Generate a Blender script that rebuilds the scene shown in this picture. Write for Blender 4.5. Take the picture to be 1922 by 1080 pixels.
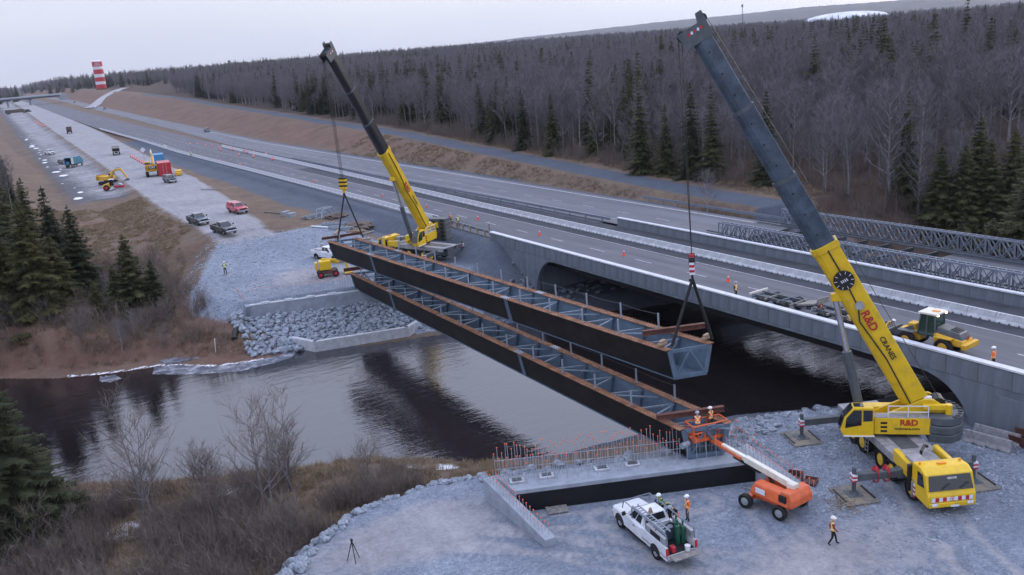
import bpy, bmesh, math, random
import numpy as np
from mathutils import Vector, Matrix, Euler

for _o in list(bpy.data.objects):
    bpy.data.objects.remove(_o, do_unlink=True)
SC = bpy.context.scene
COL = SC.collection
R = math.radians
rnd = random.Random(7)

# ------------------------------------------------------------------ camera
CZ = 30.7                      # camera height above the river, metres
F_PX, PITCH, ROLL, AZ = 1700.0, math.atan(440 / 1700.0), R(4.78), R(28.835)
def _camera_axes():
    fw = Vector((math.sin(AZ) * math.cos(PITCH), math.cos(AZ) * math.cos(PITCH), -math.sin(PITCH)))
    r0 = Vector((math.cos(AZ), -math.sin(AZ), 0)); u0 = r0.cross(fw)
    c, s = math.cos(ROLL), math.sin(ROLL)
    return c * r0 - s * u0, s * r0 + c * u0, fw
IR, IU, FW = _camera_axes()
cd = bpy.data.cameras.new('camera'); cam = bpy.data.objects.new('camera', cd); COL.objects.link(cam)
cd.sensor_width = 36.0; cd.lens = 36.0 * F_PX / 1922.0; cd.clip_start = 0.5; cd.clip_end = 30000
cam.matrix_world = Matrix(((IR.x, IU.x, -FW.x, 0), (IR.y, IU.y, -FW.y, 0), (IR.z, IU.z, -FW.z, CZ), (0, 0, 0, 1)))
SC.camera = cam

# ------------------------------------------------------------------ sky, sun, exposure
SUN_EL, SUN_AZ = R(19), R(80)       # azimuth measured from +Y towards +X
w = bpy.data.worlds.new('World'); SC.world = w; w.use_nodes = True
nt = w.node_tree; nt.nodes.clear()
def _n(t, **k):
    n = nt.nodes.new(t)
    for a, b in k.items(): setattr(n, a, b)
    return n
out = _n('ShaderNodeOutputWorld'); bg1 = _n('ShaderNodeBackground'); bg2 = _n('ShaderNodeBackground'); add = _n('ShaderNodeAddShader')
sky = _n('ShaderNodeTexSky', sky_type='NISHITA'); sky.sun_disc = False
sky.sun_elevation = SUN_EL; sky.sun_rotation = SUN_AZ; sky.air_density = 1.0; sky.dust_density = 2.0
hs = _n('ShaderNodeHueSaturation'); hs.inputs['Saturation'].default_value = 0.35
nt.links.new(sky.outputs[0], hs.inputs['Color']); nt.links.new(hs.outputs[0], bg1.inputs[0]); bg1.inputs[1].default_value = 0.05
tc = _n('ShaderNodeTexCoord'); mp = _n('ShaderNodeMapping'); mp.inputs['Scale'].default_value = (1.2, 1.2, 7.0)
nz = _n('ShaderNodeTexNoise'); nz.inputs['Scale'].default_value = 1.6; nz.inputs['Detail'].default_value = 5; nz.inputs['Roughness'].default_value = 0.5
cr = _n('ShaderNodeValToRGB'); cr.color_ramp.elements[0].position = 0.3; cr.color_ramp.elements[1].position = 0.75
cr.color_ramp.elements[0].color = (0.495, 0.53, 0.705, 1); cr.color_ramp.elements[1].color = (0.635, 0.665, 0.805, 1)
nt.links.new(tc.outputs['Generated'], mp.inputs[0]); nt.links.new(mp.outputs[0], nz.inputs['Vector'])
nt.links.new(nz.outputs[0], cr.inputs[0]); nt.links.new(cr.outputs[0], bg2.inputs[0])
# overcast sky: brighter towards the zenith
sx = _n('ShaderNodeSeparateXYZ'); nt.links.new(tc.outputs['Generated'], sx.inputs[0])
el = _n('ShaderNodeMath', operation='MAXIMUM'); nt.links.new(sx.outputs[2], el.inputs[0]); el.inputs[1].default_value = 0.0
# thin cloud: whiter low down, bluer overhead
ef = _n('ShaderNodeMath', operation='MULTIPLY', use_clamp=True); nt.links.new(el.outputs[0], ef.inputs[0]); ef.inputs[1].default_value = 2.6
wm_ = _n('ShaderNodeMix', data_type='RGBA', blend_type='MULTIPLY'); wm_.inputs['Factor'].default_value = 1.0
tn = _n('ShaderNodeValToRGB'); tn.color_ramp.elements[0].color = (1.10, 1.06, 0.95, 1); tn.color_ramp.elements[1].color = (0.97, 1.0, 1.05, 1)
nt.links.new(ef.outputs[0], tn.inputs[0]); nt.links.new(cr.outputs[0], wm_.inputs[6]); nt.links.new(tn.outputs[0], wm_.inputs[7]); nt.links.new(wm_.outputs[2], bg2.inputs[0])
mz = _n('ShaderNodeMath', operation='MULTIPLY_ADD'); nt.links.new(el.outputs[0], mz.inputs[0]); mz.inputs[1].default_value = 1.5; mz.inputs[2].default_value = 0.95
nt.links.new(mz.outputs[0], bg2.inputs[1])
nt.links.new(bg1.outputs[0], add.inputs[0]); nt.links.new(bg2.outputs[0], add.inputs[1]); nt.links.new(add.outputs[0], out.inputs[0])
sl = bpy.data.lights.new('sun', 'SUN'); sl.energy = 1.1; sl.angle = R(10); sl.color = (1.0, 0.86, 0.74)
so = bpy.data.objects.new('sun', sl); COL.objects.link(so)
_sd = Vector((math.sin(SUN_AZ) * math.cos(SUN_EL), math.cos(SUN_AZ) * math.cos(SUN_EL), math.sin(SUN_EL)))
so.rotation_euler = (-_sd).to_track_quat('-Z', 'Y').to_euler()
SC.view_settings.view_transform = 'Standard'; SC.view_settings.look = 'None'
SC.view_settings.exposure = 0.04; SC.view_settings.gamma = 1.0
SC.render.engine = 'CYCLES'
SC.cycles.use_denoising = True
SC.cycles.max_bounces = 5; SC.cycles.diffuse_bounces = 2; SC.cycles.glossy_bounces = 3; SC.cycles.transparent_max_bounces = 6
SC.cycles.caustics_reflective = False; SC.cycles.caustics_refractive = False
# ------------------------------------------------------------------ people: one skinned mesh per pose (built before the rest of the scene)
BASE = dict(pelvis=(0, 0, .96), waist=(0, .01, 1.10), chest=(0, .0, 1.30), neck=(0, -.01, 1.47), headb=(0, .015, 1.56), head=(0, .02, 1.66), headt=(0, .0, 1.76), nose=(0, .115, 1.635),
            shl=(-.17, -.01, 1.41), ell=(-.25, -.03, 1.14), wrl=(-.27, .06, .90), hal=(-.27, .09, .82), shr=(.17, -.01, 1.41), elr=(.25, -.03, 1.14), wrr=(.27, .06, .90), har=(.27, .09, .82),
            hil=(-.09, 0, .90), knl=(-.11, .02, .50), anl=(-.12, -.02, .10), tol=(-.14, .15, .045), hir=(.09, 0, .90), knr=(.11, .02, .50), anr=(.12, -.02, .10), tor=(.14, .15, .045))
RAD = dict(pelvis=(.155, .115), waist=(.145, .105), chest=(.175, .12), neck=(.058, .06), headb=(.075, .085), head=(.082, .10), headt=(.055, .065), nose=(.014, .018), sh=(.072, .07), el=(.05, .05), wr=(.034, .034), ha=(.045, .022),
           hi=(.098, .10), kn=(.066, .068), an=(.05, .055), to=(.045, .035))
EDG = [('pelvis', 'waist'), ('waist', 'chest'), ('chest', 'neck'), ('neck', 'headb'), ('headb', 'head'), ('head', 'headt'), ('head', 'nose')] + \
      [e for s in 'lr' for e in (('chest', 'sh' + s), ('sh' + s, 'el' + s), ('el' + s, 'wr' + s), ('wr' + s, 'ha' + s), ('pelvis', 'hi' + s), ('hi' + s, 'kn' + s), ('kn' + s, 'an' + s), ('an' + s, 'to' + s))]
def _pose_mesh(ov):
    J = dict(BASE); J.update(ov); names = list(J); vs = [Vector(J[n]) for n in names]; rad = []; reg = []
    for n in names:
        rad.append(RAD.get(n) or RAD[n[:2]])
        reg.append(0 if n in ('neck', 'headb', 'head', 'headt', 'nose') or n[:2] in ('ha',) else 3 if n[:2] in ('an', 'to') else 2 if n in ('pelvis',) or n[:2] in ('hi', 'kn') else 1)
    es = [(names.index(a), names.index(b)) for a, b in EDG]
    for s in 'lr':      # palm carries four unequal fingers and a thumb at its side
        h = Vector(J['ha' + s]); w_ = Vector(J['wr' + s]); d = (h - w_).normalized(); sd = d.cross(Vector((0, 1, .2))).normalized(); nrm = sd.cross(d); hi = names.index('ha' + s)
        for k, (o, l) in enumerate(((-.03, .075), (-.01, .088), (.01, .082), (.03, .065), (.045, .05))):
            a = h + sd * o + d * (.02 if k < 4 else -.03); b = a + d * l * .55 + nrm * .012; c = b + d * l * .4 + nrm * .035
            if k == 4: b = a + sd * .03 + d * .02; c = b + d * .03 + nrm * .015
            i0 = len(vs); vs += [a, b, c]; rad += [(.011, .011), (.010, .010), (.008, .008)]; reg += [0, 0, 0]; es += [(hi, i0), (i0, i0 + 1), (i0 + 1, i0 + 2)]
    me = bpy.data.meshes.new('pose'); me.from_pydata([tuple(v) for v in vs], es, [])
    o = bpy.data.objects.new('pose', me); COL.objects.link(o)
    sk = o.modifiers.new('skin', 'SKIN'); sk.branch_smoothing = .3
    if not me.skin_vertices: me.attributes.new('x', 'FLOAT', 'POINT')
    for i, sv in enumerate(me.skin_vertices[0].data): sv.radius = rad[i]; sv.use_root = (names[i] == 'pelvis') if i < len(names) else False
    ss = o.modifiers.new('sub', 'SUBSURF'); ss.levels = 1; ss.render_levels = 1
    dg = bpy.context.evaluated_depsgraph_get(); m2 = bpy.data.meshes.new_from_object(o.evaluated_get(dg)); bpy.data.objects.remove(o)
    P = np.array([v[:] for v in vs]); C = np.array([p.center[:] for p in m2.polygons])
    # region of a face = region of the nearest bone
    best = np.full(len(C), 1e9); rg = np.zeros(len(C), int)
    for a, b in es:
        A, B = P[a], P[b]; e = B - A; t = np.clip(((C - A) @ e) / (e @ e + 1e-9), 0, 1); d = np.linalg.norm(C - A - t[:, None] * e, axis=1)
        r_ = np.where(t < .5, reg[a], reg[b]); k = d < best; best[k] = d[k]; rg[k] = r_[k]
    vest = np.zeros(len(C), bool)
    for i, n in enumerate(('waist', 'chest', 'pelvis', 'shl', 'shr')): pass
    ax = [Vector(J['pelvis']), Vector(J['waist']), Vector(J['chest']), Vector(J['neck'])]
    for i in range(len(C)):
        if rg[i] in (1, 2):
            c = Vector(C[i]); dmin = min((c - (a + (b - a) * max(0, min(1, (c - a).dot(b - a) / (b - a).length_squared)))).length for a, b in zip(ax[:-1], ax[1:]))
            vest[i] = dmin < .19 and (c - Vector(J['pelvis'])).dot(Vector(J['chest']) - Vector(J['pelvis'])) > -.01
    # rest-frame coordinates for the reflective bands
    return m2, rg, vest, J
POSES = {k: _pose_mesh(v) for k, v in {
    'stand': {}, 'stand2': dict(ell=(-.27, -.02, 1.15), wrl=(-.12, .17, 1.08), hal=(-.06, .19, 1.06), elr=(.27, -.02, 1.15), wrr=(.12, .17, 1.08), har=(.06, .19, 1.06), knl=(-.14, .02, .5), anl=(-.17, 0, .1), tol=(-.2, .16, .045)),
    'walk': dict(knl=(-.10, .16, .52), anl=(-.10, .22, .12), tol=(-.11, .38, .07), knr=(.10, -.04, .50), anr=(.10, -.26, .14), tor=(.11, -.12, .05), ell=(-.25, -.12, 1.16), wrl=(-.26, -.12, .92), hal=(-.26, -.10, .84), elr=(.25, .06, 1.15), wrr=(.22, .22, .98), har=(.21, .28, .93)),
    'reach': dict(waist=(0, .03, 1.10), chest=(0, .06, 1.29), neck=(0, .09, 1.45), headb=(0, .13, 1.53), head=(0, .16, 1.62), headt=(0, .15, 1.72), nose=(0, .26, 1.58), shl=(-.17, .06, 1.39), shr=(.17, .06, 1.39), ell=(-.24, .22, 1.2), wrl=(-.18, .44, 1.12), hal=(-.16, .52, 1.10), elr=(.24, .22, 1.2), wrr=(.18, .44, 1.12), har=(.16, .52, 1.10)),
    'bend': dict(waist=(0, .06, 1.08), chest=(0, .22, 1.22), neck=(0, .36, 1.31), headb=(0, .43, 1.35), head=(0, .51, 1.39), headt=(0, .56, 1.48), nose=(0, .58, 1.32), shl=(-.17, .26, 1.28), shr=(.17, .26, 1.28), ell=(-.23, .36, 1.02), wrl=(-.18, .48, .84), hal=(-.16, .52, .77), elr=(.23, .36, 1.02), wrr=(.18, .48, .84), har=(.16, .52, .77), knl=(-.11, .10, .50), knr=(.11, .10, .50)),
    'sit': dict(pelvis=(0, 0, .5), waist=(0, .02, .64), chest=(0, .05, .84), neck=(0, .07, 1.0), headb=(0, .11, 1.08), head=(0, .13, 1.17), headt=(0, .11, 1.27), nose=(0, .23, 1.14), shl=(-.17, .05, .94), shr=(.17, .05, .94), ell=(-.24, .12, .7), wrl=(-.15, .32, .62), hal=(-.12, .39, .6), elr=(.24, .12, .7), wrr=(.15, .32, .62), har=(.12, .39, .6),
                hil=(-.09, .04, .48), knl=(-.13, .44, .52), anl=(-.13, .46, .12), tol=(-.14, .62, .05), hir=(.09, .04, .48), knr=(.13, .44, .52), anr=(.13, .46, .12), tor=(.14, .62, .05))}.items()}
def person(label, loc, face, pose='stand', top='cloth_navy', pants='cloth_black', vest=None, helmet='helmet_white', h=1.78, group=None):
    """face = direction (x, y) the person looks"""
    src, rg, vm, J = POSES[pose]; me = src.copy(); me.materials.clear()
    for k in ('skin', top, pants, 'cloth_black'): me.materials.append(MATS[k])
    me.polygons.foreach_set('material_index', rg.astype(np.int32)); me.shade_smooth()
    o = obj('person', me, None, label, 'person', group, loc=loc, rz=math.atan2(face[1], face[0]) - math.pi / 2); s = h / 1.80; o.scale = (s, s, s)
    if helmet:
        hd = Vector(J['head']); ht = Vector(J['headt']); u = (ht - hd).normalized(); c = hd + u * .03
        q = u.to_track_quat('Z', 'Y').to_matrix().to_4x4(); T = Matrix.Translation(c)
        mb = MB(); mb.ball((0, 0, 0), .135, (1.0, 1.15, .95), 12, 5, z0=0.0, mat=T); mb.cyl(tuple(c + Vector((0, .03, -.005))), tuple(c + Vector((0, .03, .012))), .155, .150, 14); mb.build('helmet', helmet, o, smooth=True)
    if vest:
        fs = [tuple(p.vertices) for p, k in zip(src.polygons, vm) if k]; used = sorted({i for f in fs for i in f}); ix = {a: i for i, a in enumerate(used)}
        vs = [tuple(src.vertices[i].co + src.vertices[i].normal * .018) for i in used]
        m3 = bpy.data.meshes.new('safety_vest'); m3.from_pydata(vs, [], [tuple(ix[i] for i in f) for f in fs]); m3.materials.append(MATS[vest]); m3.shade_smooth(); obj('safety_vest', m3, o)
    return o
# ------------------------------------------------------------------ pixel -> direction (a pixel gives only a direction)
def ray(px, py):
    return IR * ((px - 961.0) / F_PX) + IU * (-(py - 540.0) / F_PX) + FW
def gp(px, py, z):
    d = ray(px, py); t = (z - CZ) / d.z
    return Vector((d.x * t, d.y * t, z))
def at_dist(px, py, D):
    d = ray(px, py); t = D / math.hypot(d.x, d.y)
    return Vector((d.x * t, d.y * t, CZ + d.z * t))

# ------------------------------------------------------------------ materials
MATS = {}
def M(name, col, rough=0.6, metal=0.0, var=0.18, scale=4.0, bump=0.0, bscale=30.0, col2=None, spec=0.4, coat=0.0, emit=None, contrast=(0.35, 0.65), detail=6.0, stretch=None, dirt=None):
    m = bpy.data.materials.new(name); m.use_nodes = True; MATS[name] = m
    nt = m.node_tree; b = nt.nodes['Principled BSDF']
    b.inputs['Roughness'].default_value = rough; b.inputs['Metallic'].default_value = metal
    b.inputs['Specular IOR Level'].default_value = spec; b.inputs['Coat Weight'].default_value = coat
    tc = nt.nodes.new('ShaderNodeTexCoord')
    nz = nt.nodes.new('ShaderNodeTexNoise'); nz.inputs['Scale'].default_value = scale; nz.inputs['Detail'].default_value = detail
    nz.inputs['Roughness'].default_value = 0.65
    if stretch:
        mp = nt.nodes.new('ShaderNodeMapping'); mp.inputs['Scale'].default_value = stretch; nt.links.new(tc.outputs['Object'], mp.inputs[0]); nt.links.new(mp.outputs[0], nz.inputs['Vector'])
    else: nt.links.new(tc.outputs['Object'], nz.inputs['Vector'])
    cr = nt.nodes.new('ShaderNodeValToRGB')
    cr.color_ramp.elements[0].position, cr.color_ramp.elements[1].position = contrast
    a = [c * (1 - var) for c in col]; c2 = col2 if col2 else [min(1, c * (1 + var)) for c in col]
    cr.color_ramp.elements[0].color = (*a, 1); cr.color_ramp.elements[1].color = (*c2, 1)
    nt.links.new(nz.outputs[0], cr.inputs[0]); nt.links.new(cr.outputs[0], b.inputs['Base Color'])
    if dirt:      # grime in patches: (colour, amount, scale)
        n3 = nt.nodes.new('ShaderNodeTexNoise'); n3.inputs['Scale'].default_value = dirt[2]; n3.inputs['Detail'].default_value = 8; n3.inputs['Roughness'].default_value = .7; nt.links.new(tc.outputs['Object'], n3.inputs['Vector'])
        c3 = nt.nodes.new('ShaderNodeValToRGB'); c3.color_ramp.elements[0].position = .5; c3.color_ramp.elements[1].position = .75; c3.color_ramp.elements[1].color = (dirt[1],) * 3 + (1,); c3.color_ramp.elements[0].color = (0, 0, 0, 1)
        mx = nt.nodes.new('ShaderNodeMix'); mx.data_type = 'RGBA'; nt.links.new(n3.outputs[0], c3.inputs[0]); nt.links.new(c3.outputs[0], mx.inputs['Factor']); nt.links.new(cr.outputs[0], mx.inputs[6]); mx.inputs[7].default_value = (*dirt[0], 1); nt.links.new(mx.outputs[2], b.inputs['Base Color'])
    if bump:
        n2 = nt.nodes.new('ShaderNodeTexNoise'); n2.inputs['Scale'].default_value = bscale; n2.inputs['Detail'].default_value = 4
        nt.links.new(tc.outputs['Object'], n2.inputs['Vector'])
        bp = nt.nodes.new('ShaderNodeBump'); bp.inputs['Strength'].default_value = min(1.0, bump); bp.inputs['Distance'].default_value = 0.05
        nt.links.new(n2.outputs[0], bp.inputs['Height']); nt.links.new(bp.outputs[0], b.inputs['Normal'])
    if emit:
        b.inputs['Emission Color'].default_value = (*emit[:3], 1); b.inputs['Emission Strength'].default_value = emit[3]
    return m

M('asphalt', (0.098, 0.102, 0.122), 0.85, var=0.22, scale=0.8, bump=0.2, bscale=25, stretch=(1, .03, 1), dirt=((.15, .15, .165), .6, .25))
M('asphalt_b', (0.135, 0.14, 0.16), 0.85, var=0.2, scale=0.8, bump=0.2, bscale=25, stretch=(1, .03, 1), dirt=((.2, .2, .215), .6, .2))
M('asphalt_dark', (0.045, 0.048, 0.06), 0.9, var=0.2, scale=0.5)
M('line_white', (0.36, 0.37, 0.40), 0.7, var=0.35, scale=3, col2=(.55, .56, .6))
M('concrete', (0.27, 0.30, 0.35), 0.85, var=0.16, scale=1.2, bump=0.15)
M('concrete_light', (0.44, 0.46, 0.50), 0.85, var=0.2, scale=2.0, bump=0.15)
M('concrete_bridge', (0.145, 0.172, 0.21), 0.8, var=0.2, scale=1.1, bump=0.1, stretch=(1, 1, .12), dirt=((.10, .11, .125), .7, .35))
M('coping', (0.55, 0.57, 0.62), 0.8, var=0.12, scale=2)
M('barrier_white', (0.52, 0.54, 0.58), 0.8, var=0.25, scale=1.6, bump=0.15, dirt=((.22, .22, .24), .8, .9))
M('tar', (0.006, 0.006, 0.008), 0.45, var=0.4, scale=2)
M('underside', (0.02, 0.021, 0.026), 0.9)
M('rust_flange', (0.20, 0.085, 0.042), 0.8, var=0.35, scale=1.2, col2=(0.30, 0.155, 0.09))
M('rust_dark', (0.11, 0.045, 0.035), 0.8, var=0.35, scale=3)
M('weathering_steel', (0.010, 0.009, 0.010), 0.6, var=0.3, scale=0.5, col2=(0.024, 0.021, 0.022), spec=0.2)
M('girder_paint', (0.10, 0.145, 0.20), 0.55, var=0.16, scale=1.5)
M('steel_light', (0.30, 0.34, 0.40), 0.5, metal=0.3, var=0.2, scale=5)
M('brace_paint', (0.17, 0.215, 0.265), 0.55, var=0.2, scale=3)
M('galvanised', (0.22, 0.25, 0.31), 0.45, metal=0.5, var=0.2, scale=4)
M('rebar', (0.36, 0.37, 0.41), 0.55, metal=0.2, var=0.3, scale=8)
M('cap_orange', (0.82, 0.15, 0.07), 0.5, var=0.1)
M('crane_yellow', (0.70, 0.45, 0.010), 0.4, var=0.10, scale=1.0, coat=0.2, dirt=((.30, .22, .06), .55, 1.1))
M('cat_yellow', (0.62, 0.36, 0.03), 0.5, var=0.15, scale=2)
M('boom_grey', (0.050, 0.070, 0.098), 0.32, var=0.3, scale=1.2, coat=0.2, dirt=((.11, .16, .22), .6, .8))
M('boom_dark', (0.024, 0.024, 0.030), 0.32, var=0.25, scale=1.5, coat=0.2)
M('machine_grey', (0.075, 0.088, 0.10), 0.5, var=0.2, scale=2, dirt=((.14, .14, .145), .5, 1.3))
M('deck_grey', (0.28, 0.275, 0.29), 0.7, var=0.25, scale=2.5, dirt=((.13, .12, .12), .7, 1.5))
M('tyre', (0.016, 0.016, 0.017), 0.85, var=0.3, scale=6)
M('black', (0.012, 0.012, 0.014), 0.5, var=0.3)
M('glass', (0.012, 0.016, 0.022), 0.06, var=0.1, spec=0.8)
M('glass_green', (0.016, 0.045, 0.034), 0.1, var=0.3, spec=0.8)
M('chrome', (0.6, 0.62, 0.65), 0.2, metal=0.9, var=0.1)
M('rim', (0.42, 0.43, 0.45), 0.4, metal=0.6, var=0.15)
M('white_paint', (0.66, 0.68, 0.72), 0.3, var=0.08, scale=1.5, coat=0.4, dirt=((.36, .35, .35), .55, 1.2))
M('cream', (0.66, 0.64, 0.55), 0.4, var=0.1, scale=2)
M('lift_orange', (0.64, 0.12, 0.035), 0.4, var=0.14, scale=2, coat=0.2, dirt=((.28, .13, .08), .6, 1.5))
M('red_paint', (0.42, 0.02, 0.035), 0.4, var=0.15, scale=1.5, coat=0.2)
M('red_truck', (0.48, 0.06, 0.09), 0.3, var=0.1, scale=1.5, coat=0.5)
M('blue_paint', (0.05, 0.22, 0.42), 0.45, var=0.15, scale=1.5)
M('teal_paint', (0.04, 0.16, 0.24), 0.5, var=0.2, scale=1.5)
M('charcoal_paint', (0.05, 0.062, 0.08), 0.25, var=0.1, scale=1.5, coat=0.6)
M('slate_paint', (0.075, 0.10, 0.14), 0.25, var=0.1, scale=1.5, coat=0.6)
M('brown_box', (0.10, 0.075, 0.06), 0.7, var=0.3, scale=2)
M('lamp_red', (0.5, 0.02, 0.03), 0.25)
M('lamp_clear', (0.75, 0.76, 0.78), 0.15)
M('lamp_lit', (1, 0.75, 0.5), 0.3, emit=(1, 0.72, 0.45, 6))
M('amber', (0.8, 0.30, 0.02), 0.3)
M('sign_white', (0.66, 0.68, 0.72), 0.5, var=0.05)
M('logo_red', (0.40, 0.025, 0.02), 0.5, var=0.02)
M('logo_black', (0.02, 0.015, 0.012), 0.5, var=0.02)
M('cone_orange', (0.80, 0.09, 0.04), 0.55, var=0.1)
M('wood', (0.30, 0.22, 0.15), 0.8, var=0.3, scale=5)
M('wood_grey', (0.22, 0.21, 0.20), 0.85, var=0.3, scale=5)
M('rock', (0.20, 0.235, 0.29), 0.9, var=0.35, scale=1.2, bump=0.6, bscale=6, col2=(0.36, 0.40, 0.46))
M('rock_dark', (0.13, 0.15, 0.185), 0.9, var=0.4, scale=1.2, bump=0.6, bscale=6)
M('ice', (0.15, 0.16, 0.20), 0.2, var=0.3, scale=.6, bump=0.15, bscale=4, col2=(.50, .52, .58), contrast=(.48, .72))
M('track_dirt', (0.30, 0.30, 0.325), 0.9, var=.15, scale=.1)
M('snow', (0.60, 0.62, 0.68), 0.8, var=0.2, scale=.05, bump=0.3, bscale=6)
M('bark', (0.145, 0.135, 0.145), 0.9, var=0.35, scale=3)
M('bark_pale', (0.26, 0.25, 0.26), 0.9, var=0.35, scale=3)
M('twig', (0.145, 0.132, 0.148), 0.9, var=0.25, scale=0.5)
M('twig_warm', (0.165, 0.135, 0.12), 0.9, var=0.3, scale=0.6)
M('twig_red', (0.15, 0.115, 0.098), 0.9, var=0.3, scale=1.0)
M('needles', (0.034, 0.040, 0.017), 0.8, var=0.5, scale=1.0, col2=(0.085, 0.084, 0.034), spec=0.2)
M('needles_dark', (0.022, 0.030, 0.016), 0.8, var=0.45, scale=1.0, col2=(0.050, 0.058, 0.026), spec=0.2)
M('needles_olive', (0.05, 0.052, 0.018), 0.8, var=0.4, scale=1.3, col2=(0.085, 0.08, 0.028), spec=0.2)
M('dry_grass', (0.20, 0.145, 0.095), 0.9, var=0.35, scale=.3, col2=(0.36, 0.27, 0.17))
M('skin', (0.45, 0.26, 0.19), 0.6, var=0.1)
M('cloth_black', (0.012, 0.012, 0.015), 0.9)
M('cloth_navy', (0.02, 0.022, 0.05), 0.9)
M('cloth_grey', (0.13, 0.13, 0.14), 0.9)
M('cloth_brown', (0.08, 0.06, 0.04), 0.9)
M('cloth_red', (0.25, 0.02, 0.03), 0.9)
M('cloth_green', (0.015, 0.05, 0.03), 0.9)
M('cloth_khaki', (0.20, 0.16, 0.10), 0.9)
M('helmet_white', (0.75, 0.76, 0.78), 0.35)
M('helmet_green', (0.03, 0.18, 0.09), 0.35)
M('helmet_grey', (0.30, 0.34, 0.40), 0.35)
M('bottle_green', (0.015, 0.10, 0.06), 0.35)
M('hazard_red', (0.45, 0.02, 0.04), 0.4)

def vest_mat(name, col, stripe=(0.75, 0.72, 0.45)):
    m = M(name, col, 0.7, var=0.08); nt = m.node_tree; b = nt.nodes['Principled BSDF']
    src = b.inputs['Base Color'].links[0].from_socket
    tc = nt.nodes.new('ShaderNodeTexCoord'); sp = nt.nodes.new('ShaderNodeSeparateXYZ'); nt.links.new(tc.outputs['Object'], sp.inputs[0])
    def mth(op, a, b2=None):
        n = nt.nodes.new('ShaderNodeMath'); n.operation = op
        for i, s in enumerate((a, b2)):
            if s is None: continue
            if isinstance(s, (int, float)): n.inputs[i].default_value = s
            else: nt.links.new(s, n.inputs[i])
        return n.outputs[0]
    ax = mth('ABSOLUTE', sp.outputs[0])
    dz = mth('ABSOLUTE', mth('SUBTRACT', sp.outputs[2], 1.24))
    xs = mth('LESS_THAN', mth('ABSOLUTE', mth('SUBTRACT', dz, mth('MULTIPLY', ax, 1.25))), 0.036)   # crossed bands
    hs = mth('LESS_THAN', mth('ABSOLUTE', mth('SUBTRACT', sp.outputs[2], 1.03)), 0.026)              # waist band
    mx = nt.nodes.new('ShaderNodeMix'); mx.data_type = 'RGBA'
    nt.links.new(mth('MAXIMUM', xs, hs), mx.inputs['Factor']); nt.links.new(src, mx.inputs[6]); mx.inputs[7].default_value = (*stripe, 1)
    nt.links.new(mx.outputs[2], b.inputs['Base Color'])
vest_mat('vest_orange', (0.85, 0.16, 0.02)); vest_mat('vest_lime', (0.50, 0.60, 0.04), (0.8, 0.8, 0.75)); vest_mat('vest_green', (0.02, 0.06, 0.035), (0.55, 0.72, 0.15))
vest_mat('vest_amber', (0.80, 0.42, 0.05), (0.75, 0.7, 0.5))

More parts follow.
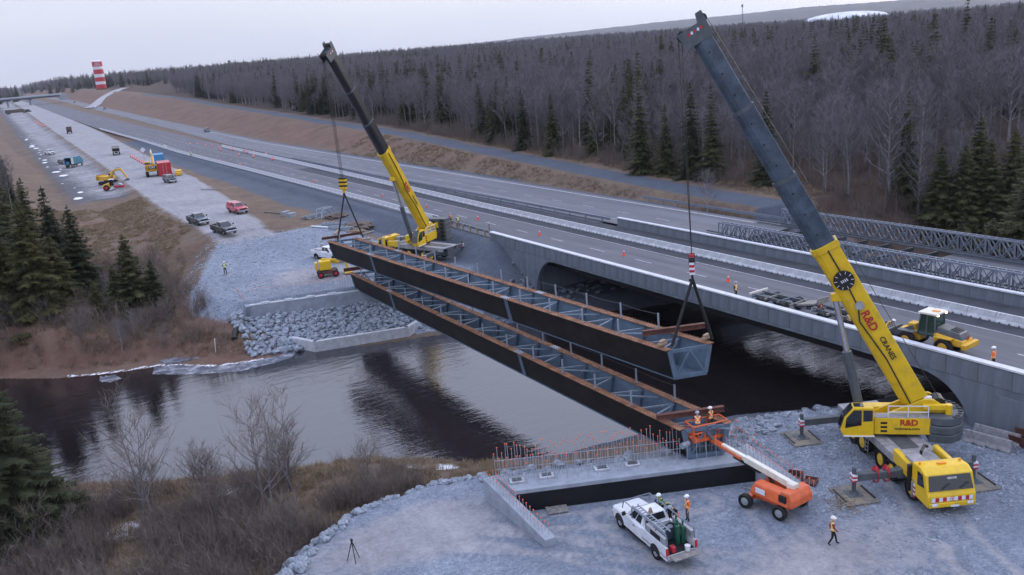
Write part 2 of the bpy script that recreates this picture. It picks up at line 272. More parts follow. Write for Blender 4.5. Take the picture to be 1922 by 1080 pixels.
# ------------------------------------------------------------------ mesh builder
class MB:
    def __init__(self): self.v = []; self.f = []; self.m = []
    def add(self, vs, fs, mi=0, mat=None):
        b = len(self.v)
        if mat is not None: vs = [mat @ Vector(p) for p in vs]
        self.v += [tuple(p) for p in vs]; self.f += [tuple(b + i for i in q) for q in fs]; self.m += [mi] * len(fs)
        return self
    def box(self, c, s, mi=0, rot=None, top=None, mat=None):
        x, y, z = s[0] / 2, s[1] / 2, s[2] / 2; tx, ty = top if top else (1, 1)
        vs = [(-x, -y, -z), (x, -y, -z), (x, y, -z), (-x, y, -z), (-x * tx, -y * ty, z), (x * tx, -y * ty, z), (x * tx, y * ty, z), (-x * tx, y * ty, z)]
        T = Matrix.Translation(Vector(c))
        if rot is not None: T = T @ Euler(rot).to_matrix().to_4x4()
        if mat is not None: T = mat @ T
        return self.add(vs, [(3, 2, 1, 0), (4, 5, 6, 7), (0, 1, 5, 4), (1, 2, 6, 5), (2, 3, 7, 6), (3, 0, 4, 7)], mi, T)
    def hexa(self, p, mi=0):
        return self.add(p, [(3, 2, 1, 0), (4, 5, 6, 7), (0, 1, 5, 4), (1, 2, 6, 5), (2, 3, 7, 6), (3, 0, 4, 7)], mi)
    def prism(self, poly, a, b, axis='y', mi=0, mat=None):
        """polygon in the plane normal to axis ('y': (x,z), 'x': (y,z), 'z': (x,y)), extruded a..b"""
        def P(p, t): return {'y': (p[0], t, p[1]), 'x': (t, p[0], p[1]), 'z': (p[0], p[1], t)}[axis]
        n = len(poly); vs = [P(p, a) for p in poly] + [P(p, b) for p in poly]
        fs = [tuple(range(n))[::-1], tuple(range(n, 2 * n))] + [(i, (i + 1) % n, n + (i + 1) % n, n + i) for i in range(n)]
        return self.add(vs, fs, mi, mat)
    def bar(self, p0, p1, w, h=None, mi=0, up=(0, 0, 1)):
        p0, p1 = Vector(p0), Vector(p1); h = h or w; d = (p1 - p0); L = d.length
        if L < 1e-6: return self
        d.normalize(); u = Vector(up)
        if abs(d.dot(u)) > 0.98: u = Vector((1, 0, 0))
        s = d.cross(u).normalized(); u = s.cross(d)
        o = [(-w / 2, -h / 2), (w / 2, -h / 2), (w / 2, h / 2), (-w / 2, h / 2)]
        return self.hexa([tuple(p0 + s * a + u * b) for a, b in o] + [tuple(p1 + s * a + u * b) for a, b in o], mi)
    def cyl(self, p0, p1, r0, r1=None, n=10, mi=0, cap=True, mi_cap=None):
        p0, p1 = Vector(p0), Vector(p1); r1 = r0 if r1 is None else r1
        d = (p1 - p0).normalized(); u = Vector((0, 0, 1)) if abs(d.z) < 0.95 else Vector((1, 0, 0))
        s = d.cross(u).normalized(); u = s.cross(d)
        vs = []
        for p, r in ((p0, r0), (p1, r1)):
            for i in range(n):
                a = 2 * math.pi * i / n; vs.append(tuple(p + (s * math.cos(a) + u * math.sin(a)) * r))
        self.add(vs, [(i, (i + 1) % n, n + (i + 1) % n, n + i) for i in range(n)], mi)
        if cap:
            b = len(self.v) - 2 * n; mc = mi if mi_cap is None else mi_cap
            self.f += [tuple(b + i for i in range(n))[::-1], tuple(b + n + i for i in range(n))]; self.m += [mc, mc]
        return self
    def tube(self, pts, r, n=6, mi=0):
        for i in range(len(pts) - 1):
            ra, rb = (r[i], r[i + 1]) if isinstance(r, (list, tuple)) else (r, r)
            self.cyl(pts[i], pts[i + 1], ra, rb, n, mi, cap=(i in (0, len(pts) - 2)))
        return self
    def ball(self, c, r, s=(1, 1, 1), nu=10, nv=6, mi=0, z0=-1.0, mat=None):
        vs = []; fs = []
        for j in range(nv + 1):
            t = math.asin(z0) + (math.pi / 2 - math.asin(z0)) * j / nv
            for i in range(nu):
                a = 2 * math.pi * i / nu
                vs.append((c[0] + r * s[0] * math.cos(t) * math.cos(a), c[1] + r * s[1] * math.cos(t) * math.sin(a), c[2] + r * s[2] * math.sin(t)))
        for j in range(nv):
            for i in range(nu): fs.append((j * nu + i, j * nu + (i + 1) % nu, (j + 1) * nu + (i + 1) % nu, (j + 1) * nu + i))
        return self.add(vs, fs, mi, mat)
    def loft(self, secs, mi=0, cap=True):
        n = len(secs[0]); vs = [p for s in secs for p in s]; fs = []
        for k in range(len(secs) - 1):
            for i in range(n): fs.append((k * n + i, k * n + (i + 1) % n, (k + 1) * n + (i + 1) % n, (k + 1) * n + i))
        if cap: fs += [tuple(range(n))[::-1], tuple(range((len(secs) - 1) * n, len(secs) * n))]
        return self.add(vs, fs, mi)
    def mesh(self, name, mats, smooth=False, bevel=0.0, seg=1):
        me = bpy.data.meshes.new(name); me.from_pydata(self.v, [], self.f); 
        for k in ([mats] if isinstance(mats, str) else mats): me.materials.append(MATS[k])
        me.polygons.foreach_set('material_index', self.m)
        bm = bmesh.new(); bm.from_mesh(me)
        bmesh.ops.recalc_face_normals(bm, faces=bm.faces)
        if bevel:
            bmesh.ops.remove_doubles(bm, verts=bm.verts, dist=1e-4)
            es = [e for e in bm.edges if len(e.link_faces) == 2 and e.calc_face_angle(0) > 0.5]
            bmesh.ops.bevel(bm, geom=es, offset=bevel, segments=seg, affect='EDGES', profile=0.6, clamp_overlap=True)
        bm.to_mesh(me); bm.free()
        if smooth: me.shade_smooth()
        me.update(); return me
    def build(self, name, mats, parent=None, smooth=False, bevel=0.0, seg=1, label=None, cat=None, group=None, kind=None, loc=None, rz=None):
        return obj(name, self.mesh(name, mats, smooth, bevel, seg), parent, label, cat, group, kind, loc, rz)
def tag(o, label=None, cat=None, group=None, kind=None):
    if label: o['label'] = label
    if cat: o['category'] = cat
    if group: o['group'] = group
    if kind: o['kind'] = kind
    return o
def obj(name, me, parent=None, label=None, cat=None, group=None, kind=None, loc=None, rz=None):
    o = bpy.data.objects.new(name, me); COL.objects.link(o)
    if parent is not None: o.parent = parent
    if loc is not None: o.location = loc
    if rz is not None: o.rotation_euler = (0, 0, rz)
    return tag(o, label, cat, group, kind)
def thing(name, label, cat, loc=(0, 0, 0), rz=0.0, group=None, kind=None):
    return obj(name, None, None, label, cat, group, kind, loc, rz)
def copy_tree(o, loc=None, rz=None, label=None, group=None, parent=None):
    c = o.copy(); COL.objects.link(c)
    if parent is not None: c.parent = parent
    if loc is not None: c.location = loc
    if rz is not None: c.rotation_euler = (c.rotation_euler[0], c.rotation_euler[1], rz)
    if label: c['label'] = label
    if group: c['group'] = group
    for ch in o.children: copy_tree(ch, parent=c)
    return c
_TEXT = {}
def _text_mesh(s, size, mat, bold):
    cu = bpy.data.curves.new('lettering', 'FONT'); cu.body = s; cu.size = size; cu.extrude = 0.004; cu.offset = bold
    cu.align_x = 'CENTER'; cu.align_y = 'CENTER'; cu.resolution_u = 3
    o = bpy.data.objects.new('lettering', cu); COL.objects.link(o)
    dg = bpy.context.evaluated_depsgraph_get(); me = bpy.data.meshes.new_from_object(o.evaluated_get(dg))
    bpy.data.objects.remove(o); me.materials.clear(); me.materials.append(MATS[mat]); return me
for _a in (('D', .26, 'sign_white', .01), ('GROVE', .17, 'sign_white', .004), ('R&D', .55, 'logo_red', .02), ('rndcrane.com', .27, 'logo_black', .006), ('R&D', .74, 'logo_red', .02), ('R&D', .8, 'logo_red', .03),
           ('CRANES', .46, 'logo_black', .008), ('CAT', .62, 'sign_white', .02), ('JLG', .3, 'sign_white', .012), ('EAST', 2.1, 'sign_white', .05), ('HANTS', 2.1, 'sign_white', .05)):
    _TEXT[_a] = _text_mesh(*_a)
def text_mesh(s, size, mat, extrude=0.004, bold=0.0): return _TEXT[(s, size, mat, bold)]
def lettering(s, size, mat, parent, origin, xdir, ydir, bold=0.0, name='lettering'):
    o = obj(name, text_mesh(s, size, mat, 0.004, bold), parent)
    x = Vector(xdir).normalized(); y = Vector(ydir).normalized(); z = x.cross(y).normalized(); y = z.cross(x)
    o.matrix_local = Matrix(((x.x, y.x, z.x, origin[0]), (x.y, y.y, z.y, origin[1]), (x.z, y.z, z.z, origin[2]), (0, 0, 0, 1)))
    return o
# ------------------------------------------------------------------ terrain
def vnoise(x, y, scale, seed=0):
    x = np.asarray(x, float) / scale + seed * 17.31; y = np.asarray(y, float) / scale + seed * 9.77
    xi = np.floor(x); yi = np.floor(y); fx = x - xi; fy = y - yi
    fx = fx * fx * (3 - 2 * fx); fy = fy * fy * (3 - 2 * fy)
    def h(a, b):
        s = np.sin(a * 127.1 + b * 311.7 + seed * 74.7) * 43758.5453
        return s - np.floor(s)
    return (h(xi, yi) * (1 - fx) + h(xi + 1, yi) * fx) * (1 - fy) + (h(xi, yi + 1) * (1 - fx) + h(xi + 1, yi + 1) * fx) * fy
def fnoise(x, y, scale, seed=0):
    return 0.55 * vnoise(x, y, scale, seed) + 0.3 * vnoise(x, y, scale / 2.3, seed + 1) + 0.15 * vnoise(x, y, scale / 5.1, seed + 2) - 0.5
def sstep(a, b, x):
    t = np.clip((x - a) / (b - a), 0, 1); return t * t * (3 - 2 * t)
def sd_poly(x, y, poly):
    """signed distance, negative inside"""
    x = np.asarray(x, float); y = np.asarray(y, float); d = np.full(x.shape, 1e18); ins = np.zeros(x.shape, bool); n = len(poly)
    for i in range(n):
        ax, ay = poly[i]; bx, by = poly[(i + 1) % n]; ex, ey = bx - ax, by - ay
        t = np.clip(((x - ax) * ex + (y - ay) * ey) / (ex * ex + ey * ey + 1e-12), 0, 1)
        d = np.minimum(d, (x - ax - t * ex) ** 2 + (y - ay - t * ey) ** 2)
        c = ((ay > y) != (by > y)) & (x < (bx - ax) * (y - ay) / (by - ay + 1e-12) + ax); ins ^= c
    return np.where(ins, -np.sqrt(d), np.sqrt(d))
FAR_BANK = [(-400, 260), (-60, 135), (-4.1, 112.8), (1, 108.2), (6.2, 105.4), (11.6, 103.9), (16.4, 99), (20.8, 97.4), (26.1, 98), (32.4, 93.7), (37.7, 92.3), (42.4, 90.7), (51.4, 89), (57, 86), (63, 83.5), (75, 80), (100, 74), (140, 70), (320, 60)]
NEAR_BANK = [(-400, 180), (-60, 98), (-10, 80.5), (0.2, 76.8), (6.5, 72.3), (11.8, 69.7), (16.2, 67.3), (22, 65.3), (25.3, 62), (28.1, 58.7), (34.3, 56), (41.9, 54.9), (49.3, 53.0), (56.7, 49.0), (63, 46.9), (66.6, 44.5), (80, 42), (110, 38), (320, 20)]
RIVER = FAR_BANK + NEAR_BANK[::-1]
ROAD_Y = [-500, 330, 550, 700, 1000, 1150, 2000, 9000]; ROAD_Z = [6.7, 6.7, 9.2, 11.3, 15.6, 17.8, 27, 40]
def zr(y): return np.interp(y, ROAD_Y, ROAD_Z)
HAUL_L = ([100, 147, 189, 245, 342, 527, 900, 2000], [27.3, 27.3, 26.8, 28, 30.2, 31.5, 34, 40])
HAUL_R = ([100, 147, 189, 245, 342, 527, 900, 2000], [35, 36.5, 40, 43.5, 46, 50, 52, 56])
FAR_PAD = [(22.4, 106.8), (20.0, 112), (19.5, 118), (21.5, 127), (26, 139), (27.3, 152), (40, 152), (47, 140), (50, 125), (54, 112), (54.5, 105), (48, 99.2), (38, 101.8)]
NEAR_PAD = [(9.9, 47.6), (13.2, 50.4), (16.5, 52.4), (21.3, 52.6), (24.5, 51.6), (30, 49.6), (36, 47.2), (44, 47.4), (52, 44), (56.5, 40), (58.5, 30), (58.5, -40), (-40, -40), (-10, 10), (2, 34), (6, 43)]
BANK_H = ([50, 90, 150, 250, 400, 600, 1000, 1600], [0.3, 1.1, 2.4, 3.9, 4.8, 5.2, 8.0, 9.0])
TRACK_C = ([60, 90, 107, 140, 182, 220, 286, 357, 434, 560, 700], [92.5, 91.8, 91.8, 93.8, 97.6, 101.5, 108, 112, 116, 122, 129])
def abut_line(x):   # far abutment front face, skewed
    return 106.0 - 0.297 * (x - 23.0)
def H(x, y):
    x = np.asarray(x, float); y = np.asarray(y, float)
    d = sd_poly(x, y, RIVER); nz1 = fnoise(x, y, 9.0, 3); nz2 = fnoise(x, y, 2.2, 8) * 1.5
    far = y > 93 - 0.42 * x
    bed = np.maximum(-2.2, 0.35 * np.minimum(d, 0) - 0.05)
    near = np.minimum(0.30 * d, 1.5) + 0.02 * np.clip(d - 5, 0, 60) + 0.9 * nz1 * np.clip(d / 4, 0, 1) + 0.25 * nz2 * np.clip(d / 2, 0, 1)
    cliff = 2.6 * sstep(14, 0, x) + .9 * sstep(20, 15, x)
    farh = 0.10 * np.minimum(d, 4) + (0.5 + cliff) * sstep(2.5 + 1.2 * nz1, 5.0 + 1.2 * nz1, d) + 0.055 * np.clip(d - 5, 0, 60) + 0.8 * nz1 * np.clip((d - 2) / 4, 0, 1) + 0.2 * nz2 * np.clip(d / 2, 0, 1)
    h = np.where(d < 0, bed, np.where(far, farh, near))
    rz_ = zr(y)
    # natural ground rises with the road, further out
    h = np.where((y > 150) & far, np.maximum(h, 4.2 + (rz_ - 6.7) * 0.9 + 1.6 * fnoise(x, y, 40, 5)), h)
    # haul road, aprons, strip between haul road and highway
    L = np.interp(y, *HAUL_L); Rr = np.interp(y, *HAUL_R)
    yy = np.maximum(0, 147 - y)
    dl = np.maximum(np.maximum(L - x, x - Rr), 0); haul = rz_ - 0.15 - 0.23 * np.hypot(dl, yy * 3) + 0.3 * nz1 * np.clip(dl / 3, 0, 1)
    h = np.where(far, np.maximum(h, haul), h)
    ap = np.maximum(np.maximum(15 - x, x - L), 0); apr = rz_ - 1.1 - 0.22 * np.hypot(ap, np.maximum(0, 222 - y) * 1.2) + 0.35 * nz1
    h = np.where(far, np.maximum(h, apr), h)
    st = np.maximum(np.maximum(Rr - x, x - 54.5), 0); strip = rz_ - 0.9 + 0.5 * nz1 + 0.2 * nz2 - 0.4 * np.hypot(st, np.maximum(0, 140 - y) * 1.2)
    h = np.where(far, np.maximum(h, strip), h)
    # far working pad
    dp = np.maximum(sd_poly(x, y, FAR_PAD), 0); fp = 4.6 + np.clip(y - 107, 0, 45) * 0.042 - 0.60 * dp + 0.15 * nz2 * np.clip(dp, 0, 1) + 0.10 * nz1
    h = np.maximum(h, np.where(far, fp, -9))
    # riprap slope in front of the far abutment
    fr = abut_line(x) - y; rip = 2.7 - 0.36 * fr
    h = np.where((fr > -0.6) & (fr < 9) & (x > 21.5) & (x < 47) & far, np.minimum(h, np.maximum(rip, np.where(d < 0, bed, 0.25))), h)
    # highway embankment north and south of the river
    ex = np.maximum(np.maximum(54.3 - x, x - 88.5), 0); ey = np.maximum(0, 104 - y)
    h = np.where(far, np.maximum(h, rz_ - 0.08 - 0.58 * np.hypot(ex, ey) + 0.15 * nz2 * np.clip(ex, 0, 1)), h)
    ex = np.maximum(np.maximum(57.0 - x, x - 95), 0); ey = np.maximum(0, y - 35)
    h = np.where(~far, np.maximum(h, 6.62 - 4.5 * ex - 1.2 * ey), h)
    # near working pad
    dn = np.maximum(sd_poly(x, y, NEAR_PAD), 0); npd = 2.7 - 0.62 * dn + 0.20 * nz2 * np.clip(dn, 0, 1)
    h = np.where(~far, np.maximum(h, npd), h)
    # cut bank east of the highway, rising ground under the forest
    e = np.clip(x - 86.6, 0, None); tc_ = np.interp(y, *TRACK_C)
    hb = np.interp(y, *BANK_H); wd = np.maximum(tc_ - 3.5 - 86.6, 0.8)
    bank = rz_ - 0.25 + hb * sstep(0.05, 1.0, e / wd) + np.interp(y, [0, 100, 200, 400], [.085, .075, .032, .012]) * np.clip(x - tc_ - 3, 0, 90) + np.interp(y, [0, 100, 200, 500], [.055, .045, .012, .002]) * np.clip(x - tc_ - 93, 0, 400) + 0.9 * nz1 * np.clip((e - 2) / 6, 0, 1) * np.clip((np.abs(x - tc_) - 3.5) / 4, 0, 1)
    h = np.where((x > 86.6) & far & (d > 0), np.maximum(np.where(d < 12, np.minimum(bank, 0.5 * d), bank), h * (x < 96)), h)
    bs = 6.4 + 0.075 * np.clip(x - 95, 0, 260) + 1.0 * nz1
    h = np.where((x > 95) & ~far & (d > 0), np.minimum(bs, 0.4 * d), h)
    return h
def ter(px, py, tmax=2500.0):
    """first hit of the pixel's ray with the terrain"""
    dv = ray(px, py); t = np.concatenate([np.arange(25, 300, 0.25), np.arange(300, tmax, 1.5)]) / math.hypot(dv.x, dv.y)
    z = CZ + dv.z * t; hh = H(dv.x * t, dv.y * t); i = int(np.argmax(z < hh))
    return Vector((dv.x * t[i], dv.y * t[i], float(hh[i])))
def hz(x, y): return float(H(np.array([x]), np.array([y]))[0])

def _grid_axis(parts):
    a = [parts[0][0]]
    for lo, hi, st in parts:
        n = max(1, int(round((hi - lo) / st))); a += list(np.linspace(lo, hi, n + 1)[1:])
    return np.array(a)
gx = _grid_axis([(-6000, -1500, 500), (-1500, -300, 80), (-300, -60, 12), (-60, -12, 2), (-12, 8, .5), (8, 56.2, 0.4), (56.2, 58, .6), (58, 100, 1.0), (100, 200, 3), (200, 500, 15), (500, 1500, 80), (1500, 7000, 500)])
gy = _grid_axis([(-400, -20, 40), (-20, 24, 4), (24, 54, 0.4), (54, 60, .5), (60, 86, 0.8), (86, 150, 0.5), (150, 260, 1.0), (260, 500, 3), (500, 1300, 12), (1300, 3000, 80), (3000, 9000, 500)])
GX, GY = np.meshgrid(gx, gy); GZ = H(GX, GY)
nx, ny = len(gx), len(gy)
verts = np.stack([GX.ravel(), GY.ravel(), GZ.ravel()], 1)
ii = (np.arange(ny - 1)[:, None] * nx + np.arange(nx - 1)[None, :]).ravel()
faces = np.stack([ii, ii + 1, ii + nx + 1, ii + nx], 1)
me = bpy.data.meshes.new('ground'); me.vertices.add(len(verts)); me.vertices.foreach_set('co', verts.ravel())
me.loops.add(faces.size); me.loops.foreach_set('vertex_index', faces.ravel()); me.polygons.add(len(faces))
me.polygons.foreach_set('loop_start', np.arange(0, faces.size, 4)); me.polygons.foreach_set('loop_total', np.full(len(faces), 4))
me.update(calc_edges=True); me.shade_smooth()
X, Y, Z = verts[:, 0], verts[:, 1], verts[:, 2]
dR = sd_poly(X, Y, RIVER); farm = Y > 93 - 0.42 * X
L = np.interp(Y, *HAUL_L); Rr = np.interp(Y, *HAUL_R); TC = np.interp(Y, *TRACK_C)
def soft(d, w): return np.clip(0.5 - d / (2 * w), 0, 1)       # 1 well inside, 0 well outside
gravel = np.where(farm, soft(sd_poly(X, Y, FAR_PAD) - 2.6 + 3.0 * sstep(112, 124, Y) * (X < 27), 1.6), soft(sd_poly(X, Y, NEAR_PAD) - 0.7, 1.0))
gravel = np.where(farm & (Y > 141 + 0.12 * (X - 30)), 0, gravel)
gravel = np.where(farm & (X > 44), gravel * soft(X - 48.5 - .12 * (112 - Y), 2.0), gravel)
gravel = np.where(farm & (X > 24) & (X < 47) & (Y > abut_line(X) - 8) & (Y < abut_line(X)), 0.9, gravel)
dark = soft(np.maximum(47.5 + 2.5 * fnoise(X, Y, 14, 2) - X, X - 57), 1.6) * farm * (Y < 420)
dark = np.maximum(dark, soft(np.maximum(84 - X, X - 87.6), 1.0) * farm * 0.85 * (Y > 150))
dark = np.maximum(dark, soft(np.maximum(54 - X, X - 86.3), .6) * (Y < 420))
dark = np.maximum(dark, soft(np.maximum(12 - X, X - L), 3.0) * farm * (Y > 225) * 0.55)
dark = np.maximum(dark, soft(np.hypot((X - 23.5) / 3.2, (Y - 42.0) / 5.5) - 1, .5) * .55)
dark = np.maximum(dark, soft(np.hypot((X - 47) / 4, (Y - 27.0) / 5) - 1, .5) * .45)
dark = np.maximum(dark, (soft(dR - 2.0, 1.6) * 0.75) * (~farm) * (X > 26))
dark = np.maximum(dark, soft(np.abs(X - TC) - 2.9, 1.0) * (Y > 86) * farm * (Y < 900) * 0.95)
dark = np.maximum(dark, soft(np.hypot((X - 90) / 6.5, (Y - 82) / 8) - 1, 0.2) * farm)
dark = np.where((X > 69) & (X < 79) & (Y > 330), 0, dark)
soil = soft(np.abs(dR - 6.0) - 5.0, 2.5) * farm * (X < 21) * 0.9
soil = np.maximum(soil, np.clip(.35 + 1.6 * fnoise(X, Y, 13, 51), 0, .75) * farm * (X < 26) * (Y < 200))
soil = np.maximum(soil, soft(np.maximum(89 - X, X - TC + 4), 3.0) * farm * (Y > 135) * 0.62)
soil = np.maximum(soil, soft(np.hypot(X - 20, Y - 101) - 5.5, 3.0) * 0.85)
pale = soft(np.maximum(L - X, X - Rr), 1.2) * farm * (Y > 140)
npd_ = sd_poly(X, Y, NEAR_PAD)
pale = np.maximum(pale, soft(np.hypot((X - 17.5) / 7.0, (Y - 47.5) / 3.2) - 1, 0.5) * 0.85)
pale = np.maximum(pale, soft(np.hypot((X - 34) / 9.0, (Y - 30.5) / 3.6) - 1, 0.6) * 0.75)
pale = np.maximum(pale, soft(np.hypot((X - 34) / 8.0, (Y - 112.5) / 5.5) - 1, 0.5) * 0.72 * farm)
def sd_line(pts):
    d = np.full(X.shape, 1e9)
    for (ax, ay), (bx, by) in zip(pts[:-1], pts[1:]):
        ex, ey = bx - ax, by - ay; t = np.clip(((X - ax) * ex + (Y - ay) * ey) / (ex * ex + ey * ey), 0, 1); d = np.minimum(d, np.hypot(X - ax - t * ex, Y - ay - t * ey))
    return d
# wheel tracks worn across the near pad
for pts_, w0 in (([(12, 46), (18, 46.5), (25, 40), (31, 33), (40, 28)], .95), ([(15, 49), (22, 44), (26, 37), (30, 27)], .95), ([(28, 42), (28.6, 36), (30, 30), (36, 26)], .85), ([(36, 36), (34, 31), (38, 26)], 1.1), ([(46, 34), (42, 28), (40, 24)], 1.3), ([(20, 47), (29, 41), (34, 39.5)], .9)):
    dl_ = np.abs(sd_line(pts_) - w0); pale = np.maximum(pale, soft(dl_ - .25, .3) * .85 * (npd_ < 0)); dark = np.maximum(dark, soft(np.abs(dl_ - .6) - .15, .25) * .8 * (npd_ < 0))
pale = np.maximum(pale, soft(np.maximum(17 - X, X - L), 4.0) * farm * (Y > 228) * 0.64)
snow = np.zeros_like(X)
for sx, sy, sr in ((3, 61.5, 1.6), (10.2, 64.6, 1.2), (24.2, 58.8, 1.7), (13, 66.6, 0.8), (0.2, 69, 2.0), (-1.5, 65, 1.5), (8.3, 61.2, .9)):
    snow = np.maximum(snow, soft(np.hypot((X - sx) / 1.5, Y - sy) - sr, 0.7) * 0.72)
for k in range(26):
    sy = 235 + k * 14 + rnd.random() * 8; sx = 15 + rnd.random() * 4
    snow = np.maximum(snow, soft(np.hypot(X - sx, (Y - sy) / 2.5) - (0.5 + 1.0 * rnd.random()), 0.6) * 0.8)
snow = np.maximum(snow, soft(np.hypot((X - 95.5) / 2, (Y - 71)) - 1.2, 0.6) * 0.9)
snow = np.maximum(snow, soft(np.abs(dR - 0.4) - 0.45, 0.5) * farm * (X < 22) * (X > 2) * 0.66)
ffl = np.where(farm, soft(TC + 5 - X, 3.0), soft(95 - X, 3.0)) * (Y > 30)
me.attributes.new('zone_a', 'FLOAT_COLOR', 'POINT').data.foreach_set('color', np.stack([gravel, dark, soil, np.ones_like(X)], 1).ravel())
me.attributes.new('zone_b', 'FLOAT_COLOR', 'POINT').data.foreach_set('color', np.stack([pale, snow, ffl, np.ones_like(X)], 1).ravel())

m = bpy.data.materials.new('ground'); m.use_nodes = True; MATS['ground'] = m; nt = m.node_tree; bs = nt.nodes['Principled BSDF']
bs.inputs['Roughness'].default_value = 0.92; bs.inputs['Specular IOR Level'].default_value = 0.25
LK = nt.links.new
geo = nt.nodes.new('ShaderNodeNewGeometry')
def noise(scale, detail=8, rough=0.65, dist=0.0, stretch=None):
    n = nt.nodes.new('ShaderNodeTexNoise'); n.inputs['Scale'].default_value = scale; n.inputs['Detail'].default_value = detail
    n.inputs['Roughness'].default_value = rough; n.inputs['Distortion'].default_value = dist
    if stretch:
        mp = nt.nodes.new('ShaderNodeMapping'); mp.inputs['Scale'].default_value = stretch; LK(geo.outputs['Position'], mp.inputs[0]); LK(mp.outputs[0], n.inputs['Vector'])
    else: LK(geo.outputs['Position'], n.inputs['Vector'])
    return n.outputs[0]
def ramp(src, stops):
    r = nt.nodes.new('ShaderNodeValToRGB'); r.color_ramp.elements[0].position = stops[0][0]; r.color_ramp.elements[0].color = (*stops[0][1], 1)
    r.color_ramp.elements[1].position = stops[-1][0]; r.color_ramp.elements[1].color = (*stops[-1][1], 1)
    for p, c in stops[1:-1]: r.color_ramp.elements.new(p).color = (*c, 1)
    LK(src, r.inputs[0]); return r.outputs[0]
def mth(op, a, b=0.0, clamp=False):
    n = nt.nodes.new('ShaderNodeMath'); n.operation = op; n.use_clamp = clamp
    for i, s in enumerate((a, b)):
        if isinstance(s, (int, float)): n.inputs[i].default_value = s
        else: LK(s, n.inputs[i])
    return n.outputs[0]
def mix(f, a, b):
    n = nt.nodes.new('ShaderNodeMix'); n.data_type = 'RGBA'; LK(f, n.inputs['Factor']); LK(a, n.inputs[6]); LK(b, n.inputs[7]); return n.outputs[2]
def attr(name):
    a = nt.nodes.new('ShaderNodeAttribute'); a.attribute_name = name; s = nt.nodes.new('ShaderNodeSeparateColor'); LK(a.outputs['Color'], s.inputs[0]); return s.outputs
za, zb = attr('zone_a'), attr('zone_b')
nA, nB, nC, nF = noise(0.11), noise(0.9), noise(5.0, 5), noise(11.0, 4, .8)
def edge(w, n, k=0.9, sharp=6.0):
    v = mth('ADD', w, mth('MULTIPLY', mth('SUBTRACT', n, 0.5), k)); return mth('MULTIPLY', mth('SUBTRACT', v, 0.5 - 0.5 / sharp), sharp, True)
mixn = mth('ADD', mth('MULTIPLY', nA, 0.5), mth('MULTIPLY', nB, 0.5))
grass = ramp(mth('ADD', mth('MULTIPLY', mixn, 0.6), mth('MULTIPLY', nC, 0.4)), [(0.30, (0.050, 0.037, 0.031)), (0.44, (0.105, 0.076, 0.060)), (0.56, (0.165, 0.122, 0.090)), (0.70, (0.25, 0.19, 0.135))])
floor = ramp(mixn, [(0.32, (0.035, 0.026, 0.022)), (0.55, (0.075, 0.05, 0.04)), (0.72, (0.12, 0.08, 0.055))])
nV = nt.nodes.new('ShaderNodeTexVoronoi'); nV.inputs['Scale'].default_value = 5.0; LK(geo.outputs['Position'], nV.inputs['Vector'])
stones = mth('ADD', mth('MULTIPLY', nF, 0.35), mth('ADD', mth('MULTIPLY', nC, 0.3), mth('MULTIPLY', mixn, 0.35)))
grav = ramp(stones, [(0.38, (0.060, 0.078, 0.11)), (0.47, (0.165, 0.192, 0.245)), (0.55, (0.245, 0.278, 0.335)), (0.64, (0.47, 0.50, 0.55))])
drk = ramp(stones, [(0.33, (0.035, 0.045, 0.062)), (0.50, (0.075, 0.09, 0.118)), (0.68, (0.15, 0.165, 0.20))])
sol = ramp(mixn, [(0.3, (0.075, 0.040, 0.032)), (0.5, (0.15, 0.088, 0.066)), (0.7, (0.20, 0.14, 0.105))])
pal = ramp(mth('ADD', mth('MULTIPLY', mixn, 0.5), mth('ADD', mth('MULTIPLY', nC, .3), mth('MULTIPLY', noise(0.5, 6, 0.6, 0.5, (3.0, 0.35, 1)), 0.2))), [(0.34, (0.15, 0.15, 0.168)), (0.5, (0.265, 0.264, 0.284)), (0.66, (0.40, 0.395, 0.412))])
snw = ramp(nB, [(0.3, (0.62, 0.65, 0.72)), (0.7, (0.82, 0.83, 0.86))])
c = mix(edge(zb[2], nB), grass, floor)
c = mix(edge(za[2], mixn, 1.2, 2.2), c, sol)
c = mix(edge(za[1], nB, 0.8, 4.0), c, drk)
c = mix(edge(za[0], mth('ADD', mth('MULTIPLY', nB, 0.6), mth('MULTIPLY', nC, 0.4)), 0.9, 5.0), c, grav)
drk2 = ramp(stones, [(0.33, (0.06, 0.075, 0.10)), (0.50, (0.125, 0.148, 0.19)), (0.68, (0.22, 0.245, 0.29))])
c = mix(mth('MULTIPLY', edge(za[1], mixn, 1.3, 2.2), mth('MULTIPLY', za[0], 1.0)), c, drk2)
c = mix(edge(zb[0], mixn, 1.6, 2.4), c, pal)
c = mix(edge(zb[1], mth('ADD', mth('MULTIPLY', nB, 0.5), mth('MULTIPLY', nC, 0.5)), 1.1, 9.0), c, snw)
LK(c, bs.inputs['Base Color'])
bp = nt.nodes.new('ShaderNodeBump'); bp.inputs['Strength'].default_value = 0.7; bp.inputs['Distance'].default_value = 0.12
LK(mth('ADD', mth('MULTIPLY', nC, 0.5), mth('ADD', mth('MULTIPLY', nF, 0.5), mth('MULTIPLY', nB, 0.5))), bp.inputs['Height']); LK(bp.outputs[0], bs.inputs['Normal'])
me.materials.append(m); ground = obj('ground', me, kind='structure')

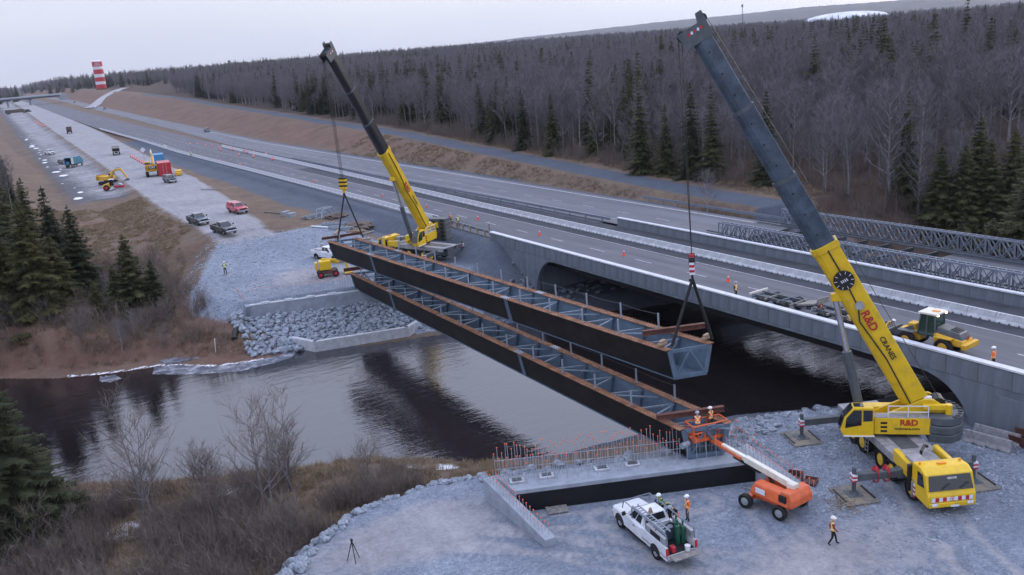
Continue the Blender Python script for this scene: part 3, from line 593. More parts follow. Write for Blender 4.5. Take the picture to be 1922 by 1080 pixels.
# river water
m = bpy.data.materials.new('water'); m.use_nodes = True; MATS['water'] = m; nt = m.node_tree; bs = nt.nodes['Principled BSDF']
bs.inputs['Roughness'].default_value = 0.04; bs.inputs['IOR'].default_value = 2.1; bs.inputs['Specular Tint'].default_value = (0.95, 0.94, 1.0, 1); bs.inputs['Specular IOR Level'].default_value = 0.5
geo = nt.nodes.new('ShaderNodeNewGeometry'); LK = nt.links.new
n1 = noise(0.55, 4, 0.55, 0.3, (0.55, 1.6, 1)); n2 = noise(3.2, 3, 0.5, 0.2, (0.7, 1.5, 1)); nL = noise(0.05, 3, 0.5)
amp = mth('MULTIPLY', mth('SUBTRACT', nL, 0.36), 5.0, True)
bp = nt.nodes.new('ShaderNodeBump'); bp.inputs['Distance'].default_value = 0.08; bp.inputs['Strength'].default_value = 0.55
LK(mth('MULTIPLY', mth('ADD', mth('MULTIPLY', n1, 0.75), mth('MULTIPLY', n2, 0.25)), mth('ADD', amp, 0.35)), bp.inputs['Height']); LK(bp.outputs[0], bs.inputs['Normal'])
LK(ramp(nL, [(0.3, (0.010, 0.008, 0.009)), (0.7, (0.022, 0.017, 0.020))]), bs.inputs['Base Color'])
wm = MB(); wm.add([(-1200, -200, 0), (1200, -200, 0), (1200, 400, 0), (-1200, 400, 0)], [(0, 1, 2, 3)])
wm.build('river_water', 'water', kind='structure')
# ------------------------------------------------------------------ carriageways
def ribbon(name, ys, xl, xr, dz, mat, kind='structure', parent=None, zf=None, jag=0.0):
    vs = []; fs = []
    for i, y in enumerate(ys):
        a = xl(y) if callable(xl) else xl; b = xr(y) if callable(xr) else xr
        if jag: a += jag * (rnd.random() - .5); b += jag * (rnd.random() - .5)
        z = (zf(y) if zf else float(zr(y))) + dz
        vs += [(a, y, z), (b, y, z)]
        if i: fs.append((2 * i - 2, 2 * i - 1, 2 * i + 1, 2 * i))
    mb = MB(); mb.add(vs, fs); return mb.build(name, mat, parent, kind=kind if parent is None else None)
YS = list(range(-40, 331, 10)) + list(range(350, 1500, 25))
a_l = lambda y: float(np.interp(y, [0, 330, 540, 760, 1400], [56.1, 56.1, 51.5, 50.5, 49])); a_r = lambda y: float(np.interp(y, [0, 200, 300, 420, 600, 900, 1400], [71.5, 71.5, 72.6, 72, 70, 68, 66]))
b_l = lambda y: float(np.interp(y, [0, 200, 330, 455, 600, 836, 1400], [72.4, 72.4, 74, 76.5, 78.5, 79.5, 81])); b_r = lambda y: float(np.interp(y, [0, 230, 430, 640, 870, 1400], [85.2, 85.6, 87.4, 88.5, 90, 94]))
ribbon('highway_carriageway', YS, a_l, a_r, 0.0, 'asphalt')
ribbon('highway_carriageway', [y for y in YS if y >= 80], b_l, b_r, 0.004, 'asphalt_b')
def lines(name, mat, segs):
    mb = MB()
    for x0, x1, y0, y1, off in segs:
        n = max(1, int((y1 - y0) / 20))
        for k in range(n):
            ya = y0 + (y1 - y0) * k / n; yb = y0 + (y1 - y0) * (k + 1) / n; za, zb_ = float(zr(ya)) + off, float(zr(yb)) + off
            mb.add([(x0, ya, za), (x1, ya, za), (x1, yb, zb_), (x0, yb, zb_)], [(0, 1, 2, 3)])
    return mb.build(name, mat, kind='structure')
lines('dark_shoulder', 'asphalt_dark', [(65.0, 71.4, -40, 225, 0.004)])
seg = [(61.14, 61.27, 33.5 + 9 * k, 36.5 + 9 * k, 0.008) for k in range(-8, 48)] + [(64.75, 64.86, -40, 420, 0.008), (57.6, 57.72, -40, 420, 0.008)]
seg += [(78.2, 78.33, 96 + 9 * k, 99 + 9 * k, 0.012) for k in range(0, 40)] + [(84.0, 84.35, 86, 420, 0.012), (74.6, 74.72, 86, 230, 0.012)]
lines('lane_marking', 'line_white', seg)

# ------------------------------------------------------------------ existing bridge over the river (deck, panelled walls, arch-cornered opening)
SOF = 5.9
br = thing('highway_bridge', 'grey concrete highway bridge with panelled side wall and dark rounded opening', 'bridge', (0, 0, 0))
arch = [(-30, 7.55), (-30, 1.5), (36.2, 1.5)]
for k in range(9):
    a = math.pi / 2 * k / 8; arch.append((40.6 - 4.4 * math.cos(a), 1.9 + (SOF - 1.9) * math.sin(a)))
for k in range(9):
    a = math.pi / 2 * (1 - k / 8); arch.append((90.6 + 4.2 * math.cos(a), 1.0 + (SOF - 1.0) * math.sin(a)))
arch += [(94.8, -0.8), (106.1, -0.8), (106.1, 7.55)]
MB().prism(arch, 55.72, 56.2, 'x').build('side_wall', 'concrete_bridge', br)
MB().box((55.92, 38.05, 7.615), (0.62, 136.1, 0.13)).build('coping', 'coping', br)
# recessed joints are left between proud panels
pm = {}
y = -27.6
while y < 104:
    w_ = 2.44
    full = (y > 34 - w_ and y + w_ < 95)
    z1 = 7.42; z0 = 5.72 if full else 5.72
    key = 'p'
    if key not in pm: pm[key] = MB().box((0, 0, 0), (0.05, w_ - 0.05, 1.3)).mesh('panel', 'concrete_bridge', bevel=0.02)
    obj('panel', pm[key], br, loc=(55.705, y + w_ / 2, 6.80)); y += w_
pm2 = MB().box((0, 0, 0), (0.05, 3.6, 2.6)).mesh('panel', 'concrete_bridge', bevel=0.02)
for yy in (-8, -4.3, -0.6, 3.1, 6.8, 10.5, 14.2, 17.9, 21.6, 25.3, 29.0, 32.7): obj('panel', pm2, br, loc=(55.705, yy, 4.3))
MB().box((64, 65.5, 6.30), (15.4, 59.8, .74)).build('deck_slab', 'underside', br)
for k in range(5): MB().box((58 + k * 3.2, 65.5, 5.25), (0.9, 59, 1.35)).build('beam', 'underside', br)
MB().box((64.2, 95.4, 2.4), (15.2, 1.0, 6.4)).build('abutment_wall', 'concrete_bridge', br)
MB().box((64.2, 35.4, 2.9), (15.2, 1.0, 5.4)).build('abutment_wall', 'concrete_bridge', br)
# far parapet wall along the median, panels between joints
mw = thing('parapet_wall', 'long grey concrete parapet wall between the two carriageways', 'wall', (71.75, 0, 0))
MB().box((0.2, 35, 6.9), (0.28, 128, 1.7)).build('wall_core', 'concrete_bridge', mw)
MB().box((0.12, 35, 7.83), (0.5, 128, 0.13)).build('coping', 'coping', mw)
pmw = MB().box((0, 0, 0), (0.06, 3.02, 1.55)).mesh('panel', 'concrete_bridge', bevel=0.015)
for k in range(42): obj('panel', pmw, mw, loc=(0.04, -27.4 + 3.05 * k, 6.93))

# ------------------------------------------------------------------ jersey barriers
def jersey_mesh(L=2.42, mat='barrier_white'):
    prof = [(-0.30, 0), (-0.30, 0.08), (-0.18, 0.30), (-0.09, 0.80), (0.09, 0.80), (0.18, 0.30), (0.30, 0.08), (0.30, 0)]
    mb = MB(); mb.prism(prof, -L / 2, L / 2, 'y', 0)
    for s in (-1, 1):
        for k in (-0.8, 0, 0.8): mb.box((s * 0.29, k, 0.06), (0.06, 0.16, 0.12), 1)
    mb.box((0, L / 2 + 0.005, 0.42), (0.08, 0.05, 0.5), 1)
    return mb.mesh('jersey_barrier', [mat, 'rock_dark'])
jm = jersey_mesh()
def jersey_row(y0, n, xf, label, group, step=2.45):
    for k in range(n):
        y = y0 + k * step; x = xf(y); x2 = xf(y + 1)
        obj('jersey_barrier', jm, None, label, 'barrier', group, loc=(x, y, float(zr(y)) + 0.006), rz=-math.atan2(x2 - x, 1) + rnd.uniform(-.006, .006))
jersey_row(18.5, 128, lambda y: float(np.interp(y, [0, 96, 130, 182, 243, 330, 420], [67.0, 67.05, 67.3, 68.6, 69.6, 70.6, 71.3])), 'white concrete barrier segment in the row dividing the two carriageways', 'barrier row between carriageways')
jersey_row(126, 165, lambda y: float(np.interp(y, [120, 153, 220, 300, 405, 540], [56.9, 57.2, 56.6, 55.6, 54.6, 51.5])), 'white concrete barrier segment along the highway edge above the dark gravel embankment', 'barrier row along highway edge')

# ------------------------------------------------------------------ guard rails
def guardrail(name, pts, label, step=3.8, blocks=False, h=0.75, post='galvanised'):
    o = thing(name, label, 'guard rail', (0, 0, 0)); mb = MB(); tot = 0
    P = [Vector(p) for p in pts]
    for a, b in zip(P[:-1], P[1:]):
        d = (b - a).normalized(); s = Vector((d.y, -d.x, 0))
        for k in (-0.11, 0.11): mb.bar(a + Vector((0, 0, h + k)), b + Vector((0, 0, h + k)), 0.09, 0.14)
        mb.bar(a + Vector((0, 0, h)) - s * 0.03, b + Vector((0, 0, h)) - s * 0.03, 0.03, 0.12)
    mb.build('rail_beam', 'galvanised', o)
    pmesh = MB().box((0, 0, h / 2), (0.15, 0.15, h + 0.1)).box((0, 0, h - 0.02), (0.34, 0.16, 0.32)).mesh('post', post) if blocks else MB().box((0, 0, h / 2), (0.12, 0.14, h)).mesh('post', post)
    for a, b in zip(P[:-1], P[1:]):
        n = max(1, int((b - a).length / step))
        for k in range(n):
            q = a + (b - a) * ((k + 0.5) / n); d = (b - a).normalized(); obj('post', pmesh, o, loc=q + Vector((d.y, -d.x, 0)) * (-0.16 if blocks else 0.12))
    return o
guardrail('guard_rail', [(56.2, 107, 6.66), (56.3, 116, 6.66), (56.6, 126, 6.66)], 'steel guard rail on wooden blocks where the bridge wall ends', 2.0, True, post='wood')
guardrail('guard_rail', [(71.9, 101, 6.66), (71.6, 121, 6.66), (71.1, 150, 6.66), (70.6, 186, 6.66), (71.6, 250, 6.66)], 'double steel guard rail leading up to the median parapet wall', 3.8)
guardrail('guard_rail', [(85.6, 79, 6.62), (85.9, 92, 6.62), (86.1, 112, 6.62)], 'short steel guard rail below the tan grassy mound beside the far carriageway', 3.0)

# ------------------------------------------------------------------ panel (truss) bridge
bb = thing('truss_panel_bridge', 'temporary steel truss panel bridge with two lattice sides beyond the parapet wall', 'bridge', (0, 0, 6.6))
def truss_panel():
    mb = MB(); L, Hh = 3.05, 2.15
    for x in (0.0, 0.62):
        for z in (0.08, Hh - 0.08): mb.box((x, L / 2, z), (0.16, L - 0.02, 0.15))
        for yy in (0.05, L / 2, L - 0.05): mb.box((x, yy, Hh / 2), (0.09, 0.09, Hh - 0.2))
        for q in (0, L / 2):
            for a, b in (((q + .08, .12), (q + L / 2 - .08, Hh - .12)), ((q + .08, Hh - .12), (q + L / 2 - .08, .12))): mb.bar((x, a[0], a[1]), (x, b[0], b[1]), 0.10, 0.10)
            mb.box((x, q + L / 4, Hh / 2), (.12, .3, .34))
    for yy in (0.35, 1.1, 1.95, 2.7): mb.bar((0, yy, Hh + 0.01), (0.62, yy + 0.3, Hh + 0.01), 0.07, 0.05)
    return mb.mesh('truss_panel', 'galvanised')
tp = truss_panel()
for k in range(16):
    y = 82 - 3.05 * (k + 1)
    obj('truss_panel', tp, bb, loc=(74.3, y, 0.1)); obj('truss_panel', tp, bb, loc=(84.9, y, 0.1))
MB().box((79.9, 45, -0.15), (10.6, 26, 0.28)).build('deck', 'asphalt_b', bb)
for x in (75.6, 84.2): MB().box((x, 61, 0.55), (0.12, 49, 0.16)).box((x, 61, 0.25), (0.10, 49, 0.12)).build('kerb_rail', 'machine_grey', bb)
for k in range(16): MB().box((79.9, 85 - 3.05 * k, -0.5), (12, 0.3, 0.45)).build('transom', 'machine_grey', bb)
MB().box((79.9, 81.6, -1.2), (13, 1.4, 2.2)).build('bank_seat', 'concrete', bb)
MB().box((79.9, 36.5, -1.2), (13, 1.4, 2.2)).build('bank_seat', 'concrete', bb)
# ------------------------------------------------------------------ rocks
def rock_mesh(seed, sub=1, mat='rock'):
    r = random.Random(seed); bm = bmesh.new(); bmesh.ops.create_icosphere(bm, subdivisions=sub, radius=1.0)
    sx, sy, sz = r.uniform(.8, 1.25), r.uniform(.7, 1.05), r.uniform(.5, .8)
    for v in bm.verts:
        k = r.uniform(.72, 1.15); v.co = Vector((v.co.x * sx * k, v.co.y * sy * k, v.co.z * sz * k))
    me = bpy.data.meshes.new('rock'); bm.to_mesh(me); bm.free(); me.materials.append(MATS[mat]); return me
ROCK = [rock_mesh(i, 1) for i in range(8)]; ROCKB = [rock_mesh(20 + i, 2) for i in range(8)]
ROCKD = [rock_mesh(40 + i, 1, 'rock_dark') for i in range(6)]
_rk = [(np.array([v.co[:] for v in m_.vertices]), np.array([p.vertices[:] for p in m_.polygons])) for m_ in ROCK]
def rock_stuff(name, pts, mats, parent=None, label=None, cat=None):
    """many small stones joined into one mesh; pts = (x, y, z, radius)"""
    V = []; Fc = []; off = 0
    for (x, y, z, r_) in pts:
        v, f = _rk[rnd.randrange(8)]; a = rnd.random() * 6.28; c, s = math.cos(a), math.sin(a)
        V.append(np.stack([(v[:, 0] * c - v[:, 1] * s) * r_ + x, (v[:, 0] * s + v[:, 1] * c) * r_ + y, v[:, 2] * r_ + z], 1)); Fc.append(f + off); off += len(v)
    V = np.concatenate(V); Fc = np.concatenate(Fc)
    me = bpy.data.meshes.new(name); me.from_pydata(V.tolist(), [], Fc.tolist()); me.materials.append(MATS[mats])
    return obj(name, me, parent, label, cat, kind='stuff')
def place_rocks(parent, pts, meshes):
    for (x, y, z, r_) in pts:
        o = obj('rock', meshes[rnd.randrange(len(meshes))], parent, loc=(x, y, z), rz=rnd.random() * 6.28)
        o.rotation_euler = (rnd.uniform(-.4, .4), rnd.uniform(-.4, .4), rnd.random() * 6.28); o.scale = (r_, r_, r_)
def scatter(n, fn, mind=0.0, tries=30):
    P = []
    for _ in range(n * tries):
        if len(P) >= n: break
        p = fn()
        if p is None: continue
        if mind and any((p[0] - q[0]) ** 2 + (p[1] - q[1]) ** 2 < (mind * (p[2] + q[2])) ** 2 for q in P): continue
        P.append(p)
    return P
# riprap in front of the far abutment
def _rip():
    x = rnd.uniform(20.5, 46.5); y = abut_line(x) - rnd.uniform(0.1, 7.5)
    if x > 26.5 and y < 95.6 + 0.2 - 0.26 * (x - 27) + (max(0, x - 37) * 0.9): return None
    if x <= 26.5 and y < 97.6 - 0.0 * x: return None
    return (x, y, rnd.uniform(.26, .52) * (1.25 if x < 27 else 1.0))
rp = scatter(520, _rip, 0.62, 12); rp.sort(key=lambda p: -p[2] / math.hypot(p[0], p[1]) * (2.0 if p[0] < 38 else 1.0))
rr = thing('riprap', 'sloping bed of loose grey riprap rocks between far abutment and low concrete wall', 'riprap', (0, 0, 0))
def drape(P, k): return [(p[0], p[1], float(z) + k * p[2], p[2]) for p, z in zip(P, H(np.array([p[0] for p in P]), np.array([p[1] for p in P])))]
rp = drape(rp, .32)
place_rocks(rr, rp[:295], ROCKB); rock_stuff('rock_fill', [(a, b, c, d) for a, b, c, d in rp[295:]] + drape([(x, y, rnd.uniform(.1, .2)) for x, y in [(rnd.uniform(22, 46), 0) for _ in range(900)] for y in [abut_line(x) - rnd.uniform(.1, 7.2)] if y > 95.9 - .27 * (x - 27)], .3), 'rock', rr)
# boulder edging of the near pad
edge_pts = [(7.2, 44.6), (9.4, 47.7), (11.4, 49.4), (13.6, 51.0), (16.0, 52.7), (18.6, 53.2), (21.6, 53.1), (24.3, 52.4)]
be = thing('boulder_edge', 'line of grey boulders edging the gravel pad above the brown brush', 'boulder edge', (0, 0, 0))
pts = []
for k in range(175):
    t = rnd.random() * (len(edge_pts) - 1); i = int(t); a, b = edge_pts[i], edge_pts[i + 1]; f_ = t - i
    x = a[0] + (b[0] - a[0]) * f_ + rnd.uniform(-.55, .75); y = a[1] + (b[1] - a[1]) * f_ + rnd.uniform(-.55, .75); s = rnd.uniform(.16, .48) * (1.15 if x < 11 else .85)
    pts.append((x, y, s))
place_rocks(be, drape(pts, .25), ROCKB)
# rocks on the river side of the near abutment and on the slope under the existing bridge
bk = thing('rock_bank', 'band of broken grey rocks between near abutment and the river', 'rock bank', (0, 0, 0))
pts = []
for k in range(230):
    x = rnd.uniform(24.5, 55); y = (49.2 - .42 * (x - 23.3) if x < 39 else 42.5 + .25 * (x - 39)) + abs(rnd.gauss(0, 1.6)) + .4; s = rnd.uniform(.18, .45)
    pts.append((x, y, s))
place_rocks(bk, drape(pts, .2), ROCKB)
ub = thing('rock_bank', 'dark rock slope under the left end of the highway bridge', 'rock bank', (0, 0, 0))
pts = []
for k in range(230):
    x = rnd.uniform(48, 68); y = rnd.uniform(90, 100); s = rnd.uniform(.25, .6)
    if x < 55.5 and y > 98 - (55 - x) * .5: continue
    pts.append((x, y, s))
place_rocks(ub, drape(pts, .2), ROCKD)
# loose crushed stone on both pads
def stone_field(n, x0, x1, y0, y1, keep, r0, r1, big):
    g = np.random.default_rng(5); x = g.uniform(x0, x1, n); y = g.uniform(y0, y1, n); k = keep(x, y, g.random(n)); x, y = x[k], y[k]
    r_ = g.uniform(r0, r1, len(x)) * np.where(g.random(len(x)) < .05, big, 1); z = H(x, y)
    return list(zip(x, y, z + .01, r_))
pts = stone_field(16000, 38, 55.3, 28, 50, lambda x, y, u: (sd_poly(x, y, NEAR_PAD) < 2.0) & (u < .2 + .6 * np.clip((y - 33) / 8, 0, 1) + .3 * (x > 48)), .03, .11, 1.6)
rock_stuff('crushed_stone', pts, 'rock', label='coarse crushed blue grey stone around the yellow crane', cat='stones')
pts = stone_field(12000, 16, 46, 97, 143, lambda x, y, u: (sd_poly(x, y, FAR_PAD) < 2.5) & ~((y < abut_line(x) + 2) & (x > 22.4)) & (u < np.where((x > 28.5) & (y < 122), .06, .6)), .04, .14, 1.9)
rock_stuff('crushed_stone', pts, 'rock', label='rubble of pale crushed stone around the far abutment', cat='stones')

# ------------------------------------------------------------------ rebar
_rb = {}
def rebar(parent, p, h, tilt=(0, 0), cap=True, r=0.018):
    h = round(h * 5) / 5
    if (h, r) not in _rb: _rb[(h, r)] = (MB().cyl((0, 0, 0), (0, 0, h), r, r, 5).mesh('rebar', 'rebar'), MB().cyl((0, 0, h - .06), (0, 0, h + .0), .028, .028, 6).cyl((0, 0, h), (0, 0, h + .03), .046, .04, 8).mesh('rebar_cap', 'cap_orange'))
    a, b = _rb[(h, r)]; o = obj('rebar', a, parent, loc=p); o.rotation_euler = (tilt[0], tilt[1], 0)
    if cap: obj('rebar_cap', b, o)
    return o
# ------------------------------------------------------------------ near abutment
ns = lambda x: 45.7 - .43 * (x - 24.2); nn = lambda x: 48.4 - .43 * (x - 23.3)
na = thing('bridge_abutment', 'near concrete bridge abutment with black tarred back wall and orange capped rebar', 'abutment', (0, 0, 0))
MB().prism([(24.15, ns(24.15)), (38.5, ns(38.5)), (39.3, nn(39.3)), (24.15, nn(24.15))], 1.0, 4.2, 'z').build('seat_beam', 'concrete', na, bevel=.03)
MB().prism([(24.2, ns(24.2) - .035), (38.45, ns(38.45) - .035), (38.45, ns(38.45) + .1), (24.2, ns(24.2) + .1)], 1.2, 3.93, 'z').build('tar_membrane', 'tar', na)
MB().hexa([(23.38, 41.0, 2.3), (24.12, 41.0, 2.3), (24.12, 48.5, 1.0), (23.38, 48.5, 1.0), (23.38, 41.0, 3.2), (24.12, 41.0, 3.2), (24.12, 48.5, 4.21), (23.38, 48.5, 4.21)]).build('wing_wall', 'concrete', na, bevel=.03)
MB().hexa([(38.52, 35.2, 2.4), (39.35, 35.2, 2.4), (39.9, 41.8, 1.0), (38.52, 41.2, 1.0), (38.52, 35.2, 3.35), (39.35, 35.2, 3.35), (39.9, 41.8, 4.21), (38.52, 41.2, 4.21)]).build('wing_wall', 'concrete', na, bevel=.03)
for x, y in ((24.9, 46.7), (26.75, 46.1), (30.1, 44.7), (32.0, 43.95)):
    b = MB().box((x, y, 4.27), (.95, .62, .14), rot=(0, 0, -.4)).build('bearing_block', 'concrete_light', na, bevel=.02)
    MB().box((x, y, 4.37), (.6, .36, .06), rot=(0, 0, -.4)).build('bearing_plate', 'machine_grey', b)
for k in range(76):
    x = 24.0 + 15.0 * k / 75; j = rnd.uniform(-.06, .06)
    rebar(na, (x + j, nn(x) - .3, 4.2), rnd.choice((1.8, 2.0, 2.2, 2.4)) - (.4 if x > 33.5 else 0), (rnd.uniform(-.03, .03), rnd.uniform(-.03, .03)))
    if k % 2 == 0 or x < 28: rebar(na, (x + j + .14, nn(x) - .75, 4.2), rnd.choice((1.4, 1.6)), (rnd.uniform(-.03, .03), rnd.uniform(-.03, .03)))
    if k % 3 == 0: rebar(na, (x + .1, nn(x) - 1.5, 4.2), rnd.choice((1.4, 1.6)), (rnd.uniform(-.04, .04), rnd.uniform(-.04, .04)))
MB().bar((24.0, nn(24) - .28, 5.5), (39, nn(39) - .28, 5.2), .035).bar((24.0, nn(24) - .32, 4.9), (39, nn(39) - .32, 4.7), .035).build('tie_bar', 'rebar', na)
for k in range(17):
    y = 48.2 - 6.6 * k / 16; z = 4.19 - (48.5 - y) / 7.5 * 1.01
    rebar(na, (23.55, y, z), .6); rebar(na, (23.92, y - .15, z), .6)
    y2 = 41.2 - 5.8 * k / 16; z2 = 4.21 - (41.5 - y2) / 6.3 * .86
    rebar(na, (38.75 + .2 * (1 - k / 16), y2, z2), .6); rebar(na, (39.1 + .35 * (1 - k / 16), y2 - .1, z2), .8)
# ------------------------------------------------------------------ far abutment
fa = thing('bridge_abutment', 'far concrete abutment above the riprap slope, rows of rebar standing on it', 'abutment', (0, 0, 0))
al = abut_line
MB().prism([(22.9, al(22.9)), (47, al(47)), (47, al(47) + 1.9), (22.9, al(22.9) + 1.9)], 0.6, 4.2, 'z').build('seat_beam', 'concrete', fa, bevel=.03)
MB().prism([(22.88, al(22.9) - .03), (47, al(47) - .03), (47, al(47) + .75), (22.88, al(22.9) + .75)], 4.2, 4.28, 'z').build('seat_ledge', 'concrete_light', fa)
MB().hexa([(22.4, 107, 1.6), (22.9, 105.95, 1.6), (22.9, 112.4, 3.4), (22.3, 112.4, 3.4), (22.4, 106, 4.22), (22.9, 105.9, 4.22), (22.9, 112.4, 4.8), (22.3, 112.4, 4.8)]).build('wing_wall', 'concrete', fa, bevel=.03)
for k in range(78):
    x = 23.4 + 23.0 * k / 77; rebar(fa, (x, al(x) + 1.35 + rnd.uniform(-.05, .05), 4.2), rnd.choice((1.6, 1.8, 1.8)), (rnd.uniform(-.03, .03), rnd.uniform(-.03, .03)))
for k in range(11): rebar(fa, (22.65, 106.6 + .5 * k, 4.3 + .05 * k), .6)
for x in (24.7, 27.3, 29.8, 32.2): MB().box((x, al(x) + .42, 4.33), (1.0, .55, .12), rot=(0, 0, -.29)).build('bearing_block', 'concrete_light', fa)
lw = MB(); LW = [(25.3, 100.0), (27.0, 96.0), (37.4, 93.3), (40.4, 95.6)]
for a, b in zip(LW[:-1], LW[1:]):
    d = (Vector(b) - Vector(a)).normalized(); n = Vector((-d.y, d.x)) * .55
    lw.prism([a, b, (b[0] + n.x, b[1] + n.y), (a[0] + n.x, a[1] + n.y)], -1.2, 1.2, 'z')
lw.build('retaining_wall', 'concrete_light', label='low pale concrete retaining wall at the water below the riprap', cat='wall')

# ------------------------------------------------------------------ steel tub girders
def girder(name, label, p_near0, p_near1, ztop, skew, wid=2.9, depth=2.15, wires=True):
    """p_near0 = end by the far bank, p_near1 = end by the near bank, along the near flange"""
    a = Vector((*p_near0, 0)); b = Vector((*p_near1, 0)); L = (b - a).length; d = (b - a) / L
    t = thing(name, label, 'girder', (a.x, a.y, ztop), math.atan2(d.y, d.x)); V = 1  # local x along, local +y to the far side
    sg = lambda v: skew * v     # end offset with distance across
    ins = .42; bw0, bw1 = ins, wid - ins; th = .04
    def plate(nm, mat, y0, z0, y1, z1, tk, x0=0.0, x1=None, par=t):
        x1 = L if x1 is None else x1; n = Vector((0, z1 - z0, -(y1 - y0))).normalized() * tk
        pts = [(x0 + sg(y0), y0, z0), (x1 + sg(y0), y0, z0), (x1 + sg(y1), y1, z1), (x0 + sg(y1), y1, z1)]
        return MB().hexa(pts + [(p[0], p[1] + n.y, p[2] + n.z) for p in pts]).build(nm, mat, par)
    plate('web', ['weathering_steel'], -.0, -.05, bw0, -depth, -.02); plate('web_lining', 'girder_paint', .022, -.05, bw0 + .022, -depth, .012)
    plate('web', ['girder_paint'], wid, -.05, bw1, -depth, .02)
    MB().hexa([(sg(bw0 - .1), bw0 - .1, -depth - .05), (L + sg(bw0 - .1), bw0 - .1, -depth - .05), (L + sg(bw1 + .1), bw1 + .1, -depth - .05), (sg(bw1 + .1), bw1 + .1, -depth - .05),
               (sg(bw0 - .1), bw0 - .1, -depth), (L + sg(bw0 - .1), bw0 - .1, -depth), (L + sg(bw1 + .1), bw1 + .1, -depth), (sg(bw1 + .1), bw1 + .1, -depth)]).build('bottom_flange', 'girder_paint', t)
    for v in (0.0, wid):
        f = MB().box((L / 2 + sg(v), v, -.025), (L, .56, .05)).build('top_flange', 'rust_flange', t)
        st = MB(); x = .25
        while x < L - .2:
            for q in (-.17, 0, .17): st.cyl((x + sg(v), v + q, 0), (x + sg(v), v + q, .15), .02, .02, 4)
            x += .36
        st.build('shear_stud', 'rust_flange', f, kind='stuff')
    for fr in (.2, .66):
        x = L * fr
        for v in (0, wid):
            MB().box((x + sg(v), v, .015), (1.1, .5, .03)).box((x + sg(v), v, .04), (.9, .4, .02)).build('splice_plate', 'steel_light', t)
        pts = [(x - .28 + sg(0), -.03, -.06), (x + .28 + sg(0), -.03, -.06), (x + .28 + sg(0), ins - .03, -depth), (x - .28 + sg(0), ins - .03, -depth)]
        MB().hexa(pts + [(p[0], p[1] - .03, p[2]) for p in pts]).build('splice_plate', 'girder_paint', t)
    x0 = 2.0; k = 0
    while x0 < L - 1:
        mb = MB(); z = -.28
        mb.bar((x0 + sg(.1), .1, z), (x0 + sg(wid), wid - .1, z), .12, .1)
        if k % 2 == 0: mb.bar((x0 + sg(.1), .1, z), (x0 + 1.9 + sg(wid), wid - .1, z - .02), .12, .08)
        else: mb.bar((x0 + sg(wid), wid - .1, z), (x0 + 1.9 + sg(0), .1, z - .02), .12, .08)
        if k % 3 == 0:
            mb.bar((x0 + sg(.15), .15, -.35), (x0 + sg(wid / 2), wid / 2, -depth + .1), .1); mb.bar((x0 + sg(wid), wid - .15, -.35), (x0 + sg(wid / 2), wid / 2, -depth + .1), .1)
        mb.build('cross_brace', 'brace_paint', t)
        s = MB(); s.hexa([(x0 - .01 + sg(wid), wid - .02, -.06), (x0 + .01 + sg(wid), wid - .02, -.06), (x0 + .01 + sg(wid), bw1 - .02, -depth), (x0 - .01 + sg(wid), bw1 - .02, -depth),
                          (x0 - .01 + sg(wid), wid - .22, -.06), (x0 + .01 + sg(wid), wid - .22, -.06), (x0 + .01 + sg(wid), bw1 - .2, -depth), (x0 - .01 + sg(wid), bw1 - .2, -depth)]); s.build('stiffener', 'girder_paint', t)
        x0 += 3.6; k += 1
    # end frame
    for xe in (0.02, L - .02):
        e = MB(); q = lambda y, z: (xe + sg(y), y, z)
        e.bar(q(.06, -.1), q(bw0, -depth + .1), .08, .36, up=(0, 1, 0)); e.bar(q(wid - .06, -.1), q(bw1, -depth + .1), .08, .36, up=(0, 1, 0))
        e.bar(q(.2, -.16), q(wid - .2, -.16), .08, .24); e.bar(q(bw0, -depth + .16), q(bw1, -depth + .16), .08, .26)
        e.bar(q(wid / 2, -.25), q(bw0 + .1, -depth + .25), .08, .13, up=(0, 1, 0)); e.bar(q(wid / 2, -.25), q(bw1 - .1, -depth + .25), .08, .13, up=(0, 1, 0))
        e.build('end_frame', 'girder_paint', t)
    # safety posts with life lines
    pmesh = MB().box((0, 0, .55), (.1, .1, 1.1)).box((0, 0, .03), (.2, .2, .06)).mesh('safety_post', 'steel_light')
    xs = [L * (.06 + .071 * i) for i in range(13)]
    for v in (0.0, wid):
        for x in xs: obj('safety_post', pmesh, t, loc=(x + sg(v), v, 0))
    if wires:
        wl = MB(); wl.tube([(x + sg(wid), wid, 1.02 - (.08 if i % 2 else 0)) for i, x in enumerate(sum([[x, x + L * .035] for x in xs[:-1]], []) + [xs[-1]])], .014, 4); wl.build('life_line', 'machine_grey', t)
    return t
g1 = girder('tub_girder', 'steel tub girder resting on both abutments, dark side web and rust orange flanges', (34.9, 103.6), (34.95, 42.35), 6.4, .40)
g2 = girder('tub_girder', 'steel tub girder hanging from two yellow cranes above the other girder', (32.9, 104.3), (36.6, 45.5), 10.6, .36)
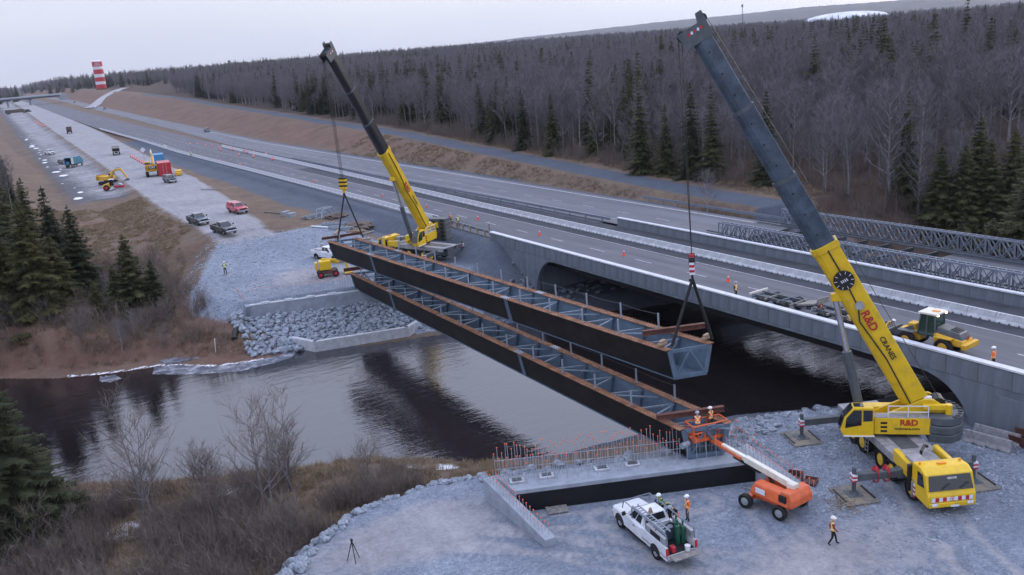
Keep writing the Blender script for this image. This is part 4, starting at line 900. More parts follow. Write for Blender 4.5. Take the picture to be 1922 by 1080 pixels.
# timber and steel lying across the girders
def beam_between(name, p0, p1, w, h, mat, label, cat):
    p0, p1 = Vector(p0), Vector(p1); mb = MB()
    o = thing(name, label, cat, p0)
    q = p1 - p0
    MB().bar((0, 0, h / 2), q + Vector((0, 0, h / 2)), .04, h - .08).build('web', mat, o)
    MB().bar((0, 0, .02), q + Vector((0, 0, .02)), w, .04).bar((0, 0, h - .02), q + Vector((0, 0, h - .02)), w, .04).build('flange', mat, o)
    return o
beam_between('spreader_beam', (36.9, 48.7, 10.78), (41.2, 47.1, 10.78), .32, .36, 'rust_dark', 'brown steel beam laid across the hanging girder near its lower sling', 'beam')
beam_between('spreader_beam', (34.4, 44.3, 6.56), (38.7, 42.6, 6.56), .32, .36, 'rust_dark', 'brown steel beam across the resting girder beside the lift basket', 'beam')
beam_between('spreader_beam', (34.3, 104.4, 6.5), (38.9, 103.2, 6.5), .36, .4, 'rust_dark', 'dark red steel beam across the resting girder at the far abutment', 'beam')
beam_between('spreader_beam', (32.3, 105.0, 10.72), (37.2, 104.4, 10.72), .3, .3, 'rust_dark', 'brown steel beam across the hanging girder near the far crane', 'beam')
for p, l in (((36.75, 46.35, 10.72), 'small timber block on hanging girder flange under the left sling leg'), ((39.75, 45.3, 10.72), 'small timber block on hanging girder flange under the right sling leg')):
    MB().box((0, 0, .08), (.75, .32, .16), rot=(0, 0, .2)).box((0.05, .05, .24), (.6, .28, .14), rot=(0, 0, .35)).build('timber_block', 'wood', label=l, cat='timber', loc=p, bevel=.015)
MB().cyl((-.05, 0, .22), (.55, .1, .24), .2, .2, 14).build('pipe_end', 'steel_light', label='short grey round pipe under the end of the resting girder', cat='pipe', loc=(34.75, 42.2, 5.1))
# ------------------------------------------------------------------ mobile cranes
def wheel(parent, c, r, w, axis='y', rim='rim', name='wheel'):
    v = Vector((0, 1, 0)) if axis == 'y' else Vector((1, 0, 0)); c = Vector(c)
    o = obj(name, None, parent, loc=c)
    t = MB(); prof = [(-.5, .80), (-.5, .93), (-.36, 1.0), (.36, 1.0), (.5, .93), (.5, .80)]; n = 18; secs = []
    for i in range(n + 1):
        pass
    vs = []; fs = []
    for i in range(n):
        a = 2 * math.pi * i / n
        for (s, q) in prof:
            rr_ = q * r * (1.0 if i % 2 else .985); p = v * (s * w) + (Vector((math.cos(a), 0, math.sin(a))) if axis == 'y' else Vector((0, math.cos(a), math.sin(a)))) * rr_
            vs.append(tuple(p))
    k = len(prof)
    for i in range(n):
        for j in range(k - 1): fs.append((i * k + j, ((i + 1) % n) * k + j, ((i + 1) % n) * k + j + 1, i * k + j + 1))
    t.add(vs, fs); t.cyl(v * (-.36 * w), v * (.36 * w), r * .82, r * .82, n); t.build('tyre', 'tyre', o, smooth=False)
    h = MB()
    for s in (-1, 1):
        h.cyl(v * (s * .30 * w), v * (s * .44 * w), r * .58, r * .50, 14); h.cyl(v * (s * .40 * w), v * (s * .52 * w), r * .22, r * .17, 8)
    h.build('rim', rim, o); return o

def boom_section(w, h, p0, p1, up):
    """rounded-bottom box section from p0 to p1"""
    p0, p1 = Vector(p0), Vector(p1); d = (p1 - p0).normalized(); s = d.cross(Vector(up)).normalized(); u = s.cross(d)
    prof = [(-.5, .5), (.5, .5), (.5, -.10), (.44, -.28), (.30, -.42), (.12, -.5), (-.12, -.5), (-.30, -.42), (-.44, -.28), (-.5, -.10)]
    return [[tuple(p + s * (a * w) + u * (b * h)) for a, b in prof] for p in (p0, p1)]

def mobile_crane(label, slew, gz, carr_dir, tip, hook_xyz, hook_style, sling_pts, s_slew, boom_mats, split, boom_w, pads, cw_style, detail=True):
    """slew: xy of the slew centre; carr_dir: forward of the carrier; tip: world point of the boom head"""
    root = thing('mobile_crane', label, 'crane', (slew[0], slew[1], gz), math.atan2(carr_dir[1], carr_dir[0]))
    fx = s_slew            # carrier front is at local x = fx, rear at fx-13
    rear = fx - 12.9; W = 2.85
    ch = MB(); ch.box(((fx - 1.9 + rear) / 2, 0, 1.35), (fx - 1.9 - rear, 1.2, .9)); ch.build('chassis', 'machine_grey', root)
    dk = MB(); dk.box(((fx - 4.4 + rear) / 2, 0, 1.86), (fx - 4.4 - rear, W, .16)); 
    for sy in (-1, 1): dk.box(((fx - 4.4 + rear) / 2, sy * (W / 2 - .04), 1.60), (fx - 4.4 - rear, .07, .40))
    dk.build('deck', 'deck_grey', root, bevel=.03)
    MB().box(((fx - 4.6 + rear) / 2, 0, 1.955), (fx - 5.4 - rear, 1.15, .03)).build('deck_centre', 'machine_grey', root)
    # carrier cab
    c0 = fx; cab = MB()
    prof = [(c0, .55), (c0 + .02, 1.25), (c0 - .12, 1.5), (c0 - .42, 2.42), (c0 - .95, 2.66), (c0 - 1.95, 2.6), (c0 - 2.0, 1.0), (c0 - 1.7, .62)]
    cab.prism(prof, -W / 2, W / 2, 'y'); cb = cab.build('carrier_cab', 'crane_yellow', root, bevel=.07, seg=2)
    ws = MB(); ws.hexa([(c0 - .12, -W / 2 + .12, 1.54), (c0 - .12, W / 2 - .12, 1.54), (c0 - .41, W / 2 - .2, 2.37), (c0 - .41, -W / 2 + .2, 2.37), (c0 - .06, -W / 2 + .12, 1.55), (c0 - .06, W / 2 - .12, 1.55), (c0 - .35, W / 2 - .2, 2.38), (c0 - .35, -W / 2 + .2, 2.38)]); wsh = ws.build('windscreen', 'glass', cb, bevel=.02)
    MB().bar((c0 - .02, -.6, 1.66), (c0 - .10, -.1, 1.95), .03).bar((c0 - .02, .5, 1.66), (c0 - .10, 1.0, 1.95), .03).build('wiper', 'black', cb)
    for sy in (-1, 1):
        MB().hexa([(c0 - .45, sy * (W / 2 + .002), 1.62), (c0 - 1.25, sy * (W / 2 + .002), 1.5), (c0 - 1.25, sy * (W / 2 - .0), 2.36), (c0 - .68, sy * (W / 2), 2.36), (c0 - .45, sy * (W / 2 + .02), 1.62), (c0 - 1.25, sy * (W / 2 + .02), 1.5), (c0 - 1.25, sy * (W / 2 + .02), 2.36), (c0 - .68, sy * (W / 2 + .02), 2.36)]).build('side_window', 'glass', cb)
    mbr = MB()
    for k in range(11):
        y0 = -W / 2 + .2 + k * (W - .4) / 11; mbr.box((c0 + .045, y0 + (W - .4) / 22, 1.06), (.02, (W - .4) / 11 - .005, .24), 0 if k % 2 else 1)
    mbr.build('warning_board', ['hazard_red', 'sign_white'], cb)
    if detail:
        lettering('D', .26, 'sign_white', cb, (c0 + .062, 0, 1.06), (0, 1, 0), (0, 0, 1), .01)
        lettering('GROVE', .17, 'sign_white', cb, (c0 - .27, .1, 2.22), (0, 1, 0), (-.3, 0, 1), .004)
    MB().box((c0 + .05, 0, .72), (.1, W - .1, .28)).build('bumper', 'crane_yellow', cb, bevel=.03)
    for sy in (-1, 1): MB().box((c0 + .07, sy * 1.05, .78), (.1, .34, .16)).build('headlight', 'lamp_clear', cb)
    MB().box((c0 + .105, .15, .64), (.02, .5, .12)).build('number_plate', 'sign_white', cb)
    MB().box((c0 - 1.3, 0, 2.69), (.18, .5, .10)).cyl((c0 - 1.5, 1.2, 2.6), (c0 - 1.5, 1.2, 2.78), .07, .07, 8).cyl((c0 - 1.5, -1.2, 2.6), (c0 - 1.5, -1.2, 2.78), .07, .07, 8).build('beacon', 'amber', cb)
    # engine bay and yellow side cowls behind the cab
    MB().box((c0 - 3.2, 0, 1.75), (2.3, W - .9, .55)).box((c0 - 2.75, -.75, 2.2), (1.2, .9, .5)).build('engine_cover', 'deck_grey', root, bevel=.05)
    for sy in (-1, 1):
        MB().hexa([(c0 - 2.1, sy * W / 2, 1.2), (c0 - 4.4, sy * W / 2, 1.5), (c0 - 4.4, sy * (W / 2 - .35), 1.5), (c0 - 2.1, sy * (W / 2 - .35), 1.2), (c0 - 2.1, sy * W / 2, 2.2), (c0 - 4.4, sy * W / 2, 2.35), (c0 - 4.4, sy * (W / 2 - .35), 2.35), (c0 - 2.1, sy * (W / 2 - .35), 2.25)]).build('side_cowl', 'crane_yellow', root, bevel=.05)
        MB().box((c0 - 2.15, sy * (W / 2 - .1), 1.5), (.28, .5, 1.7)).build('intake', 'black', root, bevel=.04)
        MB().box((c0 - 1.72, sy * (W / 2 - .02), .95), (.05, .3, 1.0)).build('mudguard', 'deck_grey', root)
        hb = MB()
        for k in range(6): hb.box((c0 - 1.6, sy * (W / 2 + .02), .55 + k * .14), (.22, .02, .135), k % 2)
        hb.build('warning_strip', ['hazard_red', 'sign_white'], root)
    MB().tube([(c0 - 3.2, -.3, 2.0), (c0 - 3.3, -.2, 2.5), (c0 - 3.9, .3, 2.6), (c0 - 4.3, .7, 2.3)], .09, 8).build('exhaust', 'black', root)
    # wheels
    for ax in (2.2, 4.75, 6.3, 9.0, 10.5):
        for sy in (-1, 1): wheel(root, (fx - ax, sy * (W / 2 - .28), .72), .72, .52, rim='crane_yellow')
    for sy in (-1, 1):
        for a, b in ((1.45, 2.95), (4.05, 7.05), (8.25, 11.3)):
            mg = MB(); mg.box((fx - (a + b) / 2, sy * (W / 2 - .25), 1.52), (b - a, .5, .06)); mg.build('mudguard', 'deck_grey', root)
    for k, xx in enumerate((fx - 8.0,)):
        l = MB(); 
        for dx in (-.2, .2): l.bar((xx + dx, -W / 2 - .06, .5), (xx + dx, -W / 2 - .02, 1.9), .04)
        for j in range(5): l.bar((xx - .2, -W / 2 - .05, .6 + j * .28), (xx + .2, -W / 2 - .05, .6 + j * .28), .035)
        l.build('ladder', 'deck_grey', root)
    # outriggers: (along from front, lateral reach signed)
    for (s, lat) in pads:
        xx = fx - s; sy = 1 if lat > 0 else -1; o = obj('outrigger', None, root, loc=(xx, 0, 0))
        MB().box((0, (lat + sy * .6) / 2, 1.28), (.42, abs(lat) - .6, .48)).box((0, sy * 1.15, 1.28), (.56, 1.1, .62)).build('outrigger_beam', 'machine_grey', o, bevel=.03)
        MB().cyl((0, lat, .18), (0, lat, 1.9), .13, .13, 10).cyl((0, lat, .12), (0, lat, .3), .3, .2, 12).build('jack', 'machine_grey', o)
        hz_ = MB()
        for k in range(4): hz_.box((.0, lat + sy * .02, 1.06 + k * .12), (.44, .30, .118), k % 2)
        hz_.build('warning_strip', ['hazard_red', 'sign_white'], o)
    # ---------------- superstructure, turned towards the boom head
    Ti = root.matrix_basis.inverted() if False else (Matrix.Translation(Vector((slew[0], slew[1], gz))) @ Matrix.Rotation(math.atan2(carr_dir[1], carr_dir[0]), 4, 'Z')).inverted()
    tl = Ti @ Vector(tip); ang = math.atan2(tl.y, tl.x)
    up_ = obj('superstructure', None, root); up_.rotation_euler = (0, 0, ang)
    Ti2 = Matrix.Rotation(-ang, 4, 'Z') @ Ti
    T = Ti2 @ Vector(tip)
    SW = 2.8
    MB().cyl((0, 0, 1.9), (0, 0, 2.25), .95, .95, 20).build('slew_ring', 'machine_grey', up_)
    fr = MB(); fr.box((-1.2, 0, 2.5), (5.6, 1.5, .5)); 
    for sy in (-.62, .62): fr.prism([(-3.6, 2.4), (-3.6, 3.6), (-2.5, 4.35), (-1.9, 4.35), (1.2, 2.9), (2.2, 2.8), (2.2, 2.4)], sy - .09, sy + .09, 'y')
    fr.build('turntable_frame', 'crane_yellow', up_, bevel=.03)
    # left side machinery housing with logo, catwalk rail
    ho = MB(); ho.box((-.55, SW / 2 - .35, 2.78), (3.4, .8, 1.15)); hs = ho.build('machine_housing', 'crane_yellow', up_, bevel=.04)
    MB().box((-.55, SW / 2 - .35, 3.37), (3.35, .78, .03)).build('catwalk', 'deck_grey', up_)
    vt = MB()
    for k in range(3): vt.box((.55, SW / 2 + .055, 2.45 + k * .28), (.4, .02, .14))
    vt.build('vent', 'logo_black', up_)
    if detail:
        lettering('R&D', .55, 'logo_red', up_, (-.95, SW / 2 + .06, 3.02), (-1, 0, 0), (0, 0, 1), .02)
        lettering('rndcrane.com', .27, 'logo_black', up_, (-.85, SW / 2 + .06, 2.62), (-1, 0, 0), (0, 0, 1), .006)
    hr = MB()
    for z in (3.75, 4.15): hr.bar((.3, SW / 2 - .02, z), (-2.1, SW / 2 - .02, z), .05)
    for x in (.3, -.9, -2.1): hr.bar((x, SW / 2 - .02, 3.38), (x, SW / 2 - .02, 4.15), .05)
    hr.build('hand_rail', 'sign_white', up_)
    MB().box((-.6, -SW / 2 + .3, 2.75), (3.6, .8, 1.0)).build('hydraulic_tank', 'crane_yellow', up_, bevel=.04)
    # operator cab
    cp = [(1.2, 2.15), (3.05, 2.15), (3.25, 2.6), (3.0, 3.45), (2.45, 4.15), (1.2, 4.15)]
    oc = MB(); oc.prism(cp, SW / 2 - .62, SW / 2 + .32, 'y'); ocab = oc.build('operator_cab', 'crane_yellow', up_, bevel=.05)
    gl = MB(); y = SW / 2 + .325
    gl.prism([(1.95, 2.95), (2.95, 2.75), (2.88, 3.42), (2.42, 3.98), (1.95, 3.98)], y, y + .012, 'y'); gl.prism([(1.28, 3.25), (1.85, 3.2), (1.85, 3.98), (1.28, 3.98)], y, y + .012, 'y')
    gl.hexa([(3.27, SW / 2 - .55, 2.68), (3.27, SW / 2 + .25, 2.68), (3.04, SW / 2 + .25, 3.46), (3.04, SW / 2 - .55, 3.46), (3.30, SW / 2 - .55, 2.69), (3.30, SW / 2 + .25, 2.69), (3.07, SW / 2 + .25, 3.47), (3.07, SW / 2 - .55, 3.47)])
    gl.hexa([(3.03, SW / 2 - .55, 3.5), (3.03, SW / 2 + .25, 3.5), (2.5, SW / 2 + .25, 4.15), (2.5, SW / 2 - .55, 4.15), (3.06, SW / 2 - .55, 3.52), (3.06, SW / 2 + .25, 3.52), (2.53, SW / 2 + .25, 4.18), (2.53, SW / 2 - .55, 4.18)])
    gl.build('cab_window', 'glass', ocab)
    MB().box((2.1, SW / 2 - .15, 4.17), (.6, .55, .03)).build('roof_window', 'glass', ocab)
    MB().box((2.1, SW / 2 + .34, 2.2), (1.9, .14, .06)).build('step', 'sign_white', ocab)
    if not detail: MB().box((3.0, SW / 2 - .3, 3.0), (.1, .2, .2)).build('cab_lamp', 'glass_green', ocab)
    # counterweight
    if cw_style == 'round':
        cw = MB()
        for z0, z1, k in ((1.75, 2.3, 1.0), (2.33, 2.87, 1.0), (2.9, 3.45, .97)):
            poly = [(px_ + .75, py_ * k) for px_, py_ in ((-2.9, -1.45), (-2.9, 1.45), (-3.5, 1.75), (-4.2, 1.75), (-4.85, 1.25), (-5.15, .5), (-5.15, -.5), (-4.85, -1.25), (-4.2, -1.75), (-3.5, -1.75))]
            cw.prism(poly, z0, z1, 'z')
        cwo = cw.build('counterweight', 'machine_grey', up_, bevel=.05)
        lu = MB()
        for a in range(9):
            t_ = -1.2 + a * .3; lu.box((-3.3 - .95 * math.cos(t_), 1.5 * math.sin(t_), 3.48), (.22, .22, .06))
        lu.build('lifting_lug', 'black', cwo, kind='stuff'); MB().box((-3.65, 0, 3.50), (1.6, .05, .04)).build('plate_joint', 'black', cwo)
    else:
        cwo = None; sl_ = MB()
        for k in range(6): sl_.box((-4.3, 0, 1.75 + k * .52), (1.5, 4.4 - .1 * (k % 2), .49))
        cwo = sl_.build('counterweight', 'machine_grey', up_, bevel=.04)
        lu = MB()
        for k in range(6):
            for sy in (-1, 1): lu.box((-3.54, sy * 1.6, 1.75 + k * .52), (.06, .5, .34))
        lu.build('plate_recess', 'black', cwo, kind='stuff')
    # winch
    w_ = MB(); w_.cyl((-2.9, -.5, 3.95), (-2.9, .5, 3.95), .42, .42, 16); w_.build('winch_drum', 'black', up_)
    MB().box((-2.2, .45, 4.2), (.5, .3, .5)).build('winch_guard', 'sign_white', up_)
    MB().box((-2.6, .85, 3.9), (1.5, .3, .35)).cyl((-3.4, .9, 3.4), (-3.4, .9, 4.1), .22, .22, 10).build('winch_frame', 'crane_yellow', up_, bevel=.02)
    # ---------------- boom (same frame as superstructure)
    P0 = Vector((-1.55, 0, 4.0)); d = (T - P0); BL = d.length; d.normalize(); side = Vector((0, 1, 0)); un = d.cross(side) * -1
    if un.z < 0: un = -un
    bo = obj('boom', None, up_); bw, bh = boom_w
    s1 = split * BL
    MB().loft(boom_section(bw, bh, P0 + d * .2, P0 + d * s1, un)).build('base_section', 'crane_yellow', bo, bevel=.03)
    MB().loft(boom_section(bw * 1.1, bh * 1.1, P0 + d * (s1 - .45), P0 + d * s1, un)).build('section_collar', 'crane_yellow', bo, bevel=.02)
    nsec = 3; fr_ = [s1 - .2 + (BL - .7 - s1) * k / nsec for k in range(nsec + 1)]
    for k in range(nsec):
        sc = .92 - .07 * k; MB().loft(boom_section(bw * sc, bh * sc, P0 + d * fr_[k], P0 + d * fr_[k + 1], un)).build('boom_section', boom_mats, bo, bevel=.03)
        if k: MB().loft(boom_section(bw * (sc + .1), bh * (sc + .1), P0 + d * (fr_[k] - .18), P0 + d * (fr_[k] + .06), un)).build('section_collar', 'machine_grey', bo)
        for j in range(3):
            q = P0 + d * (fr_[k] + (.2 + .3 * j) * (fr_[k + 1] - fr_[k]))
            MB().box(tuple(q + Vector((0, bw * sc * .5, 0))), (.12, .04, .12)).build('lock_pin', 'black', bo)
    E = P0 + d * BL
    hd = MB(); a0 = P0 + d * (BL - 1.1)
    fwdv = (d.cross(side)).normalized(); fwdv = fwdv if fwdv.x > 0 else -fwdv     # towards the load
    for sy in (-.5, .5):
        yv = Vector((0, sy * bw * .8, 0))
        hd.hexa([tuple(p + yv + Vector((0, o_, 0))) for o_ in (-.04, .04) for p in (a0 - fwdv * bh * .42, a0 + fwdv * bh * .62, E + fwdv * bh * .72, E - fwdv * bh * .5)])
        hd.hexa([tuple(p + yv + Vector((0, o_, 0))) for o_ in (-.05, .05) for p in (E - fwdv * bh * .5, E - fwdv * bh * .15, E + d * .55 - fwdv * bh * .25, E + d * .55 - fwdv * bh * .5)])
    hd.loft(boom_section(bw * .78, bh * .95, a0, E - d * .25, un)); hd.build('boom_head', 'machine_grey', bo)
    shv = MB(); sc_ = T + Vector((0, 0, .0)) ; shc = E + fwdv * bh * .55 - d * .25
    for k in (-.3, -.1, .1, .3): shv.cyl(shc + Vector((0, k - .05, 0)), shc + Vector((0, k + .05, 0)), .36, .36, 14)
    shv.build('sheave', 'black', bo); shv = MB()
    shv.cyl(E - fwdv * bh * .42 + Vector((0, -.3, 0)) + d * .1, E - fwdv * bh * .42 + Vector((0, .3, 0)) + d * .1, .26, .26, 12); shv.build('sheave', 'black', bo)
    hz_ = MB()
    for k in range(5): hz_.box(tuple(E - d * (.35 + .0 * k) + fwdv * bh * (-.2 + .13 * k) + Vector((0, bw * .4 + .06, 0))), (.14, .02, .18), k % 2)
    hz_.build('warning_strip', ['hazard_red', 'sign_white'], bo)
    # hose run and reel, logo on the side of the base section
    yv = Vector((0, bw / 2 + .05, 0)); hs_ = MB()
    hs_.tube([P0 + d * (s1 * t_) + fwdv * (bh * o_) + yv for t_, o_ in ((.02, .2), (.30, .12), (.46, .22), (.55, .28), (.62, .05), (.8, -.05), (.97, -.05))], .05, 6); hs_.build('hose_run', 'black', bo)
    if detail:
        rc = P0 + d * (s1 * .79) + yv; r1 = MB(); r1.cyl(rc, rc + Vector((0, .16, 0)), .64, .64, 24); ro = r1.build('hose_reel', 'black', bo)
        sp = MB()
        for k in range(10):
            a = k * math.pi / 5; e1 = (d * math.cos(a) + fwdv * math.sin(a)); sp.bar(rc + e1 * .42 + Vector((0, .17, 0)), rc + e1 * .6 + Vector((0, .17, 0)), .03)
        for k in range(4): sp.bar(rc + d * .08 + fwdv * (.18 - .12 * k) + Vector((0, .17, 0)), rc - d * .1 + fwdv * (.16 - .12 * k) + Vector((0, .17, 0)), .06)
        sp.build('reel_mark', 'sign_white', ro)
        rc = P0 + d * (s1 * .63) - fwdv * .05 + yv; MB().cyl(rc, rc + Vector((0, .12, 0)), .28, .28, 16).build('small_reel', 'rim', bo)
    lx = -d; ly = -fwdv if True else fwdv
    z_ = lx.cross(ly)
    if z_.y < 0: ly = -ly
    o1 = P0 + d * (s1 * .53) + yv * 1.0 - fwdv * .08; lettering('R&D', .74 if detail else .8, 'logo_red', bo, o1, lx, ly, .02 if detail else .03)
    lettering('CRANES', .46, 'logo_black', bo, P0 + d * (s1 * .352) + yv - fwdv * .2, lx, ly, .008)
    # luffing cylinder
    ca = Vector((1.7, 0, 2.75)); cbp = P0 + d * (s1 * .71) + fwdv * (bh * .62)
    cyd = (cbp - ca); 
    MB().cyl(ca, ca + cyd * .56, .30, .30, 16).build('luffing_cylinder', 'machine_grey', up_, smooth=False)
    MB().cyl(ca + cyd * .54, cbp, .19, .19, 14).build('cylinder_rod', 'chrome', up_)
    MB().box(tuple(cbp - fwdv * .1), (.7, .6, .5)).build('cylinder_lug', 'crane_yellow', up_, bevel=.05)
    # ropes: boom head to hook, winch to boom head
    hk = Ti2 @ Vector(hook_xyz)
    rp_ = MB()
    for oy in (-.28, -.1, .1, .28): rp_.cyl(shc + Vector((.0, oy, 0)) + fwdv * .3 * (1 if oy > 0 else .2), Vector((hk.x, hk.y + oy * .7, hk.z + .7)), .022, .022, 5)
    rp_.build('hoist_rope', 'black', root).parent = up_
    MB().tube([Vector((-2.9, .1, 4.35)), E - fwdv * bh * .55], .022, 5).build('winch_rope', 'black', up_)
    # hook block
    hb = obj('hook_block', None, up_, loc=hk)
    if hook_style == 'red':
        q = MB(); n = 8
        for k in range(n): q.box((0, 0, -.55 + k * .17), (.34, .78 * (1 - .03 * abs(k - 4)), .165), k % 2)
        q.build('block_plate', ['sign_white', 'hazard_red'], hb)
        q = MB(); q.cyl((-.2, 0, .35), (.2, 0, .35), .42, .42, 14); q.build('block_sheave', 'black', hb)
    else:
        q = MB(); n = 6
        for k in range(n): q.box((0, 0, -.3 + k * .22), (.4, .95 * (1 - .05 * abs(k - 2.5)), .215), k % 2)
        q.build('block_plate', ['crane_yellow', 'logo_black'], hb)
        MB().cyl((0, 0, -.9), (0, 0, -.3), .16, .22, 10).build('hook', 'crane_yellow', hb)
    MB().tube([(0, 0, -.5), (0, 0, -1.0), (.12, 0, -1.15), (.2, 0, -1.0)], .08, 8).build('hook', 'black', hb)
    for k, sp_ in enumerate(sling_pts):
        e = Ti2 @ Vector(sp_); MB().tube([hk + Vector((0, 0, -1.0)), hk + (e - hk) * .5 + Vector((0, 0, -.5)), e], .11 if detail else .09, 8).build('sling', 'black', up_)
    return root
c2f = Vector((-.45, -.893, 0)).normalized(); c2c = Vector((44.05, 29.55, 0))
slew2 = c2c - c2f * 8.0
crane2 = mobile_crane('large yellow mobile crane with grey boom on the gravel pad beside the bridge wall', (slew2.x, slew2.y), 2.7, (c2f.x, c2f.y), (38.9, 44.7, 31.4), (38.55, 45.15, 16.2), 'red',
    [(36.95, 45.6, 10.75), (39.9, 44.9, 10.75)], 8.0, 'boom_grey', .43, (1.25, 1.65), [(3.3, -4.35), (3.4, 3.2), (11.9, -4.4), (11.9, 4.4)], 'round')
c1f = Vector((-.35, .94, 0)).normalized()
crane1 = mobile_crane('yellow mobile crane with dark boom on the far bank below the highway embankment', (47.6, 111.2), hz(47.6, 111.2) + .05, (c1f.x, c1f.y), (35.1, 102.6, 32.7), (35.0, 102.6, 17.2), 'yellow',
    [(33.6, 103.0, 10.75), (36.4, 101.8, 10.75)], 7.2, 'boom_dark', .47, (1.2, 1.6), [(3.3, -3.6), (3.3, 3.6), (11.6, 3.6), (11.6, -3.6)], 'tall', detail=False)
# ------------------------------------------------------------------ pickups and cars
def quad_slab(mb, pts, off, mi=0):
    o = Vector(off); mb.hexa([tuple(p) for p in pts] + [tuple(Vector(p) + o) for p in pts], mi)
def pickup(label, loc, heading, paint='white_paint', wb=3.95, crew=True, bed='open', tailgate_open=False, name='pickup_truck', z=None, group=None, scale=1.0, cap=False):
    z = hz(loc[0], loc[1]) if z is None else z
    t = thing(name, label, 'pickup truck' if name == 'pickup_truck' else 'car', (loc[0], loc[1], z), math.atan2(heading[1], heading[0]), group)
    t.scale = (scale,) * 3; f = wb / 2; W = .98
    xf, xr = f + .95, -f - 1.2; cabb = -.55 - (.35 if crew else 0)
    def sec(x, w, z0, z1, r=.12): return [(x, -w, z0), (x, -w, z1 - r), (x, -w + r * .9, z1), (x, w - r * .9, z1), (x, w, z1 - r), (x, w, z0)]
    b = MB(); b.loft([sec(xf, W - .12, .62, 1.02), sec(xf - .12, W - .03, .45, 1.12), sec(f + .1, W, .45, 1.20), sec(1.22, W, .45, 1.27), sec(1.1, W, .45, 1.3), sec(cabb, W, .45, 1.3)]); body = b.build('body', paint, t, bevel=.02)
    g = MB(); gh = [[(1.32, -W + .1, 1.26), (1.32, W - .1, 1.26), (cabb + .02, W - .08, 1.28), (cabb + .02, -W + .08, 1.28)], [(.62, -W + .3, 1.88), (.62, W - .3, 1.88), (cabb + .1, W - .28, 1.90), (cabb + .1, -W + .28, 1.90)]]
    g.loft(gh); cab = g.build('cab', paint, t, bevel=.06, seg=2)
    lo, hi = [Vector(p) for p in gh[0]], [Vector(p) for p in gh[1]]
    def pane(a, b_, c, d, u0, u1, v0, v1, off, nm):
        P = lambda u, v: (a + (b_ - a) * u) * (1 - v) + (d + (c - d) * u) * v
        mb = MB(); quad_slab(mb, [P(u0, v0), P(u1, v0), P(u1, v1), P(u0, v1)], off); return mb.build(nm, 'glass', cab)
    pane(lo[0], lo[1], hi[1], hi[0], .06, .94, .10, .92, (.016, 0, .016), 'windscreen'); pane(lo[2], lo[3], hi[3], hi[2], .1, .9, .25, .9, (-.016, 0, 0), 'rear_window')
    for (a, b_, c, d, s) in ((lo[1], lo[2], hi[2], hi[1], 1), (lo[0], lo[3], hi[3], hi[0], -1)):
        pane(a, b_, c, d, .16, .52, .14, .88, (0, s * .016, 0), 'side_window'); pane(a, b_, c, d, .57, .9, .14, .88, (0, s * .016, 0), 'side_window')
    # box
    bd = MB(); bl = cabb - xr
    bd.box(((cabb + xr) / 2, 0, .62), (bl, 2 * W, .3)); 
    for s in (-1, 1): bd.box(((cabb + xr) / 2, s * (W - .06), .95), (bl, .12, .72))
    bd.box((cabb - .05, 0, .95), (.08, 2 * W - .2, .66)); bx = bd.build('load_box', paint, t, bevel=.02)
    MB().box(((cabb + xr) / 2, 0, .785), (bl - .1, 2 * W - .26, .02)).build('bed_liner', 'black', bx)
    if tailgate_open: MB().box((xr - .30, 0, .74), (.60, 1.62, .06)).build('tailgate', 'wood_grey', t)
    else: MB().box((xr + .03, 0, 1.0), (.07, 2 * W - .24, .58)).build('tailgate', paint, t, bevel=.02)
    if cap: MB().loft([[(cabb - .03, -W, 1.3), (cabb - .03, W, 1.3), (xr + .05, W, 1.3), (xr + .05, -W, 1.3)], [(cabb - .06, -W + .14, 1.92), (cabb - .06, W - .14, 1.92), (xr + .2, W - .14, 1.92), (xr + .2, -W + .14, 1.92)]]).build('box_cap', paint, t, bevel=.05)
    MB().box((xf + .02, 0, .60), (.18, 1.86, .26)).build('front_bumper', 'chrome' if paint != 'red_truck' else 'steel_light', t, bevel=.04)
    MB().box((xr - .06, 0, .60), (.16, 1.86, .22)).build('rear_bumper', 'rim', t, bevel=.03)
    MB().box((xf - .03, 0, .90), (.08, 1.12, .28)).build('grille', 'black', t)
    for s in (-1, 1):
        MB().box((xf - .07, s * .72, .92), (.12, .32, .20)).build('headlight', 'lamp_clear', t, bevel=.02)
        MB().box((xr + .0, s * (W - .05), 1.02), (.05, .14, .46)).build('tail_light', 'lamp_red', t)
        MB().box((1.12, s * (W + .17), 1.42), (.12, .22, .24)).box((1.12, s * (W + .04), 1.36), (.05, .14, .05)).build('wing_mirror', 'black', t, bevel=.02)
        MB().box((.3, s * (W + .012), 1.0), (.18, .03, .04)).build('door_handle', 'black', t)
        MB().box((.1, s * (W - .02), .40), (2.0, .1, .1)).build('running_board', 'black', t)
        ar = MB()
        for xx in (f, -f):
            n = 10; vs = [(xx + .53 * math.cos(math.pi * i / n), s * (W + .006), .42 + .53 * math.sin(math.pi * i / n)) for i in range(n + 1)]
            ar.add(vs + [(v[0], s * (W - .25), v[2]) for v in vs], [tuple(range(n + 1))] + [(i, i + 1, n + 2 + i, n + 1 + i) for i in range(n)])
        ar.build('wheel_arch', 'black', t, kind='stuff')
        for xx in (f, -f): wheel(t, (xx, s * (W - .12), .40), .40, .28)
    return t
gm = pickup('white service pickup with ladder rack and loaded open bed on the gravel pad', (28.85, 38.1), (.124, .992), wb=4.0, crew=False, tailgate_open=True, z=2.7)
def onp(nm, mats, par, mb, **k): return mb.build(nm, mats, par, **k)
rk = MB(); W = .98
for s in (-1, 1):
    rk.tube([(1.7, s * .9, 1.45), (1.55, s * .88, 1.98), (-3.1, s * .88, 1.98), (-3.15, s * .9, 1.3)], .035, 6)
    for x in (.6, -.95, -2.0): rk.bar((x, s * .9, 1.3), (x, s * .88, 1.98), .05)
